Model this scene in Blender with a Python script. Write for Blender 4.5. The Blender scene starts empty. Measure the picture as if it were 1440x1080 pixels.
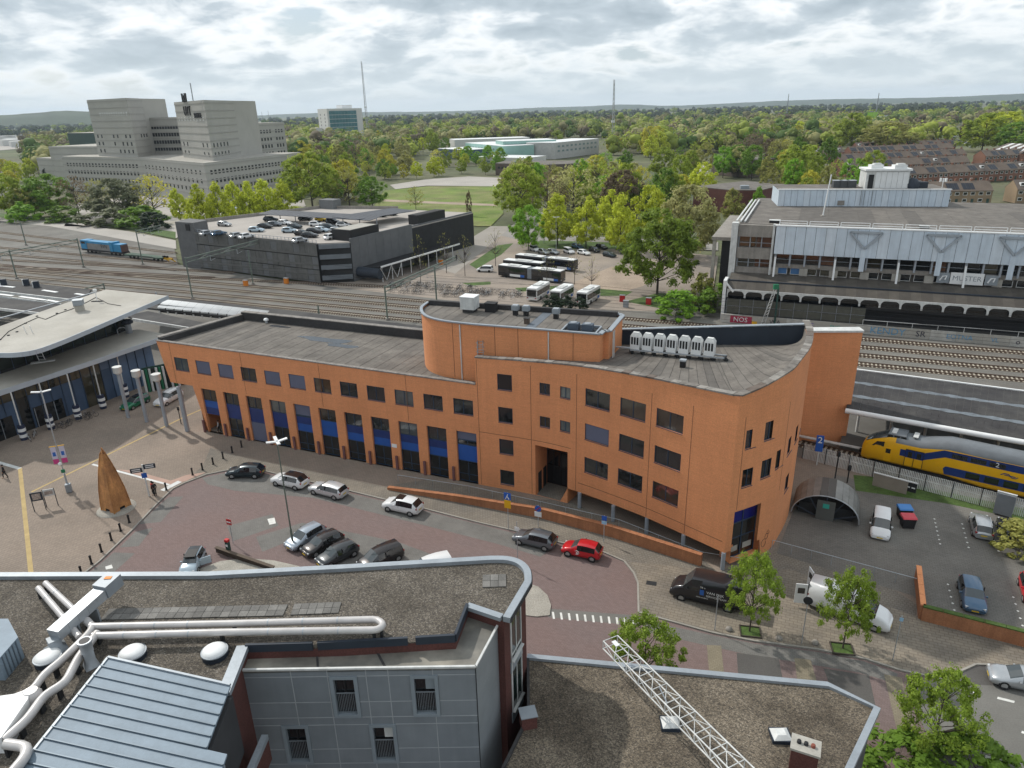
import bpy,math,random
import numpy as np
from mathutils import Vector,Matrix
random.seed(11);RNG=np.random.default_rng(11)
S=bpy.context.scene
COL=S.collection
R_=math.radians
# ------------------------------------------------------------------ camera, sky, sun, exposure
CAM_H,PITCH,ROLL,FPX=40.0,R_(21.2),R_(1.4),1000.0
cd=bpy.data.cameras.new('camera');cam=bpy.data.objects.new('camera',cd);COL.objects.link(cam)
cd.sensor_width=36.0;cd.lens=36.0*FPX/1440.0;cd.clip_start=0.5;cd.clip_end=40000.0
_f=Vector((0,math.cos(PITCH),-math.sin(PITCH)));_r0=Vector((1,0,0));_u0=_r0.cross(_f)
_rt=_r0*math.cos(ROLL)-_u0*math.sin(ROLL);_up=_u0*math.cos(ROLL)+_r0*math.sin(ROLL)
mw=Matrix.Identity(4)
for i in range(3):mw[i][0],mw[i][1],mw[i][2]=_rt[i],_up[i],-_f[i]
mw[2][3]=CAM_H
cam.matrix_world=mw;S.camera=cam
SUN_EL,SUN_AZ_VEC=R_(43),Vector((-0.74,0.67,0)).normalized()
SUN_DIR=Vector((SUN_AZ_VEC.x*math.cos(SUN_EL),SUN_AZ_VEC.y*math.cos(SUN_EL),math.sin(SUN_EL)))
sl=bpy.data.lights.new('sun','SUN');sl.energy=2.8;sl.angle=R_(1.3);sl.color=(1.0,0.95,0.87)
sun=bpy.data.objects.new('sun',sl);COL.objects.link(sun)
sun.rotation_euler=(-SUN_DIR).to_track_quat('-Z','Y').to_euler()
S.view_settings.view_transform='Standard';S.view_settings.look='None'
S.view_settings.exposure=0.12;S.view_settings.gamma=1.0;S.view_settings.use_curve_mapping=False
S.cycles.max_bounces=6;S.cycles.diffuse_bounces=2;S.cycles.glossy_bounces=3;S.cycles.transmission_bounces=4
S.cycles.transparent_max_bounces=6;S.cycles.volume_bounces=0;S.cycles.caustics_reflective=False;S.cycles.caustics_refractive=False
W=bpy.data.worlds.new('World');S.world=W;W.use_nodes=True
nt=W.node_tree;N=nt.nodes;Lk=nt.links;N.clear()
def nd(t,**k):
	n=N.new(t)
	for a,b in k.items():setattr(n,a,b)
	return n
out=nd('ShaderNodeOutputWorld');bg=nd('ShaderNodeBackground');bg.inputs['Strength'].default_value=0.1
sky=nd('ShaderNodeTexSky',sky_type='NISHITA',sun_disc=False,sun_elevation=SUN_EL)
sky.sun_rotation=math.atan2(SUN_AZ_VEC.x,SUN_AZ_VEC.y);sky.air_density=1.0;sky.dust_density=2.0
tc=nd('ShaderNodeTexCoord');sep=nd('ShaderNodeSeparateXYZ');Lk.new(tc.outputs['Generated'],sep.inputs[0])
def mth(op,a,b=None,c=None,clamp=False):
	m=nd('ShaderNodeMath',operation=op,use_clamp=clamp)
	for i,v in enumerate((a,b,c)):
		if v is None:continue
		if isinstance(v,(int,float)):m.inputs[i].default_value=v
		else:Lk.new(v,m.inputs[i])
	return m.outputs[0]
zz=mth('MAXIMUM',sep.outputs[2],0.0)
den=mth('ADD',zz,0.28)
u=mth('DIVIDE',sep.outputs[0],den);v=mth('DIVIDE',sep.outputs[1],den)
cmb=nd('ShaderNodeCombineXYZ');Lk.new(u,cmb.inputs[0]);Lk.new(v,cmb.inputs[1])
def cloud(scale,detail,rough,off,dist=0.0):
	mp=nd('ShaderNodeMapping');mp.inputs['Location'].default_value=off;mp.inputs['Scale'].default_value=(scale,scale,scale)
	Lk.new(cmb.outputs[0],mp.inputs[0])
	t=nd('ShaderNodeTexNoise');t.inputs['Scale'].default_value=1.0;t.inputs['Detail'].default_value=detail
	t.inputs['Roughness'].default_value=rough;t.inputs['Distortion'].default_value=dist
	Lk.new(mp.outputs[0],t.inputs['Vector']);return t.outputs['Fac']
def ramp(fac,stops):
	r=nd('ShaderNodeValToRGB');e=r.color_ramp.elements
	while len(e)<len(stops):e.new(0.5)
	for k,(p,c)in enumerate(stops):e[k].position=p;e[k].color=(*c,1)
	Lk.new(fac,r.inputs[0]);return r.outputs[0]
def mixc(fac,a,b):
	m=nd('ShaderNodeMix',data_type='RGBA');
	if isinstance(fac,(int,float)):m.inputs[0].default_value=fac
	else:Lk.new(fac,m.inputs[0])
	for s,q in((6,a),(7,b)):
		if isinstance(q,tuple):m.inputs[s].default_value=(*q,1)
		else:Lk.new(q,m.inputs[s])
	return m.outputs[2]
c1=cloud(2.3,7,0.5,(3.1,1.7,0));c2=cloud(5.2,6,0.55,(7.7,2.2,4),0.4)
cov=mth('ADD',mth('MULTIPLY',c1,0.65),mth('MULTIPLY',c2,0.35))
mask=ramp(cov,[(0.37,(0,0,0)),(0.45,(1,1,1))])
shade=ramp(cov,[(0.43,(10.6,10.7,10.7)),(0.48,(8.6,9.1,9.4)),(0.535,(5.5,6.3,6.9)),(0.62,(4.1,4.9,5.5))])
gap=mixc(0.55,sky.outputs[0],(5.2,6.6,7.8))
cl=mixc(mask,gap,shade)
hz=mth('POWER',mth('SUBTRACT',1.0,mth('MINIMUM',mth('MULTIPLY',zz,9.0),1.0)),1.6)
fin=mixc(hz,cl,(7.3,8.1,8.35))
Lk.new(fin,bg.inputs[0]);Lk.new(bg.outputs[0],out.inputs[0])
# ------------------------------------------------------------------ survey helper: a pixel of the survey photo -> the point at height z that it shows
def G(x,y,z=0.0):
	d=_f+_rt*((x-720)/FPX)-_up*((y-540)/FPX)
	t=(z-CAM_H)/d.z
	return Vector((d.x*t,d.y*t,z))
def Zat(x,y,p):
	d=_f+_rt*((x-720)/FPX)-_up*((y-540)/FPX)
	return CAM_H+d.z/math.hypot(d.x,d.y)*math.hypot(p[0],p[1])
def ppm(p):
	return FPX/((Vector(p)-Vector((0,0,CAM_H))).dot(_f))
	# ------------------------------------------------------------------ materials
MATS={}
def mat(name,col,rough=0.75,metal=0.0,var=0.12,vs=0.6,fine=0.0,fs=14.0,spec=0.4,bump=0.0,bs=12.0,pave=None,streak=0.0,obj=False,island=0.0,transl=0.0,emit=0.0,coat=0.0,tint=None,course=0.0):
	if name in MATS:return MATS[name]
	m=bpy.data.materials.new(name);m.use_nodes=True;t=m.node_tree;n=t.nodes;l=t.links
	b=n['Principled BSDF'];b.inputs['Roughness'].default_value=rough;b.inputs['Metallic'].default_value=metal
	b.inputs['Specular IOR Level'].default_value=spec
	if coat:b.inputs['Coat Weight'].default_value=coat;b.inputs['Coat Roughness'].default_value=0.05
	if obj:vec=n.new('ShaderNodeTexCoord').outputs['Object']
	else:vec=n.new('ShaderNodeNewGeometry').outputs['Position']
	c=n.new('ShaderNodeRGB').outputs[0];c.node.outputs[0].default_value=(*col,1)
	def M(op,a,bb):
		k=n.new('ShaderNodeMath');k.operation=op
		for i,q in enumerate((a,bb)):
			if isinstance(q,(int,float)):k.inputs[i].default_value=q
			else:l.new(q,k.inputs[i])
		return k.outputs[0]
	def scale_by(c,f):
		k=n.new('ShaderNodeVectorMath');k.operation='SCALE';l.new(c,k.inputs[0]);l.new(f,k.inputs['Scale']);return k.outputs[0]
	def noise(sc,det=4,rg=0.6,vv=None):
		q=n.new('ShaderNodeTexNoise');q.inputs['Scale'].default_value=sc;q.inputs['Detail'].default_value=det;q.inputs['Roughness'].default_value=rg
		l.new(vv or vec,q.inputs['Vector']);return q.outputs['Fac']
	def mr(f,lo,hi,a=0.3,bb=0.7):
		q=n.new('ShaderNodeMapRange');l.new(f,q.inputs[0]);q.inputs[1].default_value=a;q.inputs[2].default_value=bb;q.inputs[3].default_value=lo;q.inputs[4].default_value=hi;return q.outputs[0]
	if tint:
		k=n.new('ShaderNodeMix');k.data_type='RGBA';l.new(mr(noise(tint[1],5),0,1,0.38,0.66),k.inputs[0]);l.new(c,k.inputs[6]);k.inputs[7].default_value=(*tint[0],1);c=k.outputs[2]
	if var:c=scale_by(c,mr(noise(vs),1-var,1+var))
	if pave:
		w,h,rot,con,off=pave
		mp=n.new('ShaderNodeMapping');mp.inputs['Rotation'].default_value=(0,0,rot);l.new(vec,mp.inputs[0])
		bt=n.new('ShaderNodeTexBrick');bt.inputs['Scale'].default_value=1.0;bt.inputs['Brick Width'].default_value=w;bt.inputs['Row Height'].default_value=h
		bt.inputs['Mortar Size'].default_value=min(w,h)*0.07;bt.offset=off
		bt.inputs['Color1'].default_value=(1+con,1+con,1+con,1);bt.inputs['Color2'].default_value=(1-con,1-con,1-con,1);bt.inputs['Mortar'].default_value=(0.62,0.6,0.58,1)
		l.new(mp.outputs[0],bt.inputs['Vector'])
		k=n.new('ShaderNodeMix');k.data_type='RGBA';k.blend_type='MULTIPLY';k.inputs[0].default_value=1.0;l.new(c,k.inputs[6]);l.new(bt.outputs['Color'],k.inputs[7]);c=k.outputs[2]
	if fine:c=scale_by(c,mr(noise(fs,3,0.7),1-fine,1+fine))
	if streak:
		mp=n.new('ShaderNodeMapping');mp.inputs['Scale'].default_value=(1.3,1.3,0.09);l.new(vec,mp.inputs[0])
		c=scale_by(c,mr(noise(1.6,5,0.65,mp.outputs[0]),1-streak,1+streak*0.5))
	if course:
		mp=n.new('ShaderNodeMapping');mp.inputs['Scale'].default_value=(.45,.45,7.0);l.new(vec,mp.inputs[0]);c=scale_by(c,mr(noise(1.0,5,0.75,mp.outputs[0]),1-course,1+course))
	if island:
		gi=n.new('ShaderNodeNewGeometry').outputs['Random Per Island'];c=scale_by(c,mr(gi,1-island,1+island,0,1))
		oi=n.new('ShaderNodeObjectInfo').outputs['Random'];c=scale_by(c,mr(oi,1-island*0.5,1+island*0.5,0,1))
	l.new(c,b.inputs['Base Color'])
	if bump:
		q=n.new('ShaderNodeBump');q.inputs['Strength'].default_value=bump;q.inputs['Distance'].default_value=0.05;l.new(noise(bs,4,0.7),q.inputs['Height']);l.new(q.outputs[0],b.inputs['Normal'])
	if emit:l.new(c,b.inputs['Emission Color']);b.inputs['Emission Strength'].default_value=emit
	if transl:
		o=n['Material Output'];tr=n.new('ShaderNodeBsdfTranslucent');l.new(c,tr.inputs[0]);mx=n.new('ShaderNodeMixShader');mx.inputs[0].default_value=transl
		l.new(b.outputs[0],mx.inputs[1]);l.new(tr.outputs[0],mx.inputs[2]);l.new(mx.outputs[0],o.inputs[0])
	MATS[name]=m;return m
def gravel(name,cols,sc,moss,dark=0.35):
	m=bpy.data.materials.new(name);m.use_nodes=True;t=m.node_tree;n=t.nodes;l=t.links;b=n['Principled BSDF'];b.inputs['Roughness'].default_value=0.95
	vec=n.new('ShaderNodeNewGeometry').outputs['Position']
	vo=n.new('ShaderNodeTexVoronoi');vo.inputs['Scale'].default_value=sc;l.new(vec,vo.inputs['Vector'])
	sp=n.new('ShaderNodeSeparateColor');l.new(vo.outputs['Color'],sp.inputs[0])
	r=n.new('ShaderNodeValToRGB');e=r.color_ramp.elements
	while len(e)<len(cols):e.new(0.5)
	for k,(p,c)in enumerate(cols):e[k].position=p;e[k].color=(*c,1)
	l.new(sp.outputs[0],r.inputs[0])
	nz=n.new('ShaderNodeTexNoise');nz.inputs['Scale'].default_value=0.28;nz.inputs['Detail'].default_value=6;nz.inputs['Roughness'].default_value=0.65;l.new(vec,nz.inputs['Vector'])
	mr=n.new('ShaderNodeMapRange');mr.inputs[1].default_value=0.38;mr.inputs[2].default_value=0.62;mr.inputs[3].default_value=0.0;mr.inputs[4].default_value=0.8;l.new(nz.outputs['Fac'],mr.inputs[0])
	k=n.new('ShaderNodeMix');k.data_type='RGBA';l.new(mr.outputs[0],k.inputs[0]);l.new(r.outputs[0],k.inputs[6])
	k2=n.new('ShaderNodeMix');k2.data_type='RGBA';k2.blend_type='MULTIPLY';k2.inputs[0].default_value=1;l.new(r.outputs[0],k2.inputs[6]);k2.inputs[7].default_value=(*moss,1);l.new(k2.outputs[2],k.inputs[7])
	l.new(k.outputs[2],b.inputs['Base Color'])
	q=n.new('ShaderNodeBump');q.inputs['Strength'].default_value=0.6;q.inputs['Distance'].default_value=0.06;l.new(vo.outputs['Distance'],q.inputs['Height']);l.new(q.outputs[0],b.inputs['Normal'])
	MATS[name]=m;return m
def glass(name,col,rough=0.06,spec=0.9):
	return mat(name,col,rough,0,0.5,0.35,spec=spec,coat=0.0)
def leafmat(name,col,isl=0.22,tr=0.45):
	return mat(name,col,0.6,0,0.22,0.35,island=isl,transl=tr,spec=0.25,obj=True,bump=0.9,bs=26)
BRICK=mat('orange_brick',(0.67,0.275,0.122),0.85,0,0.07,0.25,fine=0.13,fs=9,streak=0.06,bump=0.25,bs=9,course=0.07)
BRICK2=mat('garden_wall_brick',(0.36,0.155,0.075),0.9,0,0.15,0.5,fine=0.2,fs=10,streak=0.2)
DBRICK=mat('dark_red_brick',(0.10,0.038,0.032),0.85,0,0.2,0.5,fine=0.3,fs=12,bump=0.3)
HBRICK=mat('house_brick',(0.20,0.10,0.068),0.9,0,0.2,0.1,fine=0.15)
TBRICK=mat('tan_house_brick',(0.27,0.20,0.13),0.9,0,0.2,0.1)
COPING=mat('stone_coping',(0.21,0.195,0.18),0.9,0,0.3,1.2,fine=0.25,fs=5)
BITUMEN=mat('bitumen_roofing',(0.125,0.112,0.10),0.92,0,0.22,0.35,fine=0.15,fs=3,bump=0.15,tint=((0.165,0.15,0.132),0.5))
BITUMEN_D=mat('dark_bitumen',(0.042,0.041,0.042),0.9,0,0.25,0.4,fine=0.2,fs=4)
BITUMEN_B=mat('blue_grey_bitumen',(0.12,0.14,0.165),0.85,0,0.15,0.6)
NAVY=mat('navy_frame_paint',(0.03,0.052,0.09),0.5,0,0.1)
NAVYCLAD=mat('navy_cladding',(0.022,0.031,0.046),0.6,0,0.12,0.7)
GLASS=glass('window_glass',(0.018,0.020,0.020))
GLASS_B=glass('brownish_glass',(0.055,0.042,0.030));GLASS_S=glass('pale_reflection_glass',(0.085,0.095,0.095));GLASS_D=glass('dark_glass',(0.008,0.010,0.012))  # the pale one has bluish reflections put into its colour
BLIND=mat('blue_grey_blind',(0.115,0.125,0.185),0.7,0,0.06)
BLUEP=mat('royal_blue_panel',(0.018,0.085,0.33),0.35,0,0.15,0.6)
BLUED=mat('deep_blue_panel',(0.014,0.035,0.15),0.35,0,0.2,0.6)
STEEL=mat('galvanised_steel',(0.42,0.45,0.48),0.5,0.5,0.12,1.0)
ZINC=mat('zinc_coping',(0.31,0.345,0.38),0.5,0.3,0.10,0.9,fine=0.06,fs=6)
ZINCROOF=mat('standing_seam_zinc',(0.185,0.24,0.295),0.6,0.05,0.10,0.8,fine=0.05,fs=5)
GREYM=mat('grey_metal',(0.27,0.30,0.33),0.5,0.2,0.1,0.8)
COLGREY=mat('grey_column_paint',(0.30,0.33,0.37),0.5,0.1,0.08,1.0)
WHITE=mat('white_paint',(0.74,0.75,0.75),0.5,0,0.05,1.0)
WHITEW=mat('weathered_white_paint',(0.60,0.61,0.60),0.65,0,0.15,0.8,streak=0.15)
BLACK=mat('black_paint',(0.015,0.015,0.017),0.55,0,0.1)
RUBBER=mat('tyre_rubber',(0.014,0.014,0.014),0.85,0,0.1)
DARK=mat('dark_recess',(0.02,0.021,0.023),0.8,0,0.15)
CONC=mat('raw_concrete',(0.27,0.25,0.225),0.9,0,0.18,0.4,fine=0.12,fs=6,streak=0.18)
CONCL=mat('pale_concrete',(0.36,0.345,0.31),0.9,0,0.15,0.5,fine=0.12,fs=6)
CORTEN=mat('corten_steel',(0.55,0.27,0.10),0.8,0.1,0.3,0.5,fine=0.15,fs=6,streak=0.35,tint=((0.36,0.17,0.07),0.6))
BARK=mat('bark',(0.075,0.062,0.05),0.95,0,0.25,2.0,obj=True)
RED=mat('red_paint',(0.45,0.018,0.02),0.4,0,0.05)
ORANGE=mat('orange_paint',(0.70,0.22,0.02),0.5,0,0.08)
YELLOW=mat('yellow_paint',(0.72,0.40,0.012),0.4,0,0.05)
SIGNBLUE=mat('sign_blue',(0.02,0.10,0.42),0.5,0,0.03)
GREENP=mat('green_paint',(0.02,0.17,0.085),0.5,0,0.1)
DKGREEN=mat('dark_green_paint',(0.02,0.06,0.05),0.5,0,0.1)
MASTGREEN=mat('grey_green_mast_paint',(0.13,0.165,0.14),0.6,0.1,0.15,0.8)
# ------------------------------------------------------------------ mesh builder
class MB:
	def __init__(s):s.v=[];s.f=[];s.m=[];s.smooth=False;s.sm=[]
	def add(s,vs,fs,mi=0,sm=False):
		o=len(s.v);s.v+=[tuple(a)for a in vs];s.f+=[tuple(i+o for i in f)for f in fs];s.m+=[mi]*len(fs);s.sm+=[sm]*len(fs);return s
	def box(s,c,d,rz=0.0,mi=0):
		cx,cy,cz=c;a,b,h=d[0]/2,d[1]/2,d[2]/2;co,si=math.cos(rz),math.sin(rz)
		vs=[(cx+x*co-y*si,cy+x*si+y*co,cz+z)for z in(-h,h)for x,y in((-a,-b),(a,-b),(a,b),(-a,b))]
		return s.add(vs,[(3,2,1,0),(4,5,6,7),(0,1,5,4),(1,2,6,5),(2,3,7,6),(3,0,4,7)],mi)
	def prism(s,pts,z0,z1,mi=0,mtop=None):
		n=len(pts);a=sum(pts[i][0]*pts[(i+1)%n][1]-pts[(i+1)%n][0]*pts[i][1]for i in range(n))
		if a<0:pts=pts[::-1]
		zt=z1 if isinstance(z1,(list,tuple))else[z1]*n
		if a<0 and isinstance(z1,(list,tuple)):zt=list(z1)[::-1]
		vs=[(p[0],p[1],z0)for p in pts]+[(p[0],p[1],z)for p,z in zip(pts,zt)]
		s.add(vs,[tuple(range(n-1,-1,-1))]+[(i,(i+1)%n,n+(i+1)%n,n+i)for i in range(n)],mi)
		return s.add(vs[n:],[tuple(range(n))],mi if mtop is None else mtop)
	def sheet(s,pts,z=None,mi=0):
		pts=[tuple(p)if z is None else(p[0],p[1],z)for p in pts];n=len(pts)
		a=sum(pts[i][0]*pts[(i+1)%n][1]-pts[(i+1)%n][0]*pts[i][1]for i in range(n))
		return s.add(pts if a>0 else pts[::-1],[tuple(range(n))],mi)
	def quad(s,a,b,c,d,mi=0):return s.add([a,b,c,d],[(0,1,2,3)],mi)
	def tube(s,p,q,r,n=6,r2=None,mi=0,cap=True):
		p,q=Vector(p),Vector(q);d=(q-p)
		if d.length<1e-6:return s
		d.normalize();a=d.orthogonal().normalized();b=d.cross(a);r2=r if r2 is None else r2
		vs=[p+(a*math.cos(t)+b*math.sin(t))*r for t in[2*math.pi*i/n for i in range(n)]]+[q+(a*math.cos(t)+b*math.sin(t))*r2 for t in[2*math.pi*i/n for i in range(n)]]
		s.add(vs,[(i,(i+1)%n,n+(i+1)%n,n+i)for i in range(n)],mi,n>5)
		if cap:s.add(vs,[tuple(range(n-1,-1,-1)),tuple(range(n,2*n))],mi)
		return s
	def path(s,pts,r,n=8,mi=0):
		pts=[Vector(p)for p in pts];rings=[];prev=None
		for i,p in enumerate(pts):
			d=((pts[min(i+1,len(pts)-1)]-pts[max(i-1,0)])).normalized()
			a=d.orthogonal().normalized()if prev is None else(prev-d*prev.dot(d)).normalized()
			prev=a;b=d.cross(a);rings+=[p+(a*math.cos(t)+b*math.sin(t))*r for t in[2*math.pi*k/n for k in range(n)]]
		fs=[(i*n+k,i*n+(k+1)%n,(i+1)*n+(k+1)%n,(i+1)*n+k)for i in range(len(pts)-1)for k in range(n)]
		s.add(rings,fs,mi,True);m=len(rings)
		return s.add(rings[:n]+rings[-n:],[tuple(range(n-1,-1,-1)),tuple(range(n,2*n))],mi)
	def bar(s,p,q,w,h,mi=0):
		p,q=Vector(p),Vector(q);d=(q-p).normalized();side=d.cross(Vector((0,0,1)))
		if side.length<1e-4:side=Vector((1,0,0))
		side.normalize();up=side.cross(d);a,b=side*w/2,up*h/2
		vs=[p-a-b,p+a-b,p+a+b,p-a+b,q-a-b,q+a-b,q+a+b,q-a+b]
		return s.add(vs,[(0,1,2,3),(7,6,5,4),(4,5,1,0),(5,6,2,1),(6,7,3,2),(7,4,0,3)],mi)
	def lathe(s,c,prof,n=16,mi=0):
		vs=[(c[0]+r*math.cos(2*math.pi*k/n),c[1]+r*math.sin(2*math.pi*k/n),c[2]+z)for r,z in prof for k in range(n)]
		fs=[(i*n+k,i*n+(k+1)%n,(i+1)*n+(k+1)%n,(i+1)*n+k)for i in range(len(prof)-1)for k in range(n)]
		s.add(vs,fs,mi,True);return s.add(vs[-n:],[tuple(range(n))],mi)
	def build(s,name,mats,parent=None,world=True,loc=None):
		me=bpy.data.meshes.new(name);v=s.v
		if parent is not None and world:
			o=parent.get('_o',(0,0,0));v=[(a[0]-o[0],a[1]-o[1],a[2]-o[2])for a in v]
		me.from_pydata([tuple(a)for a in v],[],s.f)
		for m in(mats if isinstance(mats,(list,tuple))else[mats]):me.materials.append(m)
		if s.m and max(s.m):me.polygons.foreach_set('material_index',s.m)
		if any(s.sm):me.polygons.foreach_set('use_smooth',s.sm)
		me.update();ob=bpy.data.objects.new(name,me);COL.objects.link(ob)
		if parent is not None:
			ob.parent=parent
			if '_o' in parent:ob['_o']=[0.0,0.0,0.0]if not world else list(parent['_o'])
		if loc:ob.location=loc
		return ob
def tag(o,label=None,cat=None,group=None,kind=None):
	if label:o['label']=label
	if cat:o['category']=cat
	if group:o['group']=group
	if kind:o['kind']=kind
	return o
def thing(name,label,cat,loc=(0,0,0),rz=0.0,group=None):
	o=bpy.data.objects.new(name,None);COL.objects.link(o);o.location=loc;o.rotation_euler=(0,0,rz);o.empty_display_size=0.3
	if rz==0:o['_o']=[float(a)for a in loc]
	return tag(o,label,cat,group)
def struct(name,mb,m):return tag(mb.build(name,m),kind='structure')
def copy_tree(src,parent=None):
	c=src.copy();COL.objects.link(c);c.parent=parent
	if src.name not in KIDS:KIDS[src.name]=list(src.children)
	for ch in KIDS[src.name]:copy_tree(ch,c)
	return c
KIDS={}
def dup(src,loc,rz,label=None,group=None,sc=1.0):
	c=copy_tree(src);c.location=loc;c.rotation_euler=(0,0,rz);c.scale=(sc,sc,sc)
	if label:c['label']=label
	if group:c['group']=group
	return c
def setmat(o,m,slot=0):
	o.material_slots[slot].link='OBJECT';o.material_slots[slot].material=m
def text(s,size,m,parent,mtx,name='lettering',ext=0.01):
	cu=bpy.data.curves.new(name,'FONT');cu.body=s;cu.size=size;cu.extrude=ext;cu.align_x='CENTER';cu.align_y='CENTER';cu.resolution_u=2
	cu.materials.append(m);t_=bpy.data.objects.new('tmp',cu);me=bpy.data.meshes.new_from_object(t_);bpy.data.objects.remove(t_);o=bpy.data.objects.new(name,me);COL.objects.link(o);o.parent=parent;o.matrix_local=mtx;return o
def frame_mtx(origin,xdir,zdir=(0,0,1)):
	x=Vector(xdir).normalized();y=Vector(zdir).normalized();z=x.cross(y);m=Matrix.Identity(4)
	for i in range(3):m[i][0],m[i][1],m[i][2],m[i][3]=x[i],y[i],z[i],origin[i]
	return m
	# ------------------------------------------------------------------ ground, roads, pavements, rails
LAND=mat('far_land',(0.085,0.105,0.045),0.95,0,0.35,0.02,fine=0.25,fs=0.2,tint=((0.13,0.12,0.07),0.008))
GRASS=mat('meadow_grass',(0.125,0.185,0.028),0.95,0,0.25,0.08,fine=0.25,fs=1.2,tint=((0.19,0.19,0.07),0.06),bump=0.4,bs=3)
LAWN=mat('verge_grass',(0.065,0.11,0.025),0.95,0,0.3,0.5,fine=0.3,fs=5,bump=0.5,bs=8)
PLAZA=mat('plaza_pavers',(0.275,0.222,0.18),0.9,0,0.12,0.12,fine=0.07,fs=8,pave=(0.42,0.21,0.42,0.07,0.5),tint=((0.215,0.178,0.147),0.09))
FOOT=mat('footway_pavers',(0.215,0.19,0.155),0.9,0,0.14,0.25,fine=0.1,fs=7,pave=(0.30,0.30,0.42,0.08,0.5),tint=((0.165,0.15,0.13),0.2))
FOOTR=mat('street_footway_slabs',(0.245,0.21,0.165),0.9,0,0.14,0.2,fine=0.08,fs=7,pave=(0.62,0.34,0.40,0.09,0.5),tint=((0.17,0.15,0.125),0.25))
ROADB=mat('purple_brick_paving',(0.205,0.145,0.135),0.9,0,0.12,0.12,fine=0.08,fs=8,pave=(0.34,0.12,0.55,0.09,0.5),tint=((0.165,0.125,0.12),0.12))
BAYG=mat('grey_bay_pavers',(0.165,0.16,0.15),0.9,0,0.14,0.5,fine=0.08,pave=(0.3,0.15,0.4,0.06,0.5))
LOTG=mat('parking_lot_pavers',(0.175,0.165,0.148),0.9,0,0.18,0.15,fine=0.1,fs=6,pave=(0.42,0.21,0.42,0.07,0.5),tint=((0.13,0.125,0.115),0.12))
ASPH=mat('asphalt',(0.095,0.09,0.085),0.92,0,0.15,0.2,fine=0.15,fs=9)
ASPHL=mat('worn_asphalt',(0.16,0.155,0.143),0.92,0,0.15,0.2,fine=0.12,fs=9)
TANP=mat('tan_paving_band',(0.225,0.195,0.14),0.9,0,0.12,0.4,fine=0.1,pave=(0.3,0.15,0.4,0.06,0.5))
COBBLE=mat('light_cobble',(0.34,0.32,0.28),0.95,0,0.15,0.6,fine=0.25,fs=9,bump=0.5,bs=9)
BALLAST=mat('track_ballast',(0.175,0.168,0.152),0.95,0,0.18,0.15,fine=0.25,fs=5,tint=((0.135,0.125,0.112),0.05))
RUSTBED=mat('rusty_track_bed',(0.085,0.062,0.045),0.95,0,0.25,0.3,fine=0.3,fs=6)
RAILST=mat('rail_steel',(0.16,0.11,0.085),0.5,0.5,0.2)
SLEEP=mat('concrete_sleeper',(0.40,0.36,0.29),0.9,0,0.15,0.5)
KERB=mat('kerb_concrete',(0.30,0.285,0.255),0.9,0,0.12,0.7)
DEPOT=mat('depot_paving',(0.30,0.25,0.205),0.95,0,0.15,0.06,fine=0.1,fs=2,tint=((0.22,0.19,0.165),0.07))
SAND=mat('bare_sandy_ground',(0.33,0.26,0.20),0.95,0,0.2,0.1,fine=0.2,fs=2)
PALE=mat('pale_yard_paving',(0.37,0.345,0.315),0.95,0,0.12,0.05)
PAINTW=mat('road_paint_white',(0.66,0.66,0.63),0.8,0,0.15,1.5)
PAINTY=mat('tactile_strip_yellow',(0.42,0.31,0.14),0.85,0,0.15,1.0)
EDIR=Vector((0.9219,-0.3875,0));NDIR=Vector((0.3875,0.9219,0))
def RP(s,t,z=0.0):return Vector((EDIR.x*s+NDIR.x*t,EDIR.y*s+NDIR.y*t,z))
def poly_px(name,px,z,m,zg=0.0):
	return struct(name,MB().sheet([G(x,y,zg)for x,y in px],z),m)
	# terrain: a disc with distant hills
b=MB();rings=[0,120,300,700,1500,3000,6000,11000];n=72;vs=[(0,0,-0.25)]
for r in rings[1:]:vs+=[(r*math.sin(2*math.pi*k/n),r*math.cos(2*math.pi*k/n),-0.25-(0 if r<3000 else 0))for k in range(n)]
fs=[(0,1+(k+1)%n,1+k)for k in range(n)]
for i in range(len(rings)-2):
	a,c=1+i*n,1+(i+1)*n
	fs+=[(a+k,a+(k+1)%n,c+(k+1)%n,c+k)for k in range(n)]
b.add(vs,fs);b.f=[f[::-1]if False else f for f in b.f]
go=struct('ground',b,LAND)
HILLM=mat('wooded_hill',(0.055,0.075,0.04),0.95,0,0.25,0.01)
def hills(pts,depth,base=-1):
	b=MB();k=len(pts);vs=[]
	for rr,zf in((0,0),(0.25,0.6),(0.5,1),(0.75,0.7),(1,0)):
		for a,d,h in pts:vs.append((math.sin(a)*(d+rr*depth),math.cos(a)*(d+rr*depth),base+h*zf))
	fs=[(i*k+j,i*k+j+1,(i+1)*k+j+1,(i+1)*k+j)for i in range(4)for j in range(k-1)]
	b.add(vs,fs,0,True);return struct('hills',b,HILLM)
rr=random.Random(3)
hills([(R_(a),8200,30+8*math.sin(a*0.37)+4*rr.random()+(42*max(0,(a-12)/34))+20*math.exp(-((a-9)/2.0)**2))for a in np.arange(-45,45,0.5)],1200)
hills([(R_(a),4300,30+44*math.exp(-((a+29.5)/3.2)**2)+34*math.exp(-((a+36)/4.5)**2)+3*rr.random())for a in np.arange(-47,-20,0.4)],500)
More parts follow.
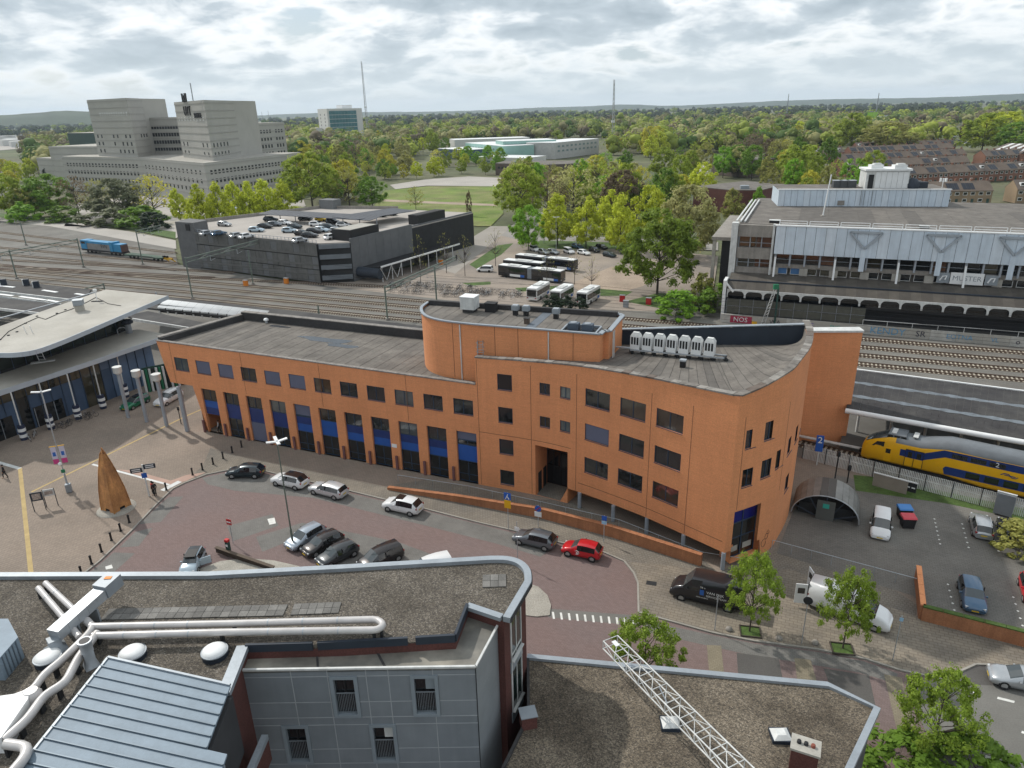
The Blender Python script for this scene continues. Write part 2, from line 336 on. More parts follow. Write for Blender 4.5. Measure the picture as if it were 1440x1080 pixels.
# near road sheet, pavements
KERBPX=[(112,812),(140,790),(187,745),(220,710),(243,688),(259,680),(290,668),(319,662),(345,660),(372,663),(437,678),(492,691),(537,702),(597,716),(640,727),(680,737),(720,746),(785,763),(846,776),(878,790),(891,806),(897,820),(898,862)]
EDGEPX=[(935,872),(1000,890),(1060,902),(1150,914),(1215,927),(1265,943),(1330,957),(1352,944),(1372,935),(1440,938),(1500,945)]
near=[(-140,10),(140,10),(140,60)]+[tuple(G(1500,745)[:2]),tuple(G(1440,728)[:2]),tuple(G(1180,655)[:2]),(18,88),(-12,97),(-60,112),(-150,150)]
struct('road',MB().sheet(near,0.0),ROADB)
kp=[G(*p)for p in KERBPX+EDGEPX]
pav=[tuple(p[:2])for p in kp]+[tuple(G(1500,750)[:2]),tuple(G(1440,730)[:2]),tuple(G(1180,657)[:2]),(19,86),(-12,96),(-62,111.5),(-148,148.5),(-135,60),tuple(G(-60,900)[:2])]
struct('plaza',MB().prism(pav,-0.1,0.10),PLAZA)
# kerb stones along the turning loop and the street: one piece per stone
kr=thing('kerb','low grey concrete kerb round the brick turning loop','kerb',(float(kp[8].x),float(kp[8].y),0));tag(kr,kind='structure')
pts=[Vector((p.x,p.y,0))for p in kp]
kmesh=None;cnt=0
for a,c in zip(pts,pts[1:]):
	L=(c-a).length;d=(c-a)/L;nn_=max(1,round(L/1.6))
	for i in range(nn_):
		p=a+d*L*(i+0.5)/nn_
		if kmesh is None:
			o=MB().box((0,0,0),(1.0,0.16,0.25)).build('kerb_stone',KERB,kr,world=False);kmesh=o
		else:
			o=kmesh.copy();COL.objects.link(o)
		o.location=p-kr.location+Vector((0,0,0.0));o.rotation_euler=(0,0,math.atan2(d.y,d.x));o.scale=(L/nn_-0.012,1,1);cnt+=1
		# pavement zones (sheets a few mm above)
poly_px('footway',[(262,676),(285,655),(296,630),(330,640),(540,684),(600,692),(760,726),(985,784),(1010,805),(1032,795),(1050,775),(1085,778),(1112,740),(1290,850),(1288,866),(1440,905),(1440,937),(1373,934),(1351,943),(1328,955),(1266,942),(1216,925),(1151,912),(1061,900),(1001,888),(936,870),(899,860),(898,820),(892,805),(879,789),(847,775),(786,762),(721,745),(641,726),(493,690),(438,677),(373,662),(346,659),(320,661),(291,667)],0.106,FOOT,0.1)
poly_px('street_pavement',[(900,858),(899,822),(895,803),(884,790),(985,800),(1000,808),(1110,800),(1290,868),(1440,907),(1440,936),(1373,933),(1351,942),(1328,954),(1267,941),(1217,924),(1151,911),(1061,899),(1001,887),(936,869)],0.111,FOOTR,0.1)
poly_px('parking_lot',[(1092,778),(1115,720),(1175,668),(1440,728),(1500,742),(1500,920),(1440,888),(1300,856),(1284,838)],0.116,LOTG,0.1)
poly_px('grass_verge',[(1203,690),(1200,668),(1240,672),(1440,716),(1500,730),(1500,750),(1440,731),(1330,708)],0.122,LAWN,0.1)
# grey bays and markings on the loop
poly_px('parking_bay',[(319,740),(383,723),(392,739),(328,761)],0.006,BAYG)
poly_px('parking_bay',[(360,755),(425,735),(441,747),(369,776)],0.006,BAYG)
poly_px('parking_bay',[(425,735),(560,762),(640,792),(640,800),(500,800),(400,770)],0.004,BAYG)
poly_px('parking_bay',[(222,712),(237,699),(258,698),(226,734),(196,737)],0.006,BAYG)
poly_px('parking_bay',[(190,748),(215,742),(195,768),(168,770)],0.006,BAYG)
poly_px('parking_bay',[(160,777),(190,778),(160,805),(125,806)],0.006,BAYG)
poly_px('parking_bay',[(284,672),(322,664),(372,666),(437,681),(600,719),(720,749),(785,766),(760,783),(700,765),(590,737),(440,700),(330,690),(292,681)],0.006,BAYG)
poly_px('road_marking',[(376,730),(386,728),(388,736),(379,738)],0.012,PAINTW)
poly_px('road_marking',[(148,797),(157,794),(159,799),(149,801)],0.012,PAINTW)
def fan(px_c,px_pts,m,h,name,label):
	pts=[G(*p)for p in px_pts];b=MB().prism([(p.x,p.y)for p in pts],-0.05,h)
	return tag(b.build(name,m),label,'traffic island',kind='structure')
fan(0,[(262,815),(283,800),(310,790),(345,786),(385,789),(420,797),(450,812),(430,850),(270,850)],COBBLE,0.09,'traffic_island','pale cobbled island behind the leaning steel beam')
fan(0,[(730,832),(742,821),(757,826),(770,838),(775,852),(773,866),(755,868),(738,866)],COBBLE,0.09,'traffic_island','pale cobbled half round beside the row of white stripes')
# crossing band with short white stripes
poly_px('crossing_band',[(773,856),(900,866),(900,880),(771,868)],0.006,ASPHL)
cr=thing('crossing_stripes','row of short white stripes painted across the brick road','road marking',tuple(G(830,867)));tag(cr,kind='structure')
for i in range(11):
	x=776+i*11.2;y=860.5+i*0.95
	MB().sheet([G(x,y),G(x+3,y+.2),G(x+4.5,y+10),G(x+1.5,y+9.8)],0.013).build('stripe',PAINTW,cr)
	# street right: bands and asphalt
ED=[(935,874),(1000,892),(1060,904),(1150,916),(1215,929),(1262,946)]
poly_px('street_band',[(905,872),(1000,893),(1060,905),(1150,917),(1215,930),(1262,947),(1262,962),(1205,945),(1050,920),(905,888)],0.005,BAYG)
for px,m in(([(994,907),(1014,908),(1018,945),(997,943)],TANP),([(1036,918),(1095,926),(1102,962),(1038,950)],ASPH),([(1117,925),(1140,928),(1152,970),(1122,962)],TANP),([(1158,940),(1222,950),(1235,1010),(1170,972)],ASPH),([(1243,948),(1268,953),(1288,1033),(1262,1030)],TANP)):
	poly_px('paving_band',px,0.010,m)
poly_px('asphalt_road',[(1275,962),(1328,956),(1352,946),(1372,937),(1500,940),(1600,1200),(1420,1200),(1330,1080),(1310,1050)],0.011,ASPHL)
poly_px('parking_strip',[(1350,948),(1374,937),(1500,941),(1500,985),(1440,966),(1352,962)],0.016,ASPH)
for a in([(1365,971),(1374,975),(1373,977),(1364,973)],[(1403,980),(1427,986),(1426,989),(1402,983)],[(1386,1062),(1412,1070),(1411,1074),(1385,1066)],[(1437,1028),(1450,1032),(1449,1035),(1436,1031)]):
	poly_px('lane_line',a,0.02,PAINTW)
	# dotted bay lines of the parking lot
dl=thing('bay_line','dotted white bay lines on the grey parking lot','road marking',tuple(G(1340,770,0.1)));tag(dl,kind='structure')
for(x0,y0,x1,y1)in((1314,730,1322,765),(1353,737,1362,770),(1397,760,1404,775),(1333,822,1342,858),(1425,840,1438,880)):
	a,c=G(x0,y0,.1),G(x1,y1,.1);k=max(3,int((c-a).length/0.65))
	for i in range(k):
		p=a.lerp(c,i/(k-1));MB().box((p.x,p.y,0.121),(0.16,0.16,0.008),0.5).build('dot',PAINTW,dl)
		# plaza strips
def strip(name,a,c,w,m,z=0.106):
	a,c=G(*a,.1),G(*c,.1);d=(c-a).normalized();s_=Vector((-d.y,d.x,0))*w/2
	return struct(name,MB().sheet([a+s_,c+s_,c-s_,a-s_],z),m)
strip('tactile_strip',(28,658),(44,810),0.42,PAINTY);strip('tactile_strip',(44,692),(262,585),0.3,PAINTY,0.109);strip('tactile_strip',(262,585),(292,572),0.3,PAINTY,0.109)
strip('white_kerb_line',(-10,648),(28,659),0.5,WHITEW,0.112);strip('white_kerb_line',(130,653),(238,682),0.32,WHITEW,0.112);strip('white_kerb_line',(228,690),(253,677),0.7,WHITEW,0.114)
poly_px('pink_paving',[(165,660),(190,662),(240,676),(262,668),(290,664),(262,676),(240,682)],0.107,mat('pink_pavers',(0.40,0.27,0.22),0.9,0,0.1),0.1)
# ---------------- railway
BAL=[RP(-420,93,0),RP(-420,175),G(0,310),G(60,313),G(245,348),G(250,372),G(455,402),G(600,412),G(1010,440),RP(40,141.5),RP(200,141.5),(140,40),tuple(G(1440,728)),tuple(G(1180,655)),(18,88),(-12,97),(-60,112),(-150,150)]
struct('railway_ballast',MB().sheet([(p[0],p[1])for p in BAL],-0.012),BALLAST)
def track(pts,label,spacing=0.6,bed=True):
	pts=[Vector((p[0],p[1],0))for p in pts];r=thing('railway_track',label,'track',tuple(pts[0]));tag(r,kind='structure')
	rails=[MB(),MB()];sl_=MB();bd=MB()
	for a,c in zip(pts,pts[1:]):
		d=(c-a).normalized();s_=Vector((-d.y,d.x,0));L=(c-a).length
		for k,sg in enumerate((-1,1)):
			rails[k].bar(a+s_*sg*0.72+Vector((0,0,.13)),c+s_*sg*0.72+Vector((0,0,.13)),0.09,0.16)
		bd.add([a+s_*1.25+Vector((0,0,.01)),a-s_*1.25+Vector((0,0,.01)),c-s_*1.25+Vector((0,0,.01)),c+s_*1.25+Vector((0,0,.01))],[(0,1,2,3)])
		for i in range(int(L/spacing)):
			p=a+d*(i+.5)*spacing;sl_.box((p.x,p.y,0.0),(0.24,2.3,0.11),math.atan2(d.y,d.x))
	for m_ in rails:m_.build('rail',RAILST,r)
	tag(bd.build('track_bed',RUSTBED,r),kind='stuff');tag(sl_.build('sleeper_row',SLEEP,r),kind='stuff')
	return r
for t,nm in((121.7,'nearest the dark platform canopy'),(126.4,'second from the dark platform canopy'),(131.1,'second from the graffiti wall'),(136.0,'nearest the graffiti wall')):
	track([RP(-330,t),RP(150,t)],'long straight railway track with pale sleepers, '+nm,0.62)
for(a,c),nm in zip((((-60,376),(560,404)),((-60,371),(300,391)),((-60,362),(330,384)),((-60,352),(250,380)),((-60,343),(250,371)),((-60,329),(246,364)),((-60,320),(246,356))),('running along the foot of the dark car park','fading out beside the car park corner','between the far sidings and the main line','just in front of the blue locomotive','carrying the blue locomotive and flat wagon','behind the blue locomotive','along the pale gravel road')):
	track([G(*a),G(*c)],'rusty siding '+nm,0.7)
P_,Q_=G(1225,650),G(1440,700);dd=(Q_-P_).normalized();ss=Vector((-dd.y,dd.x,0))*0.72
track([P_-dd*20+ss,Q_+dd*25+ss],'track under the yellow train')
poly_px('gravel_road',[(-60,308),(0,311),(70,318),(248,350),(247,338),(180,325),(60,310),(-60,302)],0.0,PALE)
# ---------------- beyond the rails
poly_px('bus_depot',[(455,402),(600,370),(680,345),(700,330),(740,338),(905,350),(1010,360),(1000,430),(920,438),(700,430),(560,414)],-0.004,DEPOT)
poly_px('bare_ground',[(800,400),(860,375),(930,385),(905,402),(860,415),(820,412)],0.004,SAND)
poly_px('footpath',[(600,372),(690,318),(720,318),(668,362),(640,385)],0.006,mat('path_paving',(0.29,0.265,0.235),0.95,0,0.1,0.1))
poly_px('far_road',[(700,330),(745,300),(775,297),(745,330),(900,335),(1010,340),(1010,352),(900,349),(740,340)],0.002,mat('far_asphalt',(0.25,0.235,0.215),0.95,0,0.1,0.1))
for px in([(745,345),(760,338),(895,342),(900,350),(820,350),(760,350)],[(660,372),(700,345),(722,342),(705,358),(670,378)],[(650,398),(690,396),(690,400),(660,402)],[(724,405),(785,402),(784,408),(730,410)],[(812,410),(830,405),(890,410),(880,416),(830,416)],[(880,424),(925,412),(1005,420),(1000,434),(930,434)],[(0,306),(60,308),(180,322),(247,336),(247,326),(120,310),(0,300)]):
	poly_px('grass_patch',px,0.010,LAWN)
poly_px('meadow',[(520,300),(540,268),(600,262),(700,262),(708,300),(690,318),(672,318),(560,305)],0.0,GRASS)
poly_px('dirt_path',[(535,280),(600,283),(700,287),(700,290),(600,286),(535,283)],0.008,SAND)
poly_px('far_yard',[(548,260),(600,252),(660,248),(705,250),(705,262),(600,261),(556,266)],0.0,PALE)
poly_px('office_car_park',[(90,318),(110,285),(230,272),(330,272),(420,262),(430,290),(380,305),(330,318),(262,322),(248,335),(180,320)],0.0,PALE)
for px in([(250,322),(330,300),(420,290),(470,298),(420,305),(330,330),(262,332)],[(285,332),(330,318),(360,320),(330,335)]):
	poly_px('grass_patch',px,0.008,GRASS)
poly_px('industrial_yard',[(-40,205),(20,192),(110,188),(118,198),(60,206),(-40,215)],0.0,PALE)
poly_px('residential_street',[(975,215),(985,200),(990,200),(986,225),(1000,248),(985,248)],0.01,PALE)
# ------------------------------------------------------------------ walls with openings
class Wall:
	"""a vertical wall along a plan polyline; (s, z) -> world; outward normal to the right of travel"""
	def __init__(w,path):
		w.p=[Vector((a[0],a[1],0))for a in path];w.S=[0]
		for a,c in zip(w.p,w.p[1:]):w.S.append(w.S[-1]+(c-a).length)
	def seg(w,s):
		for i in range(len(w.S)-1):
			if s<=w.S[i+1]+1e-6 or i==len(w.S)-2:return i
	def at(w,s,z,off=0.0,i=None):
		i=w.seg(s)if i is None else i
		d=(w.p[i+1]-w.p[i]).normalized();p=w.p[i]+d*(s-w.S[i])+Vector((d.y,-d.x,0))*off
		return Vector((p.x,p.y,z))
	def hit(w,x,y):
		d=_f+_rt*((x-720)/FPX)-_up*((y-540)/FPX);best=None
		for i,(a,c)in enumerate(zip(w.p,w.p[1:])):
			dd=(c-a).normalized();n_=Vector((dd.y,-dd.x,0));k=a.dot(n_)/Vector((d.x,d.y,0)).dot(n_);p=Vector((d.x*k,d.y*k,0));s=(p-a).dot(dd)
			if k>0 and-3<=s<=(c-a).length+3:best=(w.S[i]+s,CAM_H+d.z*k);break
		return best
	def nrm(w,s):i=w.seg(s);d=(w.p[i+1]-w.p[i]).normalized();return Vector((d.y,-d.x,0))
	def grid(w,b,holes,zb,zt,depth=0.25,step=None,s0=0.0,s1=None,mi=0):
		s1=w.S[-1]if s1 is None else s1
		br={round(s0,4),round(s1,4)}|{round(a,4)for a in w.S if s0<a<s1}|{round(h[k],4)for h in holes for k in(0,1)}
		br=sorted(x for x in br if s0-1e-3<=x<=s1+1e-3)
		for a,c in zip(br,br[1:]):
			if c-a<1e-4:continue
			m=(a+c)/2;cols=sorted([(h[2],h[3])for h in holes if h[0]-1e-6<=a and c<=h[1]+1e-6]);i=w.seg(m)
			lo=(zb(a),zb(c));
			for z0,z1 in cols+[(None,None)]:
				hi=(z0,z0)if z0 is not None else(zt(a),zt(c))
				if max(hi[0]-lo[0],hi[1]-lo[1])>1e-3:b.quad(w.at(a,lo[0],0,i),w.at(c,lo[1],0,i),w.at(c,hi[1],0,i),w.at(a,hi[0],0,i),mi)
				if z1 is not None:lo=(z1,z1)
		for h in holes:
			a,c,z0,z1=h[:4];d=h[4]if len(h)>4 else depth;ia,ic=w.seg(a+1e-3),w.seg(c-1e-3)
			A0,A1,C0,C1=w.at(a,z0,0,ia),w.at(a,z1,0,ia),w.at(c,z0,0,ic),w.at(c,z1,0,ic)
			B0,B1,D0,D1=w.at(a,z0,-d,ia),w.at(a,z1,-d,ia),w.at(c,z0,-d,ic),w.at(c,z1,-d,ic)
			b.quad(A0,A1,B1,B0,mi);b.quad(C0,D0,D1,C1,mi);b.quad(A1,C1,D1,B1,mi);b.quad(A0,B0,D0,C0,mi)
def pnl(b,A,Bv,z0,z1,off0,off1,n,mi=0):
	"""slab between A and B (plan points), z range, and offsets along the normal n"""
	a0,a1,c0,c1=A+n*off0,A+n*off1,Bv+n*off0,Bv+n*off1
	vs=[(p.x,p.y,z)for z in(z0,z1)for p in(a0,c0,c1,a1)]
	b.add(vs,[(3,2,1,0),(4,5,6,7),(0,1,5,4),(1,2,6,5),(2,3,7,6),(3,0,4,7)],mi)
def window(parent,w,a,c,z0,z1,kind='glass',inset=0.14,muls=(0.5,),trans=(),fr=NAVY,gl=None,sill=True,label=None,fw=0.07):
	A,C=w.at(a,0,-inset),w.at(c,0,-inset);n=w.nrm((a+c)/2);d=(C-A).normalized();L=(C-A).length
	n=Vector((d.y,-d.x,0));b=MB()
	pnl(b,A,C,z0,z0+fw,0.0,0.08,n);pnl(b,A,C,z1-fw,z1,0.0,0.08,n)
	pnl(b,A,A+d*fw,z0+fw,z1-fw,0,0.08,n);pnl(b,C-d*fw,C,z0+fw,z1-fw,0,0.08,n)
	if kind=='glass':
		for m in muls:pnl(b,A+d*(L*m-fw/2),A+d*(L*m+fw/2),z0+fw,z1-fw,0.0,0.07,n)
		for t in trans:pnl(b,A+d*fw,C-d*fw,z0+(z1-z0)*t-fw/2,z0+(z1-z0)*t+fw/2,0.0,0.066,n)
	if sill:pnl(b,A,C,z0-0.05,z0-0.002,0.0,inset+0.05,n)
	o=b.build('window',fr,parent)
	if label:o['label']=label
	g=MB();pnl(g,A+d*fw,C-d*fw,z0+fw,z1-fw,0.012 if kind=='glass' else 0.05,0.03 if kind=='glass' else 0.066,n)
	g.build('pane' if kind=='glass' else 'blind',(gl or(GLASS,GLASS_B,GLASS,GLASS_S,GLASS_B,GLASS,GLASS_D)[int(a*7+z0*13)%7])if kind=='glass' else BLIND,o);return o
def strips(parent,poly,d,w,z,m,name='roofing_strip',th=0.03,seed=0,mats=None,gap=0.0):
	"""cut a convex/concave roof polygon into felt strips running along d (2D unit vector)"""
	rr=random.Random(seed);d=Vector((d[0],d[1])).normalized();q=Vector((-d.y,d.x))
	pts=[Vector((p[0],p[1]))for p in poly];ts=[p.dot(q)for p in pts];t=min(ts);k=0
	def clip(pl,val,keep):
		o=[]
		for i in range(len(pl)):
			a,c=pl[i],pl[(i+1)%len(pl)];fa,fc=(a.dot(q)-val)*keep,(c.dot(q)-val)*keep
			if fa>=0:o.append(a)
			if fa*fc<0:o.append(a+(c-a)*(fa/(fa-fc)))
		return o
	while t<max(ts):
		pl=clip(clip(pts,t,1),t+w-gap,-1)
		if len(pl)>=3:
			zz_=z+(0.012 if k%2 else 0.0)+rr.random()*0.006
			if callable(m):mm=m(rr)
			else:mm=m if not mats or rr.random()>0.18 else rr.choice(mats)
			o=MB().prism([(p.x,p.y)for p in pl],zz_-th,zz_).build(name,mm,parent)
		t+=w;k+=1
		# ------------------------------------------------------------------ the orange brick building
OB=thing('brick_office_building','long orange brick office building with a curved four storey end and rounded roof block','building',(0,71,0))
A_,C_=(-47.0,90.3),(-3.9,71.4)
low=Wall([A_,C_])
ZL=12.35
up=[(2.6+3.78*i,5.03+3.78*i,8.58,10.38)for i in range(12)]
bays=[(6.42+3.79*i,8.95+3.79*i,0.1,6.45,0.4)for i in range(11)]
b=MB()
low.grid(b,up+bays,lambda s:6.62 if s<5.76 else 0.0,lambda s:ZL,s0=1.1,s1=47.06)
# end bevel of the overhanging upper storey: slanted edge from the roof point to the soffit
b.add([low.at(0.0,ZL),low.at(1.1,ZL),low.at(1.1,6.62)],[(0,2,1)])
e0,e1=low.at(0.0,ZL),low.at(1.1,6.62)
BL=Vector((-39.2,101.4,0));BR=Vector((-12.0,90.0,0))
b.add([e0,e1,Vector((BL.x+1,BL.y-0.5,6.62)),Vector((BL.x,BL.y,ZL))],[(0,3,2,1)])
b.add([e1,low.at(5.75,6.62),Vector((-35.5,99.5,6.62)),Vector((BL.x+1,BL.y-.5,6.62))],[(0,1,2,3)])
e2=low.at(5.75,0);b.quad(Vector((-37.5,98,0)),e2,e2+Vector((0,0,6.62)),Vector((-37.5,98,6.62)))
b.quad(Vector((BR.x,BR.y,0)),Vector((BL.x,BL.y,0)),Vector((BL.x,BL.y,ZL)),Vector((BR.x,BR.y,ZL)))
b.build('low_wing_wall',BRICK,OB)
# passage behind the first bay and dark shop interior
b=MB();w2=Wall([tuple(low.at(8.9,0,-0.6)[:2]),tuple(low.at(46.9,0,-0.6)[:2])])
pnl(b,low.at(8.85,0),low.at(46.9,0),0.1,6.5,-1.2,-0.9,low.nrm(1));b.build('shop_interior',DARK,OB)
lowtypes=['g','b','b','g','b','b','g','g','g','g','g','g']
for i,h in enumerate(up):
	window(OB,low,h[0],h[1],h[2],h[3],'glass' if lowtypes[i]=='g' else 'blind',muls=(0.5,))
for i,h in enumerate(bays):
	a,c=h[0],h[1];n=low.nrm(a);ins=0.3
	kind=i
	# top light, blue bands, shop front
	if i in(4,10):window(OB,low,a+.01,c-.01,5.35 if i==10 else 4.9,6.44,'blind',ins,sill=False)
	window(OB,low,a+.01,c-.01,4.72,6.44 if i not in(4,10)else(5.34 if i==10 else 4.89),'glass',ins,muls=(0.5,),sill=False)
	A2,C2=low.at(a+.03,0,-ins),low.at(c-.03,0,-ins)
	q=MB();pnl(q,A2,C2,3.75,4.70,0,0.07,n);q.build('blue_fascia',BLUEP if i in(0,5,10)else BLUED,OB)
	q=MB();pnl(q,A2,C2,2.75,3.74,0,0.05,n);f2=q.build('blue_fascia',BLUED if i in(0,1,2,3)else BLUEP,OB)
	if i==0:continue
	if i==2:
		q=MB();pnl(q,A2,C2,0.12,2.73,0,0.08,n);q.build('roller_shutter',BLIND,OB)
	else:
		window(OB,low,a+.01,c-.01,0.14,2.74,'glass',ins,muls=(0.5,),trans=(0.35,),sill=False,gl=GLASS if i==1 else GLASS_D)
		# brick-coloured steel guards in front of the piers
for i in range(11):
	s=bays[i][0]-0.5
	q=MB();pnl(q,low.at(s-.14,0),low.at(s+.14,0),0.1,1.9,0.12,0.3,low.nrm(s));q.build('pier_guard',mat('guard_paint',(0.16,0.075,0.075),0.6,0,0.1),OB)
	# roof of the low wing
zr=11.95
lowroof=[tuple(low.at(0.3,0,-0.35)[:2]),tuple(low.at(46.7,0,-0.35)[:2]),(-1.2,84.5),(-12.2,89.6),(-38.6,100.7)]
rd=(Vector((-12.2,89.6))-Vector((-38.6,100.7))).normalized();rq=(-rd.y,rd.x)
MB().prism(lowroof,zr-0.4,zr-0.05).build('roof_deck',BITUMEN_D,OB)
strips(OB,lowroof,(0.40,0.916),1.05,zr,BITUMEN,seed=4,gap=.045,mats=[mat('bitumen_light',(0.142,0.129,0.115),0.92,0,0.25,0.6,fine=0.15),mat('bitumen_mid',(0.112,0.102,0.092),0.92,0,0.25,0.5,fine=0.15)])
b=MB();pnl(b,low.at(0,0),low.at(47.0,0),ZL-0.02,ZL+0.1,-0.42,0.08,low.nrm(1));b.build('front_coping',COPING,OB)
nb=Vector((-rd.y,rd.x,0))
b=MB();b.bar(Vector((BL.x,BL.y,ZL-.05)),Vector((-10.0,89.2,ZL-.05)),0.85,1.5);b.bar(Vector((-46.5,90.4,ZL-.05)),Vector((BL.x,BL.y,ZL-.05)),0.85,0.86);b.build('rear_parapet',BITUMEN_D,OB)
b=MB();b.bar(Vector((BL.x,BL.y,ZL+.76)),Vector((-10.0,89.2,ZL+.76)),0.8,0.1);b.bar(Vector((-46.8,90.6,ZL+.43)),Vector((BL.x,BL.y,ZL+.43)),0.8,0.1);b.build('rear_coping',COPING,OB)
# small roof vents of the low wing
for(x,y,s_)in((375,451,0.5),(485,460,.5),(497,461,.5),(574,469,.6),(584,469,.6)):
	p=G(x,y+3,zr);v=thing('roof_vent','small white roof vent '+{375:'alone near the left rear corner of the low orange roof',485:'on the rear parapet, left one of the middle pair',497:'on the rear parapet, right one of the middle pair',574:'left one of the pair beside the rounded roof block',584:'right one of the pair beside the rounded roof block'}[x],'roof vent',tuple(p),group='small white roof vents')
	MB().lathe((0,0,0),[(.22,0),(.22,.35)],10).build('stack',STEEL,v,world=False);MB().lathe((0,0,.35),[(.36,0),(.40,.12),(.30,.3),(.1,.38)],12).build('cowl',WHITE,v,world=False)
for k,(x,y,w_,h_)in enumerate(((455,478,3.6,1.2),(478,486,2.2,.8),(392,459,1.6,.5))):
	p=G(x,y,zr);MB().add([(p.x+w_*math.cos(t)*(1+.25*math.sin(3*t+k)),p.y+h_*math.sin(t)*(1+.3*math.cos(2*t))-w_*math.cos(t)*.42,zr+.03)for t in[i*.42 for i in range(15)]],[tuple(range(15))]).build('rain_puddle',mat('roof_puddle',(0.06,0.065,0.075),0.12,0,0.2),OB)
	# ---------------- high wing
hp=[(-3.9,71.4),(2.3,68.8),(6.0,66.6),(9.0,64.2),(12.6,61.0),(15.7,57.8),(18.87,54.42),(21.5,55.7),(24.1,57.4),(25.8,59.6),(28.2,63.4),(30.3,68.2),(31.2,71.5)]
def smooth_path(pts,n=3):
	o=[]
	for i in range(len(pts)-1):
		p0,p1,p2,p3=pts[max(i-1,0)],pts[i],pts[i+1],pts[min(i+2,len(pts)-1)]
		for k in range(n):
			t=k/n;o.append(tuple(0.5*((2*p1[j])+(-p0[j]+p2[j])*t+(2*p0[j]-5*p1[j]+4*p2[j]-p3[j])*t*t+(-p0[j]+3*p1[j]-3*p2[j]+p3[j])*t**3)for j in(0,1)))
	return o+[pts[-1]]
fl=smooth_path(hp[:7]);fr_=smooth_path(hp[6:]);hi=Wall(fl+fr_[1:])
SC=hi.S[len(fl)-1]
def ztop(s):
	ks=[(0,15.42),(7.5,15.72),(14.8,16.3),(22.5,16.8),(SC,17.25),(SC+2.4,17.6),(SC+5.2,18.2),(SC+8.3,18.55),(SC+13,18.6),(SC+30,18.45)]
	for(a,za),(c,zc)in zip(ks,ks[1:]):
		if s<=c:return za+(zc-za)*max(0,s-a)/(c-a)
	return ks[-1][1]
E0,E1=6.75,10.62
D0,D1=SC+0.75,SC+4.35
def zbot(s):return 0.0 if s<E1-1e-3 or s>D1+0.05 else 1.95
holes=[];wins=[]
for z0,z1 in((12.1,13.9),(8.3,10.1),(4.5,6.3),(0.7,2.5)):wins.append((2.52,4.2,z0,z1,'g',()))
for z0,z1 in((12.27,13.52),(8.53,9.75)):wins+=[(7.32,8.52,z0,z1,'g',(.5,)),(9.68,10.9,z0,z1,'g',(.5,))]
for r,(z0,z1)in enumerate(((12.1,13.92),(8.3,10.1),(4.55,6.3))):
	for k,(a,c)in enumerate(((12.64,15.5),(16.68,19.52),(20.7,23.6))):wins.append((a,c,z0,z1,'b' if(r,k)==(1,0)else 'g',(.5,)))
for a,c,z0,z1 in((SC+1.15,SC+2.4,12.1,13.9),(SC+3.35,SC+4.7,12.35,14.15),(SC+1.2,SC+2.5,8.3,10.1),(SC+3.45,SC+4.8,8.55,10.4),(SC+5.4,SC+6.9,8.9,10.8),(SC+8.0,SC+9.8,9.2,11.0),(SC+10.8,SC+12.4,9.3,11.1),(SC+9.0,SC+10.6,4.8,6.6),(SC+13.5,SC+15,9.3,11.1)):
	wins.append((a,c,z0,z1,'g',(.5,)))
holes=[w_[:4]for w_ in wins]+[(E0,E1,0.135,6.25,3.2),(D0,D1,0.55,6.0,1.4)]
b=MB();hi.grid(b,holes,zbot,ztop,depth=0.25)
# soffit and set-back glazing under the overhang
back=Wall([tuple(hi.at(E1+.0,0,-2.6)[:2]),tuple(hi.at(17,0,-3.3)[:2]),tuple(hi.at(22.5,0,-3.4)[:2]),tuple(hi.at(SC+2.2,0,-2.4)[:2])])
ss_=[E1+(SC-E1)*i/14 for i in range(15)]
for a,c in zip(ss_,ss_[1:]):b.add([hi.at(a,1.95),hi.at(c,1.95),hi.at(c,1.95,-3.6 if c<SC-1 else-1.5),hi.at(a,1.95,-3.6)],[(3,2,1,0)])
b.add([hi.at(SC,1.95),hi.at(SC+.75,1.95),hi.at(SC+.75,1.95,-1.6),hi.at(SC-1.5,1.95,-2.0)],[(0,1,2,3)])
b.add([hi.at(D1,0),hi.at(D1,0,-1.5),hi.at(D1,1.95,-1.5),hi.at(D1,1.95)],[(0,1,2,3)])
# rear walls
for p,q,zt in(((31.2,71.5),(34.6,81.0),(18.3,14.6)),((34.6,82.0),(-3,92),(9,9))):
	b.quad(Vector((*p,0)),Vector((*q,0)),Vector((*q,zt[1])),Vector((*p,zt[0])))
b.quad(Vector((-3.9,71.4,0)),Vector((-3.9,71.4,15.4)),Vector((-3.0,74,15.4)),Vector((-3.0,74,0)))
b.build('high_wing_wall',BRICK,OB)
for a,c,z0,z1,k,mu in wins:window(OB,hi,a,c,z0,z1,'glass' if k=='g' else 'blind',0.16,muls=mu)
bg_=MB()
for a,c in zip(back.p,back.p[1:]):bg_.quad(Vector((a.x,a.y,0.1)),Vector((c.x,c.y,0.1)),Vector((c.x,c.y,1.95)),Vector((a.x,a.y,1.95)))
bg_.build('setback_glazing',GLASS_D,OB)
bq=MB()
for a,c in zip(back.p,back.p[1:]):
	d=(c-a).normalized();n_=Vector((d.y,-d.x,0));pnl(bq,a,c,0.1,0.5,0.0,0.16,n_)
bq.build('plinth',BRICK2,OB)
for k in range(3):
	p=back.at(1.5+4.2*k,0,0.02);q_=back.at(3.0+4.2*k,0,0.02);m_=MB();pnl(m_,p,q_,1.0,1.6,0,.03,back.nrm(2+4*k));m_.build('window_poster',CONCL,OB)
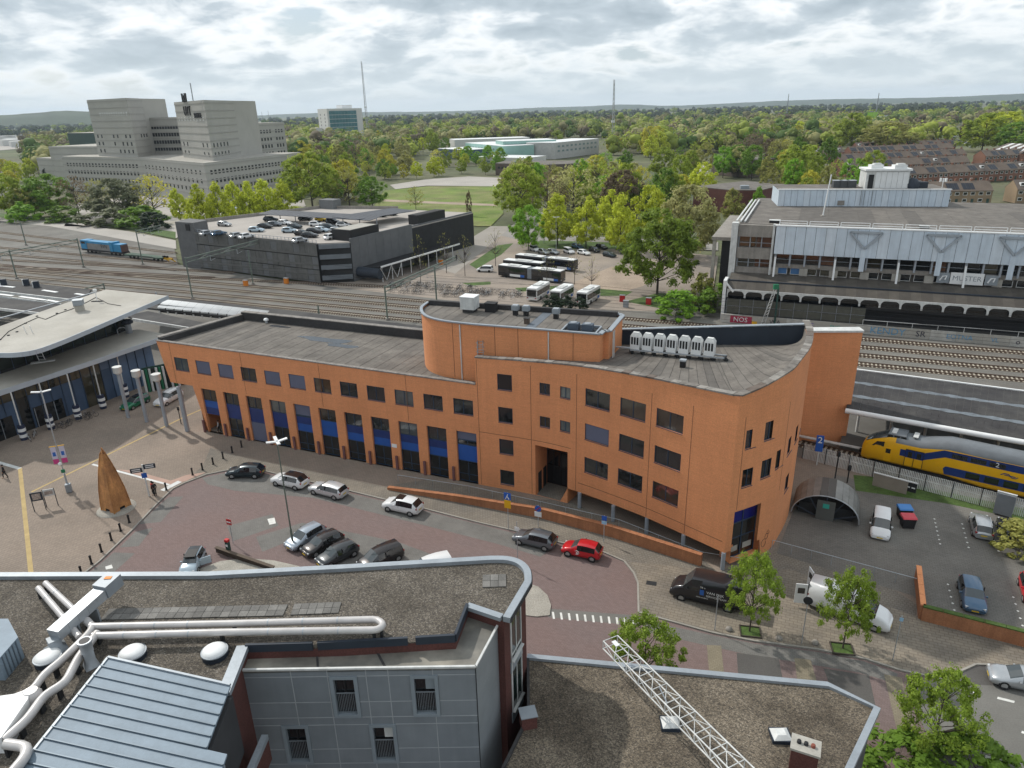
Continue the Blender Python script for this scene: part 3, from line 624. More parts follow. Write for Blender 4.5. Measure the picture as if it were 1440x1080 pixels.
	# entrance recess: glazed doors
p,q=hi.at(E0+.02,0,-3.15),hi.at(E1-.02,0,-3.15);d=(q-p).normalized();n_=Vector((d.y,-d.x,0));L=(q-p).length
m_=MB();pnl(m_,p,q,0.1,6.25,0,.03,n_);m_.build('entrance_glazing',GLASS_D,OB)
m_=MB()
for k in range(6):pnl(m_,p+d*(L*k/5-.04),p+d*(L*k/5+.04),0.1,6.2,.03,.12,n_)
for z in(2.4,4.3,6.1):pnl(m_,p,q,z,z+.1,.03,.11,n_)
m_.build('entrance_frame',BLACK,OB)
for k in range(5):m_=MB();pnl(m_,p+d*(L*k/5+.08),p+d*(L*(k+1)/5-.08),0.2,2.38,.035,.08,n_);m_.build('entrance_door',mat('black_door',(0.012,0.012,0.014),0.45,0,.1),OB)
m_=MB();m_.sheet([hi.at(E0+.05,0,-.05),hi.at(E1-.05,0,-.05),hi.at(E1-.05,0,-3.1),hi.at(E0+.05,0,-3.1)],.142);m_.build('entrance_floor',FOOT,OB)
# side doors in the recess
i0=hi.seg(E0);pw=hi.at(E0,0,0,i0);nn=hi.nrm(E0);dd_=Vector((-nn.y,nn.x,0))
for k,(a,c)in enumerate(((0.7,1.5),(2.0,2.8))):
	m_=MB();pnl(m_,pw-nn*a,pw-nn*c,.1,2.5,-0.02,0.05,Vector((math.cos(math.atan2(nn.y,nn.x)+math.pi/2),math.sin(math.atan2(nn.y,nn.x)+math.pi/2),0)));m_.build('side_door',DARK,OB)
	# glazed corner door under the right face
A2,C2=hi.at(D0+.02,0,-.7),hi.at(D1-.02,0,-.7);d=(C2-A2).normalized();n_=Vector((d.y,-d.x,0));L=(C2-A2).length
f_=MB()
for k in range(3):pnl(f_,A2+d*(L*k/2-.05),A2+d*(L*k/2+.05),.6,6.0,0,.1,n_)
for z in(.6,2.6,4.2,5.9):pnl(f_,A2,C2,z,z+.09,0,.09,n_)
fo=f_.build('corner_window',NAVY,OB)
for z0,z1,mm in((.7,2.58,GLASS_D),(2.7,4.18,GLASS),(4.3,5.88,mat('deep_blue_glass',(0.01,0.015,0.16),0.1,0,.2))):
	for k in range(2):g_=MB();pnl(g_,A2+d*(L*k/2+.05),A2+d*(L*(k+1)/2-.05),z0,z1,.02,.04,n_);g_.build('pane',mm,fo)
for k in range(2):g_=MB();pnl(g_,A2+d*(L*k/2+.35),A2+d*(L*(k+1)/2-.3),1.15,1.75,.045,.055,n_);g_.build('window_poster',CONCL,fo)
# columns beneath the overhang
for x,y in((815,716),(862,735),(909,752),(960,777),(1016,803)):
	p=G(x,y);MB().tube((p.x,p.y+.12,0.0),(p.x,p.y+.12,1.94 if x>1000 else 1.96),0.2,14).build('column',COLGREY,OB)
	# parapet cap stones along the high wing
s=0.0
stone=[mat('cap_stone_a',(0.17,0.155,0.14),0.9,0,.3,1.5),mat('cap_stone_b',(0.25,0.235,0.215),0.9,0,.3,1.5),mat('cap_stone_c',(0.13,0.105,0.09),0.9,0,.3,1.5)]
rs=random.Random(8)
while s<hi.S[-1]-0.4:
	e=min(s+0.88,hi.S[-1]);zA,zC=ztop(s),ztop(e);b=MB()
	a0,a1,c0,c1=hi.at(s,0,.06),hi.at(s,0,-.62),hi.at(e-.03,0,.06),hi.at(e-.03,0,-.62);u_=rs.random()*.05
	vs=[(q.x,q.y,z-.03)for q,z in((a0,zA),(c0,zC),(c1,zC),(a1,zA))]+[(q.x,q.y,z+.09+u_)for q,z in((a0,zA),(c0,zC),(c1,zC),(a1,zA))]
	b.add(vs,[(3,2,1,0),(4,5,6,7),(0,1,5,4),(1,2,6,5),(2,3,7,6),(3,0,4,7)]);b.build('cap_stone',rs.choice(stone[:2]if rs.random()<.75 else stone),OB);s=e
	# roof of the high wing: strips from the curved front edge to the screen wall at the rear
RL,RRt=Vector((12.2,75.8,0)),Vector((30.4,70.3,0))
kN=40;bl_=[BITUMEN,MATS['bitumen_mid'],BITUMEN,MATS['bitumen_light'],BITUMEN]
def front(t):
	s_=6.0+(hi.S[-1]-1.0-6.0)*t;return hi.at(s_,ztop(s_)-.22,-.6)
def rear(t):
	p=RL.lerp(RRt,t);p=Vector((p.x,p.y,15.0+1.3*t));return p
RDK=MB()
for k in range(kN):
	t0,t1=k/kN,(k+.955)/kN;a,c,d_,e_=front(t0),front(t1),rear(t1),rear(t0);o_=Vector((0,0,.012 if k%2 else 0))
	b=MB();N_=5
	for q in range(N_):
		f0,f1=q/N_,(q+1)/N_
		def mix_(A,Bq,f):p=A.lerp(Bq,f);z=A.z+(Bq.z-A.z)*(f**0.6);return Vector((p.x,p.y,z))+o_
		b.quad(mix_(a,e_,f0),mix_(c,d_,f0),mix_(c,d_,f1),mix_(a,e_,f1))
	b.build('roofing_strip',bl_[rs.randrange(5)],OB)
	a,c,d_,e_=front(k/kN),front((k+1)/kN),rear((k+1)/kN),rear(k/kN);o_=Vector((0,0,-.03))
	for q in range(N_):f0,f1=q/N_,(q+1)/N_;RDK.quad(mix_(a,e_,f0),mix_(c,d_,f0),mix_(c,d_,f1),mix_(a,e_,f1))
RDK.build('roof_deck',BITUMEN_D,OB)
b=MB();MBf=[hi.at(6.0*i/4,15.2,-.6)for i in range(5)]
b.sheet([(p.x,p.y)for p in MBf]+[(12.2,75.8),(9,69.5),(-3.2,74)],15.12);b.build('roof_ledge',BITUMEN_D,OB)
# navy screen wall
k=16
for i in range(k):
	p,q=RL.lerp(RRt,i/k),RL.lerp(RRt,(i+1)/k+.004);z0,z1=14.6+1.3*i/k,16.75+1.75*i/k
	d=(q-p).normalized();n_=Vector((d.y,-d.x,0));b=MB();pnl(b,p,q,z0,z1,-.12,.0+.01*(i%2),n_);b.build('screen_panel',NAVYCLAD,OB)
b=MB();b.bar(Vector((RL.x,RL.y+.1,16.8)),Vector((RRt.x,RRt.y+.1,18.55)),.5,.1);b.build('screen_coping',ZINC,OB)
# end slab wall
b=MB();b.prism([(34.3,80.9),(41.6,80.2),(41.7,81.4),(34.3,82.1)],0,14.35);b.build('end_wall',BRICK,OB)
b=MB();b.prism([(30.6,80.9),(41.7,80.1),(41.8,81.6),(30.6,82.3)],14.36,14.6);b.build('end_wall_coping',WHITEW,OB)
# ---------------- rounded roof block
ZD=18.55
dp=smooth_path([(-9.8,83.2),(-10.35,80.6),(-9.6,77.4),(-7.6,75.1),(-4.0,73.3)],5)+[(3.0,70.85),(9.0,68.6)]
drum=Wall(dp);b=MB();drum.grid(b,[],lambda s:11.5,lambda s:ZD)
rw=Wall([(9.0,68.6),(9.55,69.75),(10.05,69.55),(10.2,69.9),(12.3,75.2),(12.0,75.9),(-9.8,83.2)]);rw.grid(b,[],lambda s:11.5,lambda s:ZD)
b.build('roof_block_wall',BRICK,OB)
zt_=ZD-.25
droof=[(p[0],p[1])for p in dp]+[(9.5,69.8),(12.2,75.3),(11.9,75.8)]
well=[(5.2,70.3),(8.6,69.1),(9.5,71.4),(6.1,72.7)]
droof=[(1.2+(x-1.2)*.985,76+(y-76)*.985)for x,y in droof]
MB().prism(droof,ZD-1.2,zt_-.05).build('roof_deck',BITUMEN,OB)
strips(OB,droof,(0.36,0.93),1.1,zt_,BITUMEN,seed=9,gap=.045,mats=[BITUMEN_B,MATS['bitumen_light'],MATS['bitumen_mid']])
b=MB()
for w_ in(drum,rw):
	for a,c in zip(w_.p,w_.p[1:]):
		if(c-a).length>.05:b.bar(Vector((a.x,a.y,ZD)),Vector((c.x,c.y,ZD)),.34 if w_ is drum else .5,.14)
b.build('roof_edge_trim',ZINC,OB)
b=MB();b.bar(Vector((-9.6,82.9,ZD+.02)),Vector((11.8,75.7,ZD+.02)),.5,.55);b.build('rear_upstand',BITUMEN_D,OB)
# sunken plant well: raised kerb with dark floor and two coolers
b=MB()
for a,c in zip(well,well[1:]+well[:1]):b.bar(Vector((*a,zt_+.12)),Vector((*c,zt_+.12)),.16,.28)
b.build('plant_well_kerb',ZINC,OB);MB().sheet(well,zt_+.028).build('plant_well_floor',BLACK,OB)
for k,(x,y)in enumerate(((6.6,71.3),(8.0,70.75))):
	c_=thing('rooftop_cooler',('left' if k==0 else 'right')+' dark blue cooler inside the sunken well of the rounded roof block','cooling unit',(x,y,zt_+.03),group='coolers in the plant well')
	MB().box((0,0,.35),(1.1,.9,.7),-.37).build('casing',mat('cooler_blue_grey',(0.09,.115,.15),.5,.2,.1),c_,world=False);MB().lathe((0,0,.7),[(.36,0),(.36,.08),(.3,.09)],14).build('fan_ring',GREYM,c_,world=False)
	# rain pipes, ladder, wall seams
for s_,z0,z1 in((drum.S[-3]-1.6,12.0,ZD-.2),(drum.S[-3]+8.4,15.2,ZD-.2)):
	p=drum.at(s_,0,.1);MB().tube((p.x,p.y,z0),(p.x,p.y,z1),.07,8).build('rain_pipe',WHITEW,OB)
for z0,z1,dx in((15.2,ZD-.2,0),):
	for(x,y)in((10.45,70.2),(10.65,70.7)):MB().tube((x+.12,y-.05,z0),(x+.12,y-.05,z1),.06,8).build('rain_pipe',WHITEW,OB)
for s_ in[drum.S[-3]-2.6,drum.S[-3]+2.4,drum.S[-3]+5,drum.S[-3]+11]:
	p=drum.at(s_,0,.006);b=MB();pnl(b,p,drum.at(s_+.05,0,.006),12.2,ZD-.1,-.02,.008,drum.nrm(s_));b.build('expansion_joint',mat('joint_sealant',(0.16,.075,.04),.9,0,.1),OB)
for w_,ss2,zt2 in((low,[12*i+2.2 for i in range(4)],ZL-.1),(hi,[.15,6.3,11.6,20.1,SC-4.3,SC+.9,SC+6.8],15.2)):
	for s_ in ss2:
		z0=6.7 if w_ is low else(2.0 if s_>E1 else 6.4 if s_>6.6 else .2)
		if w_ is hi and s_>SC:z0=6.2
		b=MB();pnl(b,w_.at(s_,0,0),w_.at(s_+.045,0,0),z0,zt2,-.02,.008,w_.nrm(s_));b.build('expansion_joint',MATS['joint_sealant'],OB)
for s_a,s_b,z in((.2,11.0,6.75),(11.9,SC-.3,3.0)):
	b=MB();k=12
	for i in range(k):pnl(b,hi.at(s_a+(s_b-s_a)*i/k,0),hi.at(s_a+(s_b-s_a)*(i+1)/k,0),z,z+.05,-.02,.007,hi.nrm(s_a+(s_b-s_a)*(i+.5)/k))
	b.build('expansion_joint',MATS['joint_sealant'],OB)
la=thing('roof_ladder','galvanised hooped roof ladder at the step between the orange roofs','ladder',(-3.3,72.2,15.2));b=MB()
for dx in(-.3,.3):b.tube((dx,0,-.5),(dx,0,1.6),.035,6);b.tube((dx,0,1.6),(dx,.9,1.6),.035,6);b.tube((dx,.9,1.6),(dx,.9,0),.035,6)
b.build('rail',STEEL,la,world=False);b=MB()
for z in np.arange(-.4,1.6,.3):b.tube((-.3,0,z),(.3,0,z),.02,5)
b.build('rungs',STEEL,la,world=False);b=MB()
for z in(.5,1.0,1.5):b.path([(-.3,0,z),(-.45,.35,z),(-.2,.75,z),(.2,.75,z),(.45,.35,z),(.3,0,z)],.02,5)
b.build('hoop',STEEL,la,world=False)
# roof plant on the rounded block
def vent(x,y,z,label,kind):
	p=G(x,y,z);v=thing('roof_vent',label,'roof vent',tuple(p),group='vents on the rounded roof block')
	if kind=='box':
		MB().box((0,0,.2),(1.3,1.3,.4),-.37).build('kerb',BITUMEN_D,v,world=False);MB().box((0,0,1.1),(1.7,1.6,1.4),-.37).build('casing',WHITEW,v,world=False);MB().box((0,0,1.84),(1.8,1.7,.08),-.37).build('lid',WHITE,v,world=False)
	elif kind=='dark':
		MB().box((0,0,.5),(1.2,1.0,1.0),-.37).build('casing',BLACK,v,world=False);MB().box((0,0,1.03),(1.35,1.1,.08),-.37).build('lid',DARK,v,world=False)
	else:
		MB().box((0,0,.3),(.5,.5,.6),-.37).build('stack',BLACK,v,world=False)
		b=MB();b.box((0,0,.85),(.75,.7,.5),-.37);b.build('casing',GREYM,v,world=False);b=MB();b.box((0,0,1.14),(.62,.58,.1),-.37);b.build('lid',STEEL,v,world=False)
vent(661,438,zt_,'pale grey box vent at the left of the rounded roof block','box');vent(691,438,zt_,'black box vent second from the left on the rounded roof block','dark')
for x,y,l in((725,443,'small grey cowl vent, left of the two close together'),(740,444,'small grey cowl vent, right of the two close together'),(782,448,'small grey cowl vent standing alone towards the plant well')):vent(x,y,zt_,l,'cowl')
p=G(741,455,zt_);v=thing('roof_hatch_stub','short brown pipe stub below the two grey cowl vents','roof vent',tuple(p));MB().box((0,0,.3),(.5,.5,.6),-.37).build('stub',mat('brown_stub',(.1,.075,.06),.9),v,world=False);MB().box((0,0,.62),(.62,.62,.05),-.37).build('lid',BITUMEN_D,v,world=False)
# seven condenser units on a steel frame
fr0=G(888,494,15.6);fr1=G(1020,506,16.1);d=(fr1-fr0);
rk=thing('condenser_rack','long low steel rack carrying seven white condensers on the orange building roof','steel rack',tuple(fr0));b=MB()
dn=Vector((-d.y,d.x,0)).normalized()
for o_ in(-.45,.45):b.bar(fr0+dn*o_+Vector((0,0,.3)),fr1+dn*o_+Vector((0,0,.3)),.12,.14)
b.build('beam',STEEL,rk);b=MB()
for i in range(9):
	p=fr0.lerp(fr1,i/8);b.bar(p-dn*.5+Vector((0,0,.28)),p+dn*.5+Vector((0,0,.28)),.1,.1);b.box((p.x,p.y,p.z+.02),(.3,.9,.36))
b.build('foot',DARK,rk);b=MB();pa=fr0-d.normalized()*2.4
b.bar(pa+Vector((0,0,.35)),fr0+Vector((0,0,.35)),.3,.12);b.build('cable_tray',STEEL,rk)
cproto=None
for i in range(7):
	p=fr0.lerp(fr1,(i+.35)/7.6)+Vector((0,0,.38));rz=math.atan2(d.y,d.x)
	lab=('leftmost','second from the left','third from the left','middle','third from the right','second from the right','rightmost')[i]+' white condenser of the seven on the orange roof'
	if cproto is None:
		cproto=thing('condenser',lab,'air conditioner',(0,0,0),0.0001,'row of seven white condensers')
		b=MB();b.box((0,0,.72),(1.0,.78,1.44));b.build('casing',WHITE,cproto,world=False)
		b=MB();tp=[(-.5,-.39),(.5,-.39),(.5,.39),(-.5,.39)];b.add([(x,y,1.44)for x,y in tp]+[(x*.72,y*.72,1.7)for x,y in tp],[(0,1,5,4),(1,2,6,5),(2,3,7,6),(3,0,4,7),(4,5,6,7)]);b.box((0,0,1.74),(.62,.46,.1));b.build('fan_hood',WHITEW,cproto,world=False)
		for x in(-.3,0,.3):MB().box((x,-.395,.92),(.2,.02,.8)).build('grille',DARK,cproto,world=False)
		cproto.location=p;cproto.rotation_euler=(0,0,rz)
	else:dup(cproto,p,rz,lab)
p=G(960,517,15.9);v=thing('roof_vent','small black vent with a pale cap in front of the condensers','roof vent',tuple(p));MB().box((0,0,.35),(.5,.45,.7),-.5).build('stack',BLACK,v,world=False);MB().box((0,0,.78),(.6,.55,.16),-.5).build('lid',STEEL,v,world=False)
# ---------------- brick ramp wall and handrail in front
RW=thing('ramp_wall','long low orange brick wall rising along the ramp before the entrance','wall',tuple(G(700,715)))
rp=[G(*q)for q in((545,690),(640,707),(760,730),(860,757),(985,798))]
b=MB()
for k,(a,c)in enumerate(zip(rp,rp[1:])):
	d=(c-a).normalized();n_=Vector((d.y,-d.x,0));za=[.35,.8,1.15,1.25,1.25];a0,a1,c0,c1=a,a-n_*.35,c,c-n_*.35
	vs=[(q.x,q.y,0)for q in(a0,c0,c1,a1)]+[(a0.x,a0.y,za[k]),(c0.x,c0.y,za[k+1]),(c1.x,c1.y,za[k+1]),(a1.x,a1.y,za[k])]
	b.add(vs,[(0,1,5,4),(1,2,6,5),(2,3,7,6),(3,0,4,7)])
b.build('wall',BRICK2,RW);b=MB()
for k,(a,c)in enumerate(zip(rp,rp[1:])):
	d=(c-a).normalized();n_=Vector((d.y,-d.x,0));L=(c-a).length;m_=max(1,int(L/.9));za=[.35,.8,1.15,1.25,1.25]
	for i in range(m_):
		q0,q1=a+d*L*i/m_,a+d*(L*(i+1)/m_-.02);z0,z1=za[k]+(za[k+1]-za[k])*i/m_,za[k]+(za[k+1]-za[k])*(i+1)/m_
		bb=MB();vs=[(q.x,q.y,z)for q,z in((q0+n_*.05,z0),(q1+n_*.05,z1),(q1-n_*.42,z1),(q0-n_*.42,z0))];vs+=[(x,y,z+.09)for x,y,z in vs]
		bb.add(vs,[(3,2,1,0),(4,5,6,7),(0,1,5,4),(1,2,6,5),(2,3,7,6),(3,0,4,7)]);bb.build('cap',BRICK2,RW)
WALKP=[(545,684),(600,676),(680,690),(755,704),(800,705),(870,740),(960,785),(985,790),(862,753),(760,726),(640,703)]
b=MB();b.sheet([G(*q)for q in WALKP],.128);struct('ramp',b,FOOT)
hr=thing('handrail','thin grey handrail along the ramp between brick wall and columns','handrail',tuple(G(800,720)));b=MB()
hp_=[G(*q)for q in((560,678),(660,694),(760,716),(870,742),(985,788),(1060,800))]
for a,c in zip(hp_,hp_[1:]):b.tube(a+Vector((0,0,.95)),c+Vector((0,0,.95)),.03,6)
b.build('rail',STEEL,hr)
for a,c in zip(hp_,hp_[1:]):
	k=max(1,int((c-a).length/2.2))
	for i in range(k):p=a.lerp(c,i/k);MB().tube((p.x,p.y,.1),(p.x,p.y,.95),.025,6).build('post',STEEL,hr)
	# graffiti tag on the corner and a sign between the bays
b=MB();s0=SC+5.0
for cz,r_,st_ in((1.75,.42,0),(2.35,.3,.35),(2.7,.22,.55)):
	q=[hi.at(s0+st_+r_*math.cos(t)*.8,cz-.4+r_*math.sin(t),.015)for t in np.linspace(.4,6.4,14)];b.path(q,.018,4)
b.build('graffiti_tag',BLACK,OB)
q=MB();pnl(q,low.at(35.6,0),low.at(36.3,0),2.9,3.35,.01,.04,low.nrm(1));q.build('street_name_plate',WHITE,OB)
# ------------------------------------------------------------------ station building (left)
ROOFW=mat('pale_roof_membrane',(0.42,0.40,0.36),0.85,0,0.10,0.2,fine=0.05,fs=3,tint=((0.34,0.32,0.28),0.12))
FASCIA=mat('pale_blue_fascia',(0.42,0.475,0.53),0.5,0.2,0.06,0.4)
BLUEW=mat('slate_blue_panel',(0.055,0.095,0.165),0.5,0,0.12,0.4,streak=.1)
BLUEL=mat('light_slate_blue_panel',(0.11,0.17,0.27),0.5,0,0.1,0.4)
GLASST=glass('warm_tinted_glass',(0.05,0.046,0.03));GLASSG=glass('green_tinted_glass',(0.012,0.022,0.02))
ST=thing('station_building','low railway station hall with pale curved roof, blue panels and glass front','station',(-66,100,0))
fpts=[Vector((-72.5,78.0,0)),Vector((-68.6,86.4,0)),Vector((-63.9,94.9,0)),Vector((-61.0,101.0,0)),Vector((-57.6,108.6,0))]
fw_=Wall([(p.x,p.y)for p in fpts]);LF=fw_.S[-1]
b=MB();b.prism([(p.x,p.y)for p in fpts]+[(-63,112.5),(-73,93),(-79,80)],0,6.9);b.build('inner_core',DARK,ST)
# facade: glass bays with mullions above, blue panels below
n=22
for i in range(n):
	s0,s1=LF*i/n,LF*(i+1)/n;p,q=fw_.at(s0,0),fw_.at(s1,0);n_=fw_.nrm((s0+s1)/2)
	glz=i in(0,1,2,8,14,15)
	b=MB();pnl(b,p,q,4.9,6.85,.02,.06,n_);b.build('clerestory_pane',GLASST if i<16 else BLUEL,ST)
	b=MB();pnl(b,p,q,0.1,4.88,.02,.07 if i%2 else .075,n_)
	b.build('blue_panel' if not glz else 'glass_bay',(GLASST if i>12 else GLASS)if glz else(BLUEL if i>=17 else BLUEW),ST)
	b=MB();pnl(b,p,p+(q-p).normalized()*.09,.1,6.85,.06,.16,n_);b.build('mullion',NAVY,ST)
for s0,s1 in((LF*9.2/n,LF*11.8/n),(LF*4.2/n,LF*7.4/n)):
	d=MB();pnl(d,fw_.at(s0,0),fw_.at(s1,0),.1,3.0,.08,.14,fw_.nrm((s0+s1)/2));o=d.build('entrance_glazing',GLASS_D,ST)
	for k in range(3):e=MB();sa=s0+(s1-s0)*k/3;pnl(e,fw_.at(sa+.1,0),fw_.at(sa+.2,0),.1,2.9,.14,.2,fw_.nrm(sa));e.build('door_frame',GREYM,o)
sgn=MB();
lowr=[Vector((-72.0,72.0,0)),Vector((-66.0,85.9,0)),Vector((-60.1,97.4,0)),Vector((-54.6,109.3,0)),Vector((-61.2,112.8,0)),Vector((-63.0,112.0,0)),Vector((-70.4,93.0,0)),Vector((-80,74,0))]
b=MB();b.prism([(p.x,p.y)for p in lowr],6.95,7.5);b.build('lower_roof',ROOFW,ST)
b=MB()
for a,c in zip(lowr[:4],lowr[1:4]):d=(c-a).normalized();pnl(b,a,c,6.9,7.58,0.0,.12,Vector((d.y,-d.x,0)))
b.build('lower_roof_edge',FASCIA,ST)
# clerestory storey between the two roofs
up_=Wall([(-73.5,76),(-70.2,93.4),(-66.2,103.8),(-62.8,112.2)])
up_.p=[Vector((-76,80,0)),Vector((-69.8,93.6,0)),Vector((-66.2,103.8,0)),Vector((-62.8,112.2,0))]
up_=Wall([(p.x,p.y)for p in up_.p]);LU=up_.S[-1]
b=MB();b.prism([(p.x,p.y)for p in up_.p]+[(-69,118),(-80,96)],7.4,11.2);b.build('upper_core',DARK,ST)
for i in range(18):
	s0,s1=LU*i/18,LU*(i+1)/18;n_=up_.nrm((s0+s1)/2)
	b=MB();pnl(b,up_.at(s0,0),up_.at(s1,0),7.9,11.2,.02,.05,n_);b.build('upper_pane',GLASSG,ST)
	b=MB();pnl(b,up_.at(s0,0),up_.at(s0+.08,0),7.5,11.2,.05,.12,n_);b.build('upper_mullion',NAVY,ST)
uroof=smooth_path([(-75.2,92.0),(-72,90.0),(-66.2,87.7),(-62.6,88.2),(-61.2,91.4),(-60.0,98.4),(-58.6,108),(-57.3,117.0)],4)+[(-70.8,122.9),(-73.0,111),(-74.6,100.5),(-86,84),(-84,78)]
b=MB();b.prism(uroof,11.5,12.0);b.build('upper_roof',ROOFW,ST)
b=MB()
for a,c in zip(uroof[:29],uroof[1:29]):a,c=Vector((*a,0)),Vector((*c,0));d=(c-a).normalized();pnl(b,a,c,11.42,12.06,0.0,.1,Vector((d.y,-d.x,0)))
b.build('fascia',FASCIA,ST)
b=MB();b.bar((-71.5,121.0,12.02),(-85,85,12.02),.3,.12);b.build('roof_edge_trim',GREYM,ST)
b=MB();cp=[G(q[0],q[1],12.05)for q in((0,478),(12,466),(36,454),(54,446),(64,449),(82,441),(100,435),(122,425),(135,418))]
for a,c in zip(cp,cp[1:]):b.tube(a,c,.05,5)
cp=[G(q[0],q[1],12.05)for q in((135,418),(152,427),(170,430))]
for a,c in zip(cp,cp[1:]):b.tube(a,c,.05,5)
b.build('lightning_conductor',DARK,ST)
b=MB()
for x,y in((0,478),(12,472),(24,467),(36,455),(52,445),(80,441),(92,436),(105,431)):p=G(x,y,12.0);b.box((p.x,p.y,12.06),(.25,.25,.12))
b.build('conductor_block',DARK,ST)
p=G(113,437,12.0);v=thing('rooftop_fan','square grey rooftop fan on the pale curved station roof','roof fan',tuple(p));MB().box((0,0,.45),(1.1,1.1,.9),.3).build('kerb',ROOFW,v,world=False);MB().box((0,0,1.35),(1.3,1.3,.8),.3).build('casing',GREYM,v,world=False);MB().box((0,0,1.78),(1.45,1.45,.07),.3).build('lid',STEEL,v,world=False)
p=G(137,424,12.0);v=thing('roof_mast','small white camera mast on the pale station roof','mast',tuple(p));MB().tube((0,0,0),(0,0,1.9),.06,6).build('pole',WHITE,v,world=False);MB().box((0,0,1.9),(.5,.3,.35)).build('camera',WHITE,v,world=False);MB().box((0,0,.05),(1.8,.5,.1)).build('base',DARK,v,world=False)
p=G(60,508,7.5);v=thing('roof_ladder','white steel ladder between the two station roofs','ladder',tuple(p));b=MB()
for dx in(-.45,.45):b.tube((dx,0,0),(dx-.3,-.9,5.6),.05,6)
b.build('rail',WHITE,v,world=False);b=MB()
for k in range(9):b.tube((-.45-.3*k/10,-.9*k/10,.5*k+.3),(.45-.3*k/10,-.9*k/10,.5*k+.3),.03,5)
b.build('rung',WHITE,v,world=False);tag(v.children[-1],kind='stuff');MB().box((.3,-.4,.08),(3.0,.6,.16),.45).build('foot_plate',WHITEW,v,world=False)
for k,(x,y)in enumerate(((19,515),(31,511))):
	p=G(x,y,7.5);v=thing('air_conditioner',('left' if k==0 else 'right')+' pale air conditioner under the curved station roof','air conditioner',tuple(p),group='air conditioners by the station clerestory')
	MB().box((0,0,.5),(1.25,.6,.95),1.15).build('casing',WHITEW,v,world=False)
	b=MB();b.tube((.22,-.1,.5),(.36,-.16,.5),.34,14);b.build('fan',DARK,v,world=False)
p=G(182,468,7.5);v=thing('roof_cowl','dark blue round cowl vent at the right end of the lower station roof','roof vent',tuple(p));b=MB();b.tube((0,0,0),(0,0,1.6),.5,12);b.build('stack',GREYM,v,world=False);b=MB();b.lathe((0,0,1.6),[(.85,0),(.9,.3),(.6,.6),(.1,.7)],14);b.build('cowl',NAVYCLAD,v,world=False)
b=MB();b.path([(-1.3,-1,0),(-1.3,-1,.8),(-1,-.8,1.1),(-.5,-.5,1.1),(-.2,-.3,.8)],.08,6);b.build('handrail',STEEL,v,world=False)
# slender poles with striped feet
STRIPED=mat('striped_foot_navy',(0.02,0.028,0.06),.6)
proto=None
for k,((x,y),lab)in enumerate((((35,619),'leftmost'),((73,604),'second from the left, behind the banner lamp post'),((111,590),'middle, beside the blue wall'),((146,575),'fourth from the left'),((178,559),'rightmost, behind the dark green car'))):
	p=G(x,y);l_='slender white station pole with striped foot, '+lab
	if proto is None:
		proto=thing('roof_pole',l_,'pole',tuple(p),0.0001,'striped roof poles in front of the station');MB().tube((0,0,0),(0,0,6.92),.09,8).build('shaft',WHITEW,proto,world=False)
		for i in range(5):MB().tube((0,0,.1+i*.42),(0,0,.1+(i+1)*.42-.002),.44+(.04 if i%2 else 0),16).build('stripe_band',STRIPED if i%2==0 else WHITE,proto,world=False)
	else:dup(proto,p,0,l_)
	# three free-standing columns with caps and the one under the orange overhang
proto=None
for(x,y),lab in(((181,588),'tall grey column with a box cap, farthest left of three on the plaza'),((207,594),'tall grey column with a box cap, middle of three on the plaza'),((235,600),'tall grey column with a box cap, nearest the orange building')):
	p=G(x,y)
	if proto is None:
		proto=thing('capped_column',lab,'column',tuple(p),0.0001,'capped grey columns on the plaza');MB().tube((0,0,0),(0,0,6.9),.25,16).build('shaft',COLGREY,proto,world=False)
		MB().lathe((0,0,6.7),[(.28,0),(.58,.25),(.6,.3),(.6,.95),(.63,1.0),(.63,1.1)],8).build('cap',WHITEW,proto,world=False)
	else:dup(proto,p,0,lab)
p=G(264,607);v=thing('column','plain grey column carrying the left tip of the orange upper storey','column',tuple(p));MB().tube((0,0,0),(0,0,6.6),.30,16).build('shaft',COLGREY,v,world=False)
p=G(255,597);v=thing('signpost','thin dark post between the grey columns by the orange building','post',tuple(p));MB().tube((0,0,0),(0,0,2.6),.06,8).build('pole',DARK,v,world=False);MB().box((0,0,2.4),(.3,.06,.5)).build('plate',DARK,v,world=False)
# kiosk, slatted green screen between station and orange building
KS=thing('slatted_screen','white and green slatted screen wall between the station and the orange building','screen wall',tuple(G(232,545)))
a,c=G(207,553),G(262,541)
for i in range(13):
	p=a.lerp(c,i/12);b=MB();b.box((p.x,p.y,1.9),(.32,.14,3.8),-.3);b.build('slat',(WHITE,GREENP,WHITE,BLACK)[i%4],KS)
b=MB();d=(c-a).normalized();pnl(b,a,c,0,4.0,-.5,-.3,Vector((d.y,-d.x,0)));b.build('back_board',DKGREEN,KS)
# ------------------------------------------------------------------ platform canopies
def canopy(name,label,poly,z,m,th=.35,edge=None,posts=()):
	r=thing(name,label,'platform roof',(poly[0][0],poly[0][1],0));b=MB();b.prism([(p[0],p[1])for p in poly],z-th,z);b.build('roof',m,r)
	if edge:
		for a,c in edge:b=MB();b.bar(Vector((a[0],a[1],z-.1)),Vector((c[0],c[1],z-.1)),.25,.5);b.build('gutter',WHITEW,r)
	for x,y in posts:MB().tube((x,y,0),(x,y,z-th),.14,8).build('post',COLGREY,r)
	return r
CANO=mat('dark_canopy_roof',(.036,.034,.036),.85,0,.25,.3,fine=.15,fs=3,tint=((.052,.05,.048),.3))
P5=lambda*q:[tuple(G(x,y,5.0)[:2])for x,y in q]
cl_=canopy('platform_roof','dark flat platform roof left behind the curved station roof',P5((-70,386),(0,393),(128,407),(118,424),(-70,402)),5.0,CANO,edge=[(P5((-70,402))[0],P5((120,424))[0])])
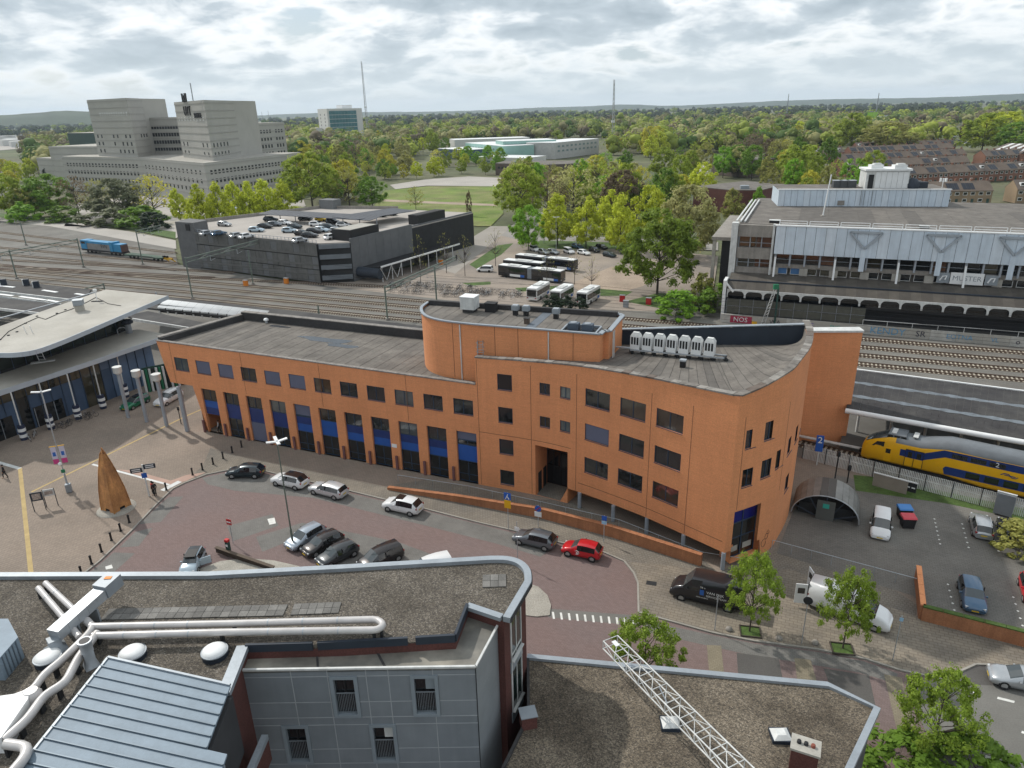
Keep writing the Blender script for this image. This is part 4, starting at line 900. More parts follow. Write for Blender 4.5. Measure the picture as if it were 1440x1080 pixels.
for(x0,y0,x1,y1)in((0,402,20,404),(60,408,80,411),(106,413,120,415),(-60,407,18,416),(28,417,64,422),(66,422,84,425)):
	b=MB();b.bar(G(x0,y0,5.06),G(x1,y1,5.06),.7,.1);b.build('white_strip',WHITE,cl_)
canopy('platform_roof','second dark platform roof with white edges, nearer the station',P5((-70,408),(0,417),(84,426),(68,440),(-70,424)),4.7,CANO,edge=[(P5((-70,424))[0],P5((68,440))[0]),(P5((-70,406))[0],P5((85,426))[0])])
for k,(x,y)in enumerate(((6,401),(38,401),(52,404))):
	p=G(x,y,5.0);v=thing('roof_unit',('leftmost','middle','rightmost')[k]+' of three small dark and white boxes on the left platform roof','roof unit',tuple(p),group='small boxes on the platform roof');MB().box((0,0,.7),(1.1,.8,1.4),.4).build('casing',NAVYCLAD,v,world=False);MB().box((-.62,-.2,.7),(.15,.8,1.3),.4).build('side_panel',WHITE,v,world=False)
canopy('platform_roof','long dark platform roof behind the white tent and the low orange roof',[tuple(G(*q,5)[:2])for q in((205,414),(385,434),(600,459),(600,478),(370,450),(200,432))],5.0,CANO,posts=[tuple(G(*q,0)[:2])for q in((225,440),)])
canopy('platform_roof','dark canopy with a white edge between the station and the orange building',P5((178,442),(208,436),(300,455),(288,464),(190,448)),4.8,CANO,edge=[(P5((186,447))[0],P5((290,464))[0])])
for(x0,y0,x1,y1)in((200,462,262,470),(215,455,280,468)):
	pass
TN=thing('white_tent_roof','long white tent-like shelter with open arched side on the platform','shelter',tuple(G(300,440,5)))
t0,t1,t2,t3=G(221,432,5.3),G(233,421,6.6),G(379,437,6.6),G(371,447,5.3)
k=12
for i in range(k):
	a,c,d_,e=t0.lerp(t3,i/k),t0.lerp(t3,(i+.985)/k),t1.lerp(t2,(i+.985)/k),t1.lerp(t2,i/k);m1,m2=a.lerp(e,.5)+Vector((0,0,.08)),c.lerp(d_,.5)+Vector((0,0,.08))
	b=MB();b.add([a,c,m2,d_,e,m1],[(0,1,2,5),(5,2,3,4)]);b.build('roof_sheet',mat('tent_sheet',(.78,.79,.79),.5,0,.05),TN)
for i in range(k):
	a,c=t0.lerp(t3,(i+.08)/k),t0.lerp(t3,(i+.92)/k);b=MB();pnl(b,Vector((a.x,a.y,0)),Vector((c.x,c.y,0)),5.05,5.28,-.05,.05,NDIR*-1);pnl(b,Vector((a.x,a.y,0)),Vector((a.x,a.y,0)).lerp(Vector((c.x,c.y,0)),.2),4.2,5.05,-.05,.05,NDIR*-1);b.build('side_arch',WHITEW,TN)
MB().bar(Vector((t0.x,t0.y,5.0))+NDIR*.4,Vector((t3.x,t3.y,5.0))+NDIR*.4,.1,1.6).build('inner_wall',DARK,TN)
# right-hand canopy
RC=thing('platform_roof','wide dark ribbed platform roof right of the orange end wall','platform roof',tuple(G(1300,565,5)))
f0,f1,n0,n1=G(1204,520,5.1),G(1560,566,5.1),G(1189,577,5.0),G(1560,643,5.0)
k=34
PSH=mat('wet_roof_stripe',(.13,.15,.17),.4,0,.35,1.2)
for i in range(k):
	a,c,d_,e=n0.lerp(n1,i/k),n0.lerp(n1,(i+.985)/k),f0.lerp(f1,(i+.985)/k),f0.lerp(f1,i/k)
	b=MB();zo=Vector((0,0,.02 if i%2 else 0));up2=Vector((0,0,.35));b.add([a+zo,c+zo,a.lerp(e,.45)+zo+up2,c.lerp(d_,.45)+zo+up2,d_+zo,e+zo],[(0,1,3,2),(2,3,4,5)]);b.build('roof_sheet',CANO,RC)
for f in(.30,.62):
	b=MB();vs=[]
	for i in range(40):
		t=i/39;p=n0.lerp(n1,t).lerp(f0.lerp(f1,t),f);w_=.25+.3*math.sin(i*.9+f*9)**2;up2=.35*(f/.45 if f<.45 else(1-f)/.55)+.045
		vs+=[p-NDIR*w_+Vector((0,0,up2-.02)),p+NDIR*w_+Vector((0,0,up2+.02))]
	b.add(vs,[(2*i,2*i+2,2*i+3,2*i+1)for i in range(39)]);b.build('valley_gutter',PSH,RC)
b=MB();b.tube(n0+Vector((0,0,-.05)),n1+Vector((0,0,-.05)),.32,10);b.build('front_gutter',WHITE,RC)
b=MB();b.bar(f0,f1,.3,.3);b.build('rear_gutter',WHITE,RC)
b=MB()
for i in range(18):p=n0.lerp(n1,i/17).lerp(f0.lerp(f1,i/17),.12+.74*(i%2));b.lathe((p.x,p.y,5.15),[(.12,0),(.12,.25),(.05,.3)],8)
for i in range(7):
	p=n0.lerp(n1,(i+.4)/7).lerp(f0.lerp(f1,(i+.4)/7),.25);v=MB().tube((p.x,p.y,0),(p.x,p.y,5.0),.16,10).build('post',WHITEW,RC)
MB().bar(n0.lerp(f0,.3)+Vector((0,0,-.45)),n1.lerp(f1,.3)+Vector((0,0,-.45)),.3,.35).build('beam',DARK,RC)
PF=[G(1125,612,0),G(1228,632,0),G(1560,700,0),G(1560,560,0),G(1150,513,0)]
pe=[Vector((p.x,p.y,0))for p in(n0.lerp(f0,-.02),n1.lerp(f1,-.02),f1,f0)]
b=MB();b.prism([(p.x,p.y)for p in pe],-.05,.85);struct('platform',b,mat('platform_paving',(.13,.125,.115),.9,0,.15,.3))
b=MB();q0,q1=G(1120,612,.9),G(1228,634,.9);b.bar(q0,q1,.5,.12);struct('platform_edge',b,WHITEW)
# ------------------------------------------------------------------ big concrete building with white cladding (right)
VD=thing('clad_concrete_building','large grey concrete store building with white metal cladding and flat roofs beside the tracks','building',tuple(RP(20,147)))
PANW=mat('white_cladding',(.56,.64,.72),.5,.05,.07,.5,streak=.12);PANW2=mat('white_cladding_b',(.60,.67,.74),.5,.05,.07,.5,streak=.12)
T0=146.9;SL,SR=-5.9,74.0
def V(s,t,z):return RP(s,t,z)
def vbox(b,s0,s1,t0,t1,z0,z1,mi=0):
	vs=[V(s,t,z)for z in(z0,z1)for s,t in((s0,t0),(s1,t0),(s1,t1),(s0,t1))];return b.add(vs,[(3,2,1,0),(4,5,6,7),(0,1,5,4),(1,2,6,5),(2,3,7,6),(3,0,4,7)],mi)
def vpart(name,m,s0,s1,t0,t1,z0,z1,parent=None):return vbox(MB(),s0,s1,t0,t1,z0,z1).build(name,m,parent or VD)
vpart('main_block',CONC,-13,SR,T0+2.3,192,0,17.55)
ro=vpart('roof',BITUMEN,-12.8,SR,T0+2.2,191.8,17.56,17.7)
# felt strips
for i in range(28):vpart('roofing_strip',rs.choice([BITUMEN,MATS['bitumen_light'],MATS['bitumen_mid'],BITUMEN]),-5+i*2.8,-5+i*2.8+2.78,T0+.3,174.5,17.72,17.75+.012*(i%2))
s=SL;i=0;PW=1.79
while s<SR:
	vpart('cladding_panel',PANW if(i*7%5)else PANW2,s+.03,s+PW-.03,T0-.02-(.03 if i%3==0 else 0),T0+.6,12.45,17.75);s+=PW;i+=1
vpart('cladding_backing',DARK,SL,SR,T0+.15,T0+2.3,12.4,17.6);vpart('cladding_coping',WHITE,SL-.2,SR,T0-.15,T0+.8,17.76,17.95)
s=SL+.3
while s<SR:
	r=MB()
	for z in(18.3,18.75):r.tube(V(s+.2,T0+.5,z),V(s+5.1,T0+.5,z),.07,5)
	for q in(s+.2,s+5.1):r.tube(V(q,T0+.5,17.9),V(q,T0+.5,18.75),.07,5)
	r.build('guard_rail',WHITE,VD);s+=5.37
	# window band, pillars, lower band
s=SL+.4;i=0
INT=mat('orange_room_light_pane',(.15,.075,.045),.8,0,.5,.4)  # warm room light put into the pane colour, nothing behind glows
while s<SR:
	w_=5.37
	for k in range(2):
		a=s+k*w_/2+.18;c=a+w_/2-.36
		o=vpart('window',NAVYCLAD,a,c,T0+1.5,T0+1.6,10.35,12.4);vpart('pane',[GLASS_D,GLASS_D,INT,GLASS_D,GLASST,GLASS_D,GLASS_D][(i*2+k)*3%7],a+.08,c-.08,T0+1.46,T0+1.499,10.45,12.3,o)
		vpart('window_rail',GREYM,a,c,T0+1.2,T0+1.26,11.2,11.3)
		vpart('mullion_post',COLGREY,a-.34,a-.02,T0+.3,T0+.7,10.1,12.44)
		o=vpart('window',WHITEW,a+.1,c-.1,T0+1.3,T0+1.42,8.3,9.6);vpart('pane',mat('bright_blue_blind',(.06,.16,.34),.6)if i==0 else GLASST if i<3 else GLASS_D,a+.2,c-.2,T0+1.25,T0+1.299,8.42,9.5,o)
	vpart('spandrel',CONC,s,s+w_-.02,T0+1.0,T0+2.3,9.62,10.34)
	if True:
		vpart('pier',CONCL,s-.75,s+.75,T0+.8,T0+1.25,8.0,9.6);
	s+=w_;i+=1
for k,s in enumerate(np.arange(SL+.4,SR,10.74)):
	b=MB();b.bar(V(s,T0+.6,12.4),V(s,T0-.6,6.9),.34,.34);b.build('raking_strut',WHITE,VD)
for s in(SL+15.7,SL+28.2,SL+39.3,SL+52,SL+67):
	b=MB();t=T0-.2
	b.bar(V(s-2.7,t,17.2),V(s+2.7,t,17.2),.36,.4);b.bar(V(s-2.7,t,17.2),V(s,t,14.2),.36,.36);b.bar(V(s+2.7,t,17.2),V(s,t,14.2),.36,.36)
	b.build('bracket',mat('bracket_grey',(.33,.37,.41),.6),VD);vpart('bracket_panel',PANW,s-.45,s+.45,T0-.22,T0-.04,9.9,14.1)
	# left concrete bay
vpart('bay_wall',CONC,-12.9,SL-.4,T0+1.2,T0+3,15.3,17.6)
for z0,z1 in((11.0,13.2),(7.4,9.3)):vpart('bay_wall',CONC,-12.9,SL-.4,T0+1.2,T0+3,z0,z1)
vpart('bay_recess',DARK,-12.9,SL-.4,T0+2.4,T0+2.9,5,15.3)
for z0,z1 in((13.2,15.3),(9.3,11.0)):
	for k in range(3):
		o=vpart('window',GREYM,-12.8+k*2.15,-12.6+k*2.15,T0+1.5,T0+1.7,z0,z1);
	for k in range(2):vpart('pane',INT if k else GLASST,-12.5+k*3.2,-9.6+k*3.2,T0+2.0,T0+2.1,z0+.1,z1-.1)
	vpart('window_rail',GREYM,-12.9,SL-.4,T0+1.4,T0+1.5,z0+.9,z0+1.0)
vpart('end_pier',WHITEW,-14.2,-13.0,T0+.6,T0+2.2,0,18.0);vpart('end_pier',WHITEW,SL-.6,SL-.2,T0+.4,T0+1.2,7,18.0)
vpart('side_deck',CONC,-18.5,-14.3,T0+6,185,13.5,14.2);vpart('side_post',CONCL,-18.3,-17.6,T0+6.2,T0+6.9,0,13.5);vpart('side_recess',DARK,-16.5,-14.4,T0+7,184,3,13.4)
b=MB()
for o_ in(0,.8,1.6):b.bar(V(-13.6+o_,T0+3,18.0),V(-13.6+o_,185,18.0),.3,.3)
b.build('edge_pipe_rail',WHITEW,VD)
for s,t,w_ in((-7.5,T0+4,2),(18.6,T0+3,1.6)):vpart('roof_hatch',DARK,s,s+w_,t,t+1.2,17.75,18.15);vpart('hatch_lid',WHITEW,s-.05,s+w_+.05,t-.05,t+1.25,18.16,18.25)
# penthouse set back on the roof
Pp=[G(1093,290,17.7),G(1333,291,17.7)];pd=(Pp[1]-Pp[0]).normalized();pn=Vector((-pd.y,pd.x,0));PL=(Pp[1]-Pp[0]).length
def pb(name,m,u0,u1,v0,v1,z0,z1):
	q=[Pp[0]+pd*a+pn*c for a,c in((u0,v0),(u1,v0),(u1,v1),(u0,v1))];b=MB();b.prism([(p.x,p.y)for p in q],z0,z1);return b.build(name,m,VD)
pb('penthouse_core',PANW,.1,PL-.1,.2,12,17.5,21.2);kk=26
for i in range(kk):pb('penthouse_panel',PANW if i%4 else PANW2,PL*i/kk+.03,PL*(i+1)/kk-.03,-.05-.03*(i%2),.2,17.75,21.3)
pb('penthouse_coping',WHITE,-.15,PL+.15,-.2,.5,21.32,21.5);pb('penthouse_roof',BITUMEN,0,PL,.5,12,21.25,21.34)
for u in(PL*.49,PL*.51,PL*.555):pb('cable_riser',GREYM,u,u+.12,-.2,-.1,18,21.2)
pb('louvre',CONC,PL*.36,PL*.40,-.2,-.08,18.0,19.0)
pb('plant_room',WHITEW,PL*.52,PL*.77,2,8,21.3,25.2);pb('plant_room_door',DARK,PL*.535,PL*.565,1.85,2.0,21.4,24.4);pb('plant_room_roof',WHITE,PL*.51,PL*.78,1.6,8.4,25.21,25.6)
for i in range(6):pb('plant_panel',WHITE,PL*(.575+.032*i),PL*(.575+.032*(i+.93)),1.9,2.0,21.5,25.0)
for k,(u,v_)in enumerate(((.58,4),(.71,3))):
	p=Pp[0]+pd*PL*u+pn*v_;a=thing('roof_dome',('left' if k==0 else 'right')+' white vent hood on the plant room of the clad building','roof vent',(p.x,p.y,25.6),group='white hoods on the plant room');MB().box((0,0,.4),(2.6,2,.8),-.1).build('base',WHITE,a,world=False);MB().box((.2,0,.95),(1.6,1.2,.3),-.1).build('hood',WHITEW,a,world=False)
for k in range(3):
	p=Pp[0]+pd*PL*(.37+.043*k)+pn*5;a=thing('roof_chiller',('left','middle','right')[k]+' one of three dark chillers left of the white plant room','cooling unit',(p.x,p.y,21.35),group='three chillers on the penthouse');MB().box((0,0,.75),(1.9,1.6,1.5),-.1).build('casing',mat('chiller_dark',(.07,.075,.08),.6),a,world=False);MB().box((0,0,1.56),(2,1.7,.1),-.1).build('lid',STEEL,a,world=False)
for k in range(2):
	p=Pp[0]+pd*PL*(.80+.05*k)+pn*3;a=thing('roof_tank',('large round black','square dark')[k]+' unit right of the white plant room','cooling unit',(p.x,p.y,21.35));(MB().lathe((0,0,0),[(1.5,0),(1.6,1.0),(.9,2.0),(.2,2.3)],16)if k==0 else MB().box((0,0,.7),(2.4,1.6,1.4),-.1)).build('casing',NAVYCLAD,a,world=False);MB().box((0,0,.05),(3.2,2,.1),-.1).build('base',CONC,a,world=False)
p=Pp[0]+pd*PL*.965+pn*2;a=thing('roof_aerial','white panel aerial on the right end of the clad penthouse','aerial',(p.x,p.y,21.5));MB().tube((0,0,0),(0,0,1.6),.09,6).build('pole',WHITE,a,world=False);b=MB();[b.box((math.cos(t)*.6,math.sin(t)*.6,1.7),(.35,.35,.8),t)for t in(0,2.1,4.2)];b.build('panel',WHITE,a,world=False);tag(a.children[-1],kind='stuff')
p=G(1157,304,17.75);a=thing('flag_pole','tall white leaning pole on the roof of the clad concrete building','pole',tuple(p));MB().tube((0,0,0),(.9,.6,8.2),.13,8).build('pole',WHITE,a,world=False);MB().box((0,0,.1),(.8,.8,.2)).build('base',CONC,a,world=False)
for s0,s1,t in((48,54,T0+6),(62,76,T0+4)):MB().prism([tuple(V(s0,t,0)[:2]),tuple(V(s1,t-.6,0)[:2]),tuple(V(s1,t+.8,0)[:2]),tuple(V(s0+2,t+1.0,0)[:2])],17.76,17.8).build('rain_puddle',MATS['roof_puddle'],VD)
b=MB()
for o_ in(0,1):b.bar(V(54+o_*2.2,T0+14,18.6),V(66+o_,T0+8,19.6),.3,.3)
for k in range(4):b.bar(V(54+3.5*k,T0+14-1.7*k,17.8),V(54+3.5*k,T0+14-1.7*k,18.8+.25*k),.25,.25)
b.build('roof_pipe_bridge',WHITEW,VD)
a=thing('roof_dome','large pale dome light at the right edge of the clad building roof','roof light',tuple(V(67,T0+12,17.8)));MB().lathe((0,0,0),[(2.2,0),(2.2,.5),(1.9,1.0),(1.1,1.5),(.1,1.7)],18).build('dome',WHITE,a,world=False);MB().lathe((0,0,-.05),[(2.6,0),(2.6,.3)],18).build('kerb',CONC,a,world=False)
# banner on the facade
o=vpart('banner',WHITE,SL+30.5,SL+35.7,T0+.25,T0+.3,8.5,10.6)
text('MUSTER',1.25,GREYM,VD,frame_mtx(V(SL+33.1,T0+.24,9.55)-VD.location,EDIR));
for k,s in enumerate((SL+29.4,SL+36.9)):
	vpart('banner_figure',GREYM,s-1.0,s+1.0,T0+.32,T0+.4,8.6,10.4);b=MB();b.path([V(s-.5,T0+.3,9.0),V(s-.1,T0+.28,9.8),V(s+.5,T0+.3,9.9),V(s+.3,T0+.28,9.2)],.14,6);b.build('figure_emblem',WHITE,VD)
	# lower canopy with arches, fence screen, platform wall
s=-13.5;i=0
while s<SR:
	b=MB();b.add([V(s,T0+.9,8.25),V(s+1.75,T0+.9,8.25),V(s+1.75,143.2,7.6),V(s,143.2,7.6)],[(0,3,2,1)]);b.add([V(s,143.2,7.58),V(s+1.75,143.2,7.58),V(s+1.75,140.9,6.3),V(s,140.9,6.3)],[(0,3,2,1)]);b.build('canopy_sheet',mat('brown_canopy_'+'ab'[i%2],(.088-.014*(i%2),.078-.013*(i%2),.066-.01*(i%2)),.9,0,.2,.5,streak=.1),VD);s+=1.76;i+=1
vpart('canopy_beam',NAVYCLAD,-13.5,SR,143.0,143.3,7.5,7.72)
BROWNF=mat('brown_sheet_fascia',(.12,.105,.085),.8,0,.15,.6,streak=.15)
s=-13.4;ARCW=3.35;i=0
while s<SR-3:
	prof=[];pts_o=[(0,6.35),(ARCW,6.35)];ar=[(ARCW-.16,4.75)]+[(ARCW-.16-.75*(1-math.cos(t)),5.25+.75*math.sin(t))for t in np.linspace(0,1.57,6)]+[(.16+.75*(1-math.cos(t)),5.25+.75*math.sin(t))for t in np.linspace(1.57,0,6)]+[(.16,4.75)]
	out_=[(0,6.35),(0,4.75)]+ar[::-1][:1]
	pg=[(0,4.75)]+ar[::-1]+[(ARCW,4.75),(ARCW,6.35),(0,6.35)]
	b=MB();n_=len(pg);vs=[V(s+x,140.85,z)for x,z in pg]+[V(s+x,141.1,z)for x,z in pg]
	b.add(vs,[tuple(range(n_)),tuple(range(2*n_-1,n_-1,-1))]+[(k,n_+k,n_+(k+1)%n_,(k+1)%n_)for k in range(n_)]);b.build('arch_panel',WHITEW,VD)
	vpart('arch_glazing',GLASS_D,s+.1,s+ARCW-.1,141.6,141.7,4.4,6.3);s+=ARCW;i+=1
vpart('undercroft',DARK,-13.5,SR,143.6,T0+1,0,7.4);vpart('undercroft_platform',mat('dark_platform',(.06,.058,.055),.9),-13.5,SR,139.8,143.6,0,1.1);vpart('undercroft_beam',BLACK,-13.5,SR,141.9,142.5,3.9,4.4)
vpart('end_frame',WHITE,-14.2,-13.6,140.6,144,0,8.0)
b=MB();b.bar(V(-13.9,140.8,7.8),V(-12.2,140.6,5.9),.3,.3);b.build('end_brace',WHITE,VD)
FS=thing('fence_screen','long olive mesh screen fence above the graffiti wall','fence',tuple(V(-13,140.2,0)))
OLV=mat('olive_mesh',(.085,.085,.07),.9,0,.15,1.5)
for i in range(10):
	s=-13.2+i*2.45
	vbox(MB(),s+.04,s+2.38,140.2,140.24,1.75,4.6).build('mesh_panel',OLV,FS);vbox(MB(),s-.03,s+.03,140.12,140.2,0,4.7).build('post',COLGREY,FS)
vbox(MB(),-13.2,11.2,140.14,140.19,3.2,3.27).build('rail',COLGREY,FS)
GW=thing('graffiti_wall','low pale concrete platform wall covered in graffiti along the far track','wall',tuple(V(-14,139.4,0)))
for i in range(22):
	s=-14+i*4.0;vbox(MB(),s,s+3.97,139.4,139.75,0,1.7).build('wall_panel',CONCL if i%3 else mat('pale_render',(.42,.41,.38),.9,0,.2,.8),GW)
gr_=thing('wall_rail','thin white railing above the graffiti wall under the arches','railing',tuple(V(10,139.6,1.7)));b=MB();b.tube(V(11,139.6,2.6),V(74,139.6,2.6),.06,5);b.build('rail',WHITEW,gr_)
for i in range(16):MB().tube(V(11+i*4,139.6,1.7),V(11+i*4,139.6,2.6),.05,5).build('post',WHITEW,gr_)
def graffiti(s,word,size,m,k=1.0):
	text(word,size,m,GW,frame_mtx(V(s,139.38,.82)-GW.location,EDIR))
LBL=mat('graffiti_light_blue',(.12,.30,.48),.7);DBL=mat('graffiti_dark',(.03,.03,.05),.7);RBL=mat('graffiti_crimson',(.34,.03,.07),.7);TEAL=mat('graffiti_teal',(.04,.36,.29),.7);MBL=mat('graffiti_blue',(.03,.12,.42),.7)
vbox(MB(),-12.2,-8.2,139.33,139.39,.15,1.5).build('graffiti_patch',RBL,GW);text('NOS',1.3,WHITE,GW,frame_mtx(V(-10.3,139.30,.8)-GW.location,EDIR));vbox(MB(),-8.15,-7.2,139.33,139.39,.1,.7).build('graffiti_patch',YELLOW,GW)
graffiti(-4,'WA',1.2,DBL);graffiti(1.8,'BOE',1.1,mat('graffiti_violet',(.10,.06,.30),.7));graffiti(6.5,'SNC',.9,TEAL)
graffiti(15.2,'KENDY',1.75,LBL);graffiti(20.5,'SR',1.5,DBL);graffiti(26.5,'EOTNA',1.2,LBL);graffiti(31.8,'VL',1.1,LBL);graffiti(38.2,'JBO',1.5,MBL);graffiti(35.2,'o',1.3,DBL)
vbox(MB(),42.0,50,139.33,139.39,.1,1.45).build('graffiti_patch',TEAL,GW)
# ------------------------------------------------------------------ dark parking garage
PG=thing('parking_garage','dark grey multi storey car park with cars on its roof deck','car park',(-50,200,0))
g0,g1=Vector((-92.5,202.5,0)),Vector((-47.2,175.6,0));g2,g3=Vector((-39.2,177.4,0)),Vector((-10.8,225.5,0));g4,g5,g6=Vector((-35.9,238.4,0)),Vector((-63.2,245.3,0)),Vector((-97,214,0))
DKM=mat('dark_mesh_screen',(.125,.125,.12),.8,0,.2,.4,streak=.15);DKG=mat('dark_grey_cladding',(.135,.14,.147),.6,0,.12,.5);DECK=mat('car_park_deck',(.36,.33,.30),.9,0,.12,.1)
i0_,i1_=g0+Vector((.5,.9,0)),g1+Vector((.3,1.2,0))
b=MB();b.prism([(p.x,p.y)for p in(i0_,i1_,g2,g3,g4,g5,g6)],0,9.7);b.build('core',mat('garage_dark',(.03,.031,.032),.9),PG)
b=MB();b.prism([(p.x,p.y)for p in(i0_,i1_,g2,g3,g4,g5,g6)],9.71,9.95);b.build('roof_deck',DECK,PG)
fwl=Wall([(g0.x,g0.y),(g1.x,g1.y)]);L=fwl.S[-1];k=26
for i in range(k):
	s0,s1=L*i/k,L*(i+.97)/k;n_=fwl.nrm(1);b=MB()
	for r_ in range(3):
		b=MB();pnl(b,fwl.at(s0,0),fwl.at(s1,0),.3+3.3*r_,3.4+3.3*r_,-.05,.03+.05*((i+r_)%2),n_);b.build('mesh_panel',DKM if(i*5+r_*3)%4 else DKG,PG)
for r_ in range(4):b=MB();pnl(b,fwl.at(0,0),fwl.at(L,0),2.2+2.6*r_-.4,2.2+2.6*r_+.1,.1,.14,fwl.nrm(1));b.build('floor_band',mat('grey_band',(.13,.13,.125),.8),PG)
b=MB()
for i in range(40):p=fwl.at(L*i/39,0,-.1);b.tube((p.x,p.y,9.9),(p.x,p.y,11.0),.06,5)
tag(b.build('rail_post',COLGREY,PG),kind='stuff');b=MB();p,q=fwl.at(0,0,-.1),fwl.at(L,0,-.1);[b.tube((p.x,p.y,z),(q.x,q.y,z),.05,5)for z in(10.4,10.95)];b.build('rail',COLGREY,PG)
# corner stair tower left, gap bay, big grey wall right
b=MB();q=g0+Vector((1.0,5,0));b.prism([(g0.x-.4,g0.y-.4),(g0.x+6,g0.y-3.7),(g0.x+8,g0.y+1),(g0.x+1,g0.y+6)],0,12.6);b.build('stair_tower',mat('garage_grey',(.12,.122,.125),.8,0,.15,.5),PG)
b=MB();pnl(b,Vector((g0.x+3.2,g0.y-2.3,0)),Vector((g0.x+4.6,g0.y-3.05,0)),10.4,12.2,.0,.15,fwl.nrm(1));b.build('stair_door',BLACK,PG)
for r_ in range(4):b=MB();b.bar(Vector((g1.x+.4,g1.y+.4,1.4+2.6*r_)),Vector((g2.x-.2,g2.y-.2,1.4+2.6*r_)),.3,1.1);b.build('side_band',mat('side_band_grey',(.15,.17,.19),.6),PG)
ew=Wall([(g2.x,g2.y),(g3.x,g3.y)]);LE=ew.S[-1];k=18
for i in range(k):
	s0,s1=LE*i/k,LE*(i+.985)/k;b=MB();pnl(b,ew.at(s0,0),ew.at(s1,0),0,10.8 if i<8 else 10.3,-.4 if i<8 else-.9,.05 if i<8 else-.35,ew.nrm(1));b.build('cladding_panel',DKG if i%3 else mat('dark_grey_cladding_b',(.125,.13,.137),.6,0,.12,.5),PG)
b=MB();b.box((0,0,0),(.1,.1,.1))
for(s0,w_,dpt,z1)in((1.0,11,6,12.6),(29,13,3.5,12.6)):
	a,c=ew.at(s0,0,-.8),ew.at(s0+w_,0,-.8);n_=ew.nrm(1);b=MB();pnl(b,a,c,9.95,z1,-dpt,0,n_);b.build('stair_head',BLACK,PG);b=MB();pnl(b,a+(c-a)*.04,a+(c-a)*.96,z1,z1+.06,-dpt+.3,-.3,n_);b.build('stair_head_roof',CONCL if s0<5 else BITUMEN_D,PG)
	# solar carport over the rear bays
c0,c1,c2,c3=G(362,300,12.4),G(430,309,12.4),G(560,295,12.4),G(520,293,12.4)
b=MB();a,c=G(362,301,12.3),G(520,310,12.3);d=(c-a).normalized();n_=Vector((-d.y,d.x,0))
for i in range(22):
	q=[a+d*((c-a).length*i/22+.05),a+d*((c-a).length*(i+1)/22-.05)];bb=MB();bb.add([q[0],q[1],q[1]+n_*6+Vector((0,0,.5)),q[0]+n_*6+Vector((0,0,.5))]+[v_-Vector((0,0,.12))for v_ in(q[0],q[1],q[1]+n_*6+Vector((0,0,.5)),q[0]+n_*6+Vector((0,0,.5)))],[(0,1,2,3),(7,6,5,4),(0,4,5,1),(1,5,6,2),(2,6,7,3),(3,7,4,0)]);bb.build('carport_panel',mat('solar_panel',(.06,.066,.08),.65,0,.15,.5),PG)
for i in range(8):p=a+d*(c-a).length*i/7+n_*3;MB().tube((p.x,p.y,9.9),(p.x,p.y,12.5),.14,6).build('carport_post',COLGREY,PG)
a,c=G(500,309,12.5),G(585,296,12.5)
d=(c-a).normalized();n_=Vector((-d.y,d.x,0))
for i in range(14):bb=MB();pnl(bb,a+d*((c-a).length*i/14+.05),a+d*((c-a).length*(i+1)/14-.05),12.35,12.5,0,11,n_);bb.build('carport_panel',MATS['solar_panel'],PG)
b=MB();b.box((G(465,293,9.9).x,G(465,293,9.9).y,11.4),(6,4,3.0),-.5);b.build('rooftop_cabin',mat('garage_grey_b',(.15,.155,.16),.8),PG)
b=MB();b.bar(g6+Vector((0,0,10.4)),g5+Vector((0,0,10.4)),.3,1.0);b.bar(g5+Vector((0,0,10.4)),g4+Vector((0,0,10.4)),.3,1.0);b.build('rear_parapet',CONC,PG)
# logo stroke marks on the grey wall
q=MB();pnl(q,ew.at(LE*.72,0,-.3),ew.at(LE*.725,0,-.3),6.8,9.2,0,.06,ew.nrm(1));pnl(q,ew.at(LE*.75,0,-.3),ew.at(LE*.8,0,-.3),9.0,9.4,0,.06,ew.nrm(1));q.build('logo_mark',WHITE,PG);tag(PG.children[-1],kind='stuff')if False else None
# lean-to bicycle shelter roof along the grey wall
LT=thing('leaning_shelter_roof','long dark lean-to roof on white posts along the grey car park wall','shelter',tuple(G(560,395)))
ra,rb_=ew.at(2.0,0,.1),ew.at(LE*.66,0,.1);n_=ew.nrm(1);k=14
for i in range(k):
	a,c=ra.lerp(rb_,i/k),ra.lerp(rb_,(i+.985)/k);w_=7.2;b=MB();b.add([a+Vector((0,0,3.2)),c+Vector((0,0,3.2)),c+n_*w_+Vector((0,0,3.9)),a+n_*w_+Vector((0,0,3.9))]+[p+Vector((0,0,z))for p,z in((a,3.0),(c,3.0),(c+n_*w_,3.7),(a+n_*w_,3.7))],[(0,3,2,1),(4,5,6,7),(0,1,5,4),(1,2,6,5),(2,3,7,6),(3,0,4,7)]);b.build('roof_sheet',mat('lean_to_roof',(.022,.022,.024),.9,0,.2,.5,spec=.15),LT)
b=MB();b.bar(ra+n_*7.3+Vector((0,0,3.95)),rb_+n_*7.3+Vector((0,0,3.95)),.2,.4);b.build('gutter',WHITE,LT)
for i in range(9):p=ra.lerp(rb_,(i+.2)/9)+n_*6.9;MB().tube((p.x,p.y,0),(p.x,p.y,3.7),.11,6).build('post',WHITE,LT)
b=MB();p=ra+n_*7.2
for i in range(4):q0,q1=ra.lerp(rb_,i*.06)+n_*7.1,ra.lerp(rb_,(i+1)*.06)+n_*7.1;b.tube(q0+Vector((0,0,.2 if i%2 else 3.6)),q1+Vector((0,0,3.6 if i%2 else .2)),.09,6)
b.build('brace',WHITEW,LT);
b=MB();b.tube(ra+Vector((0,0,2.2)),ra+n_*7+Vector((0,0,2.2)),1.3,14);b.build('end_drum',NAVYCLAD,LT)
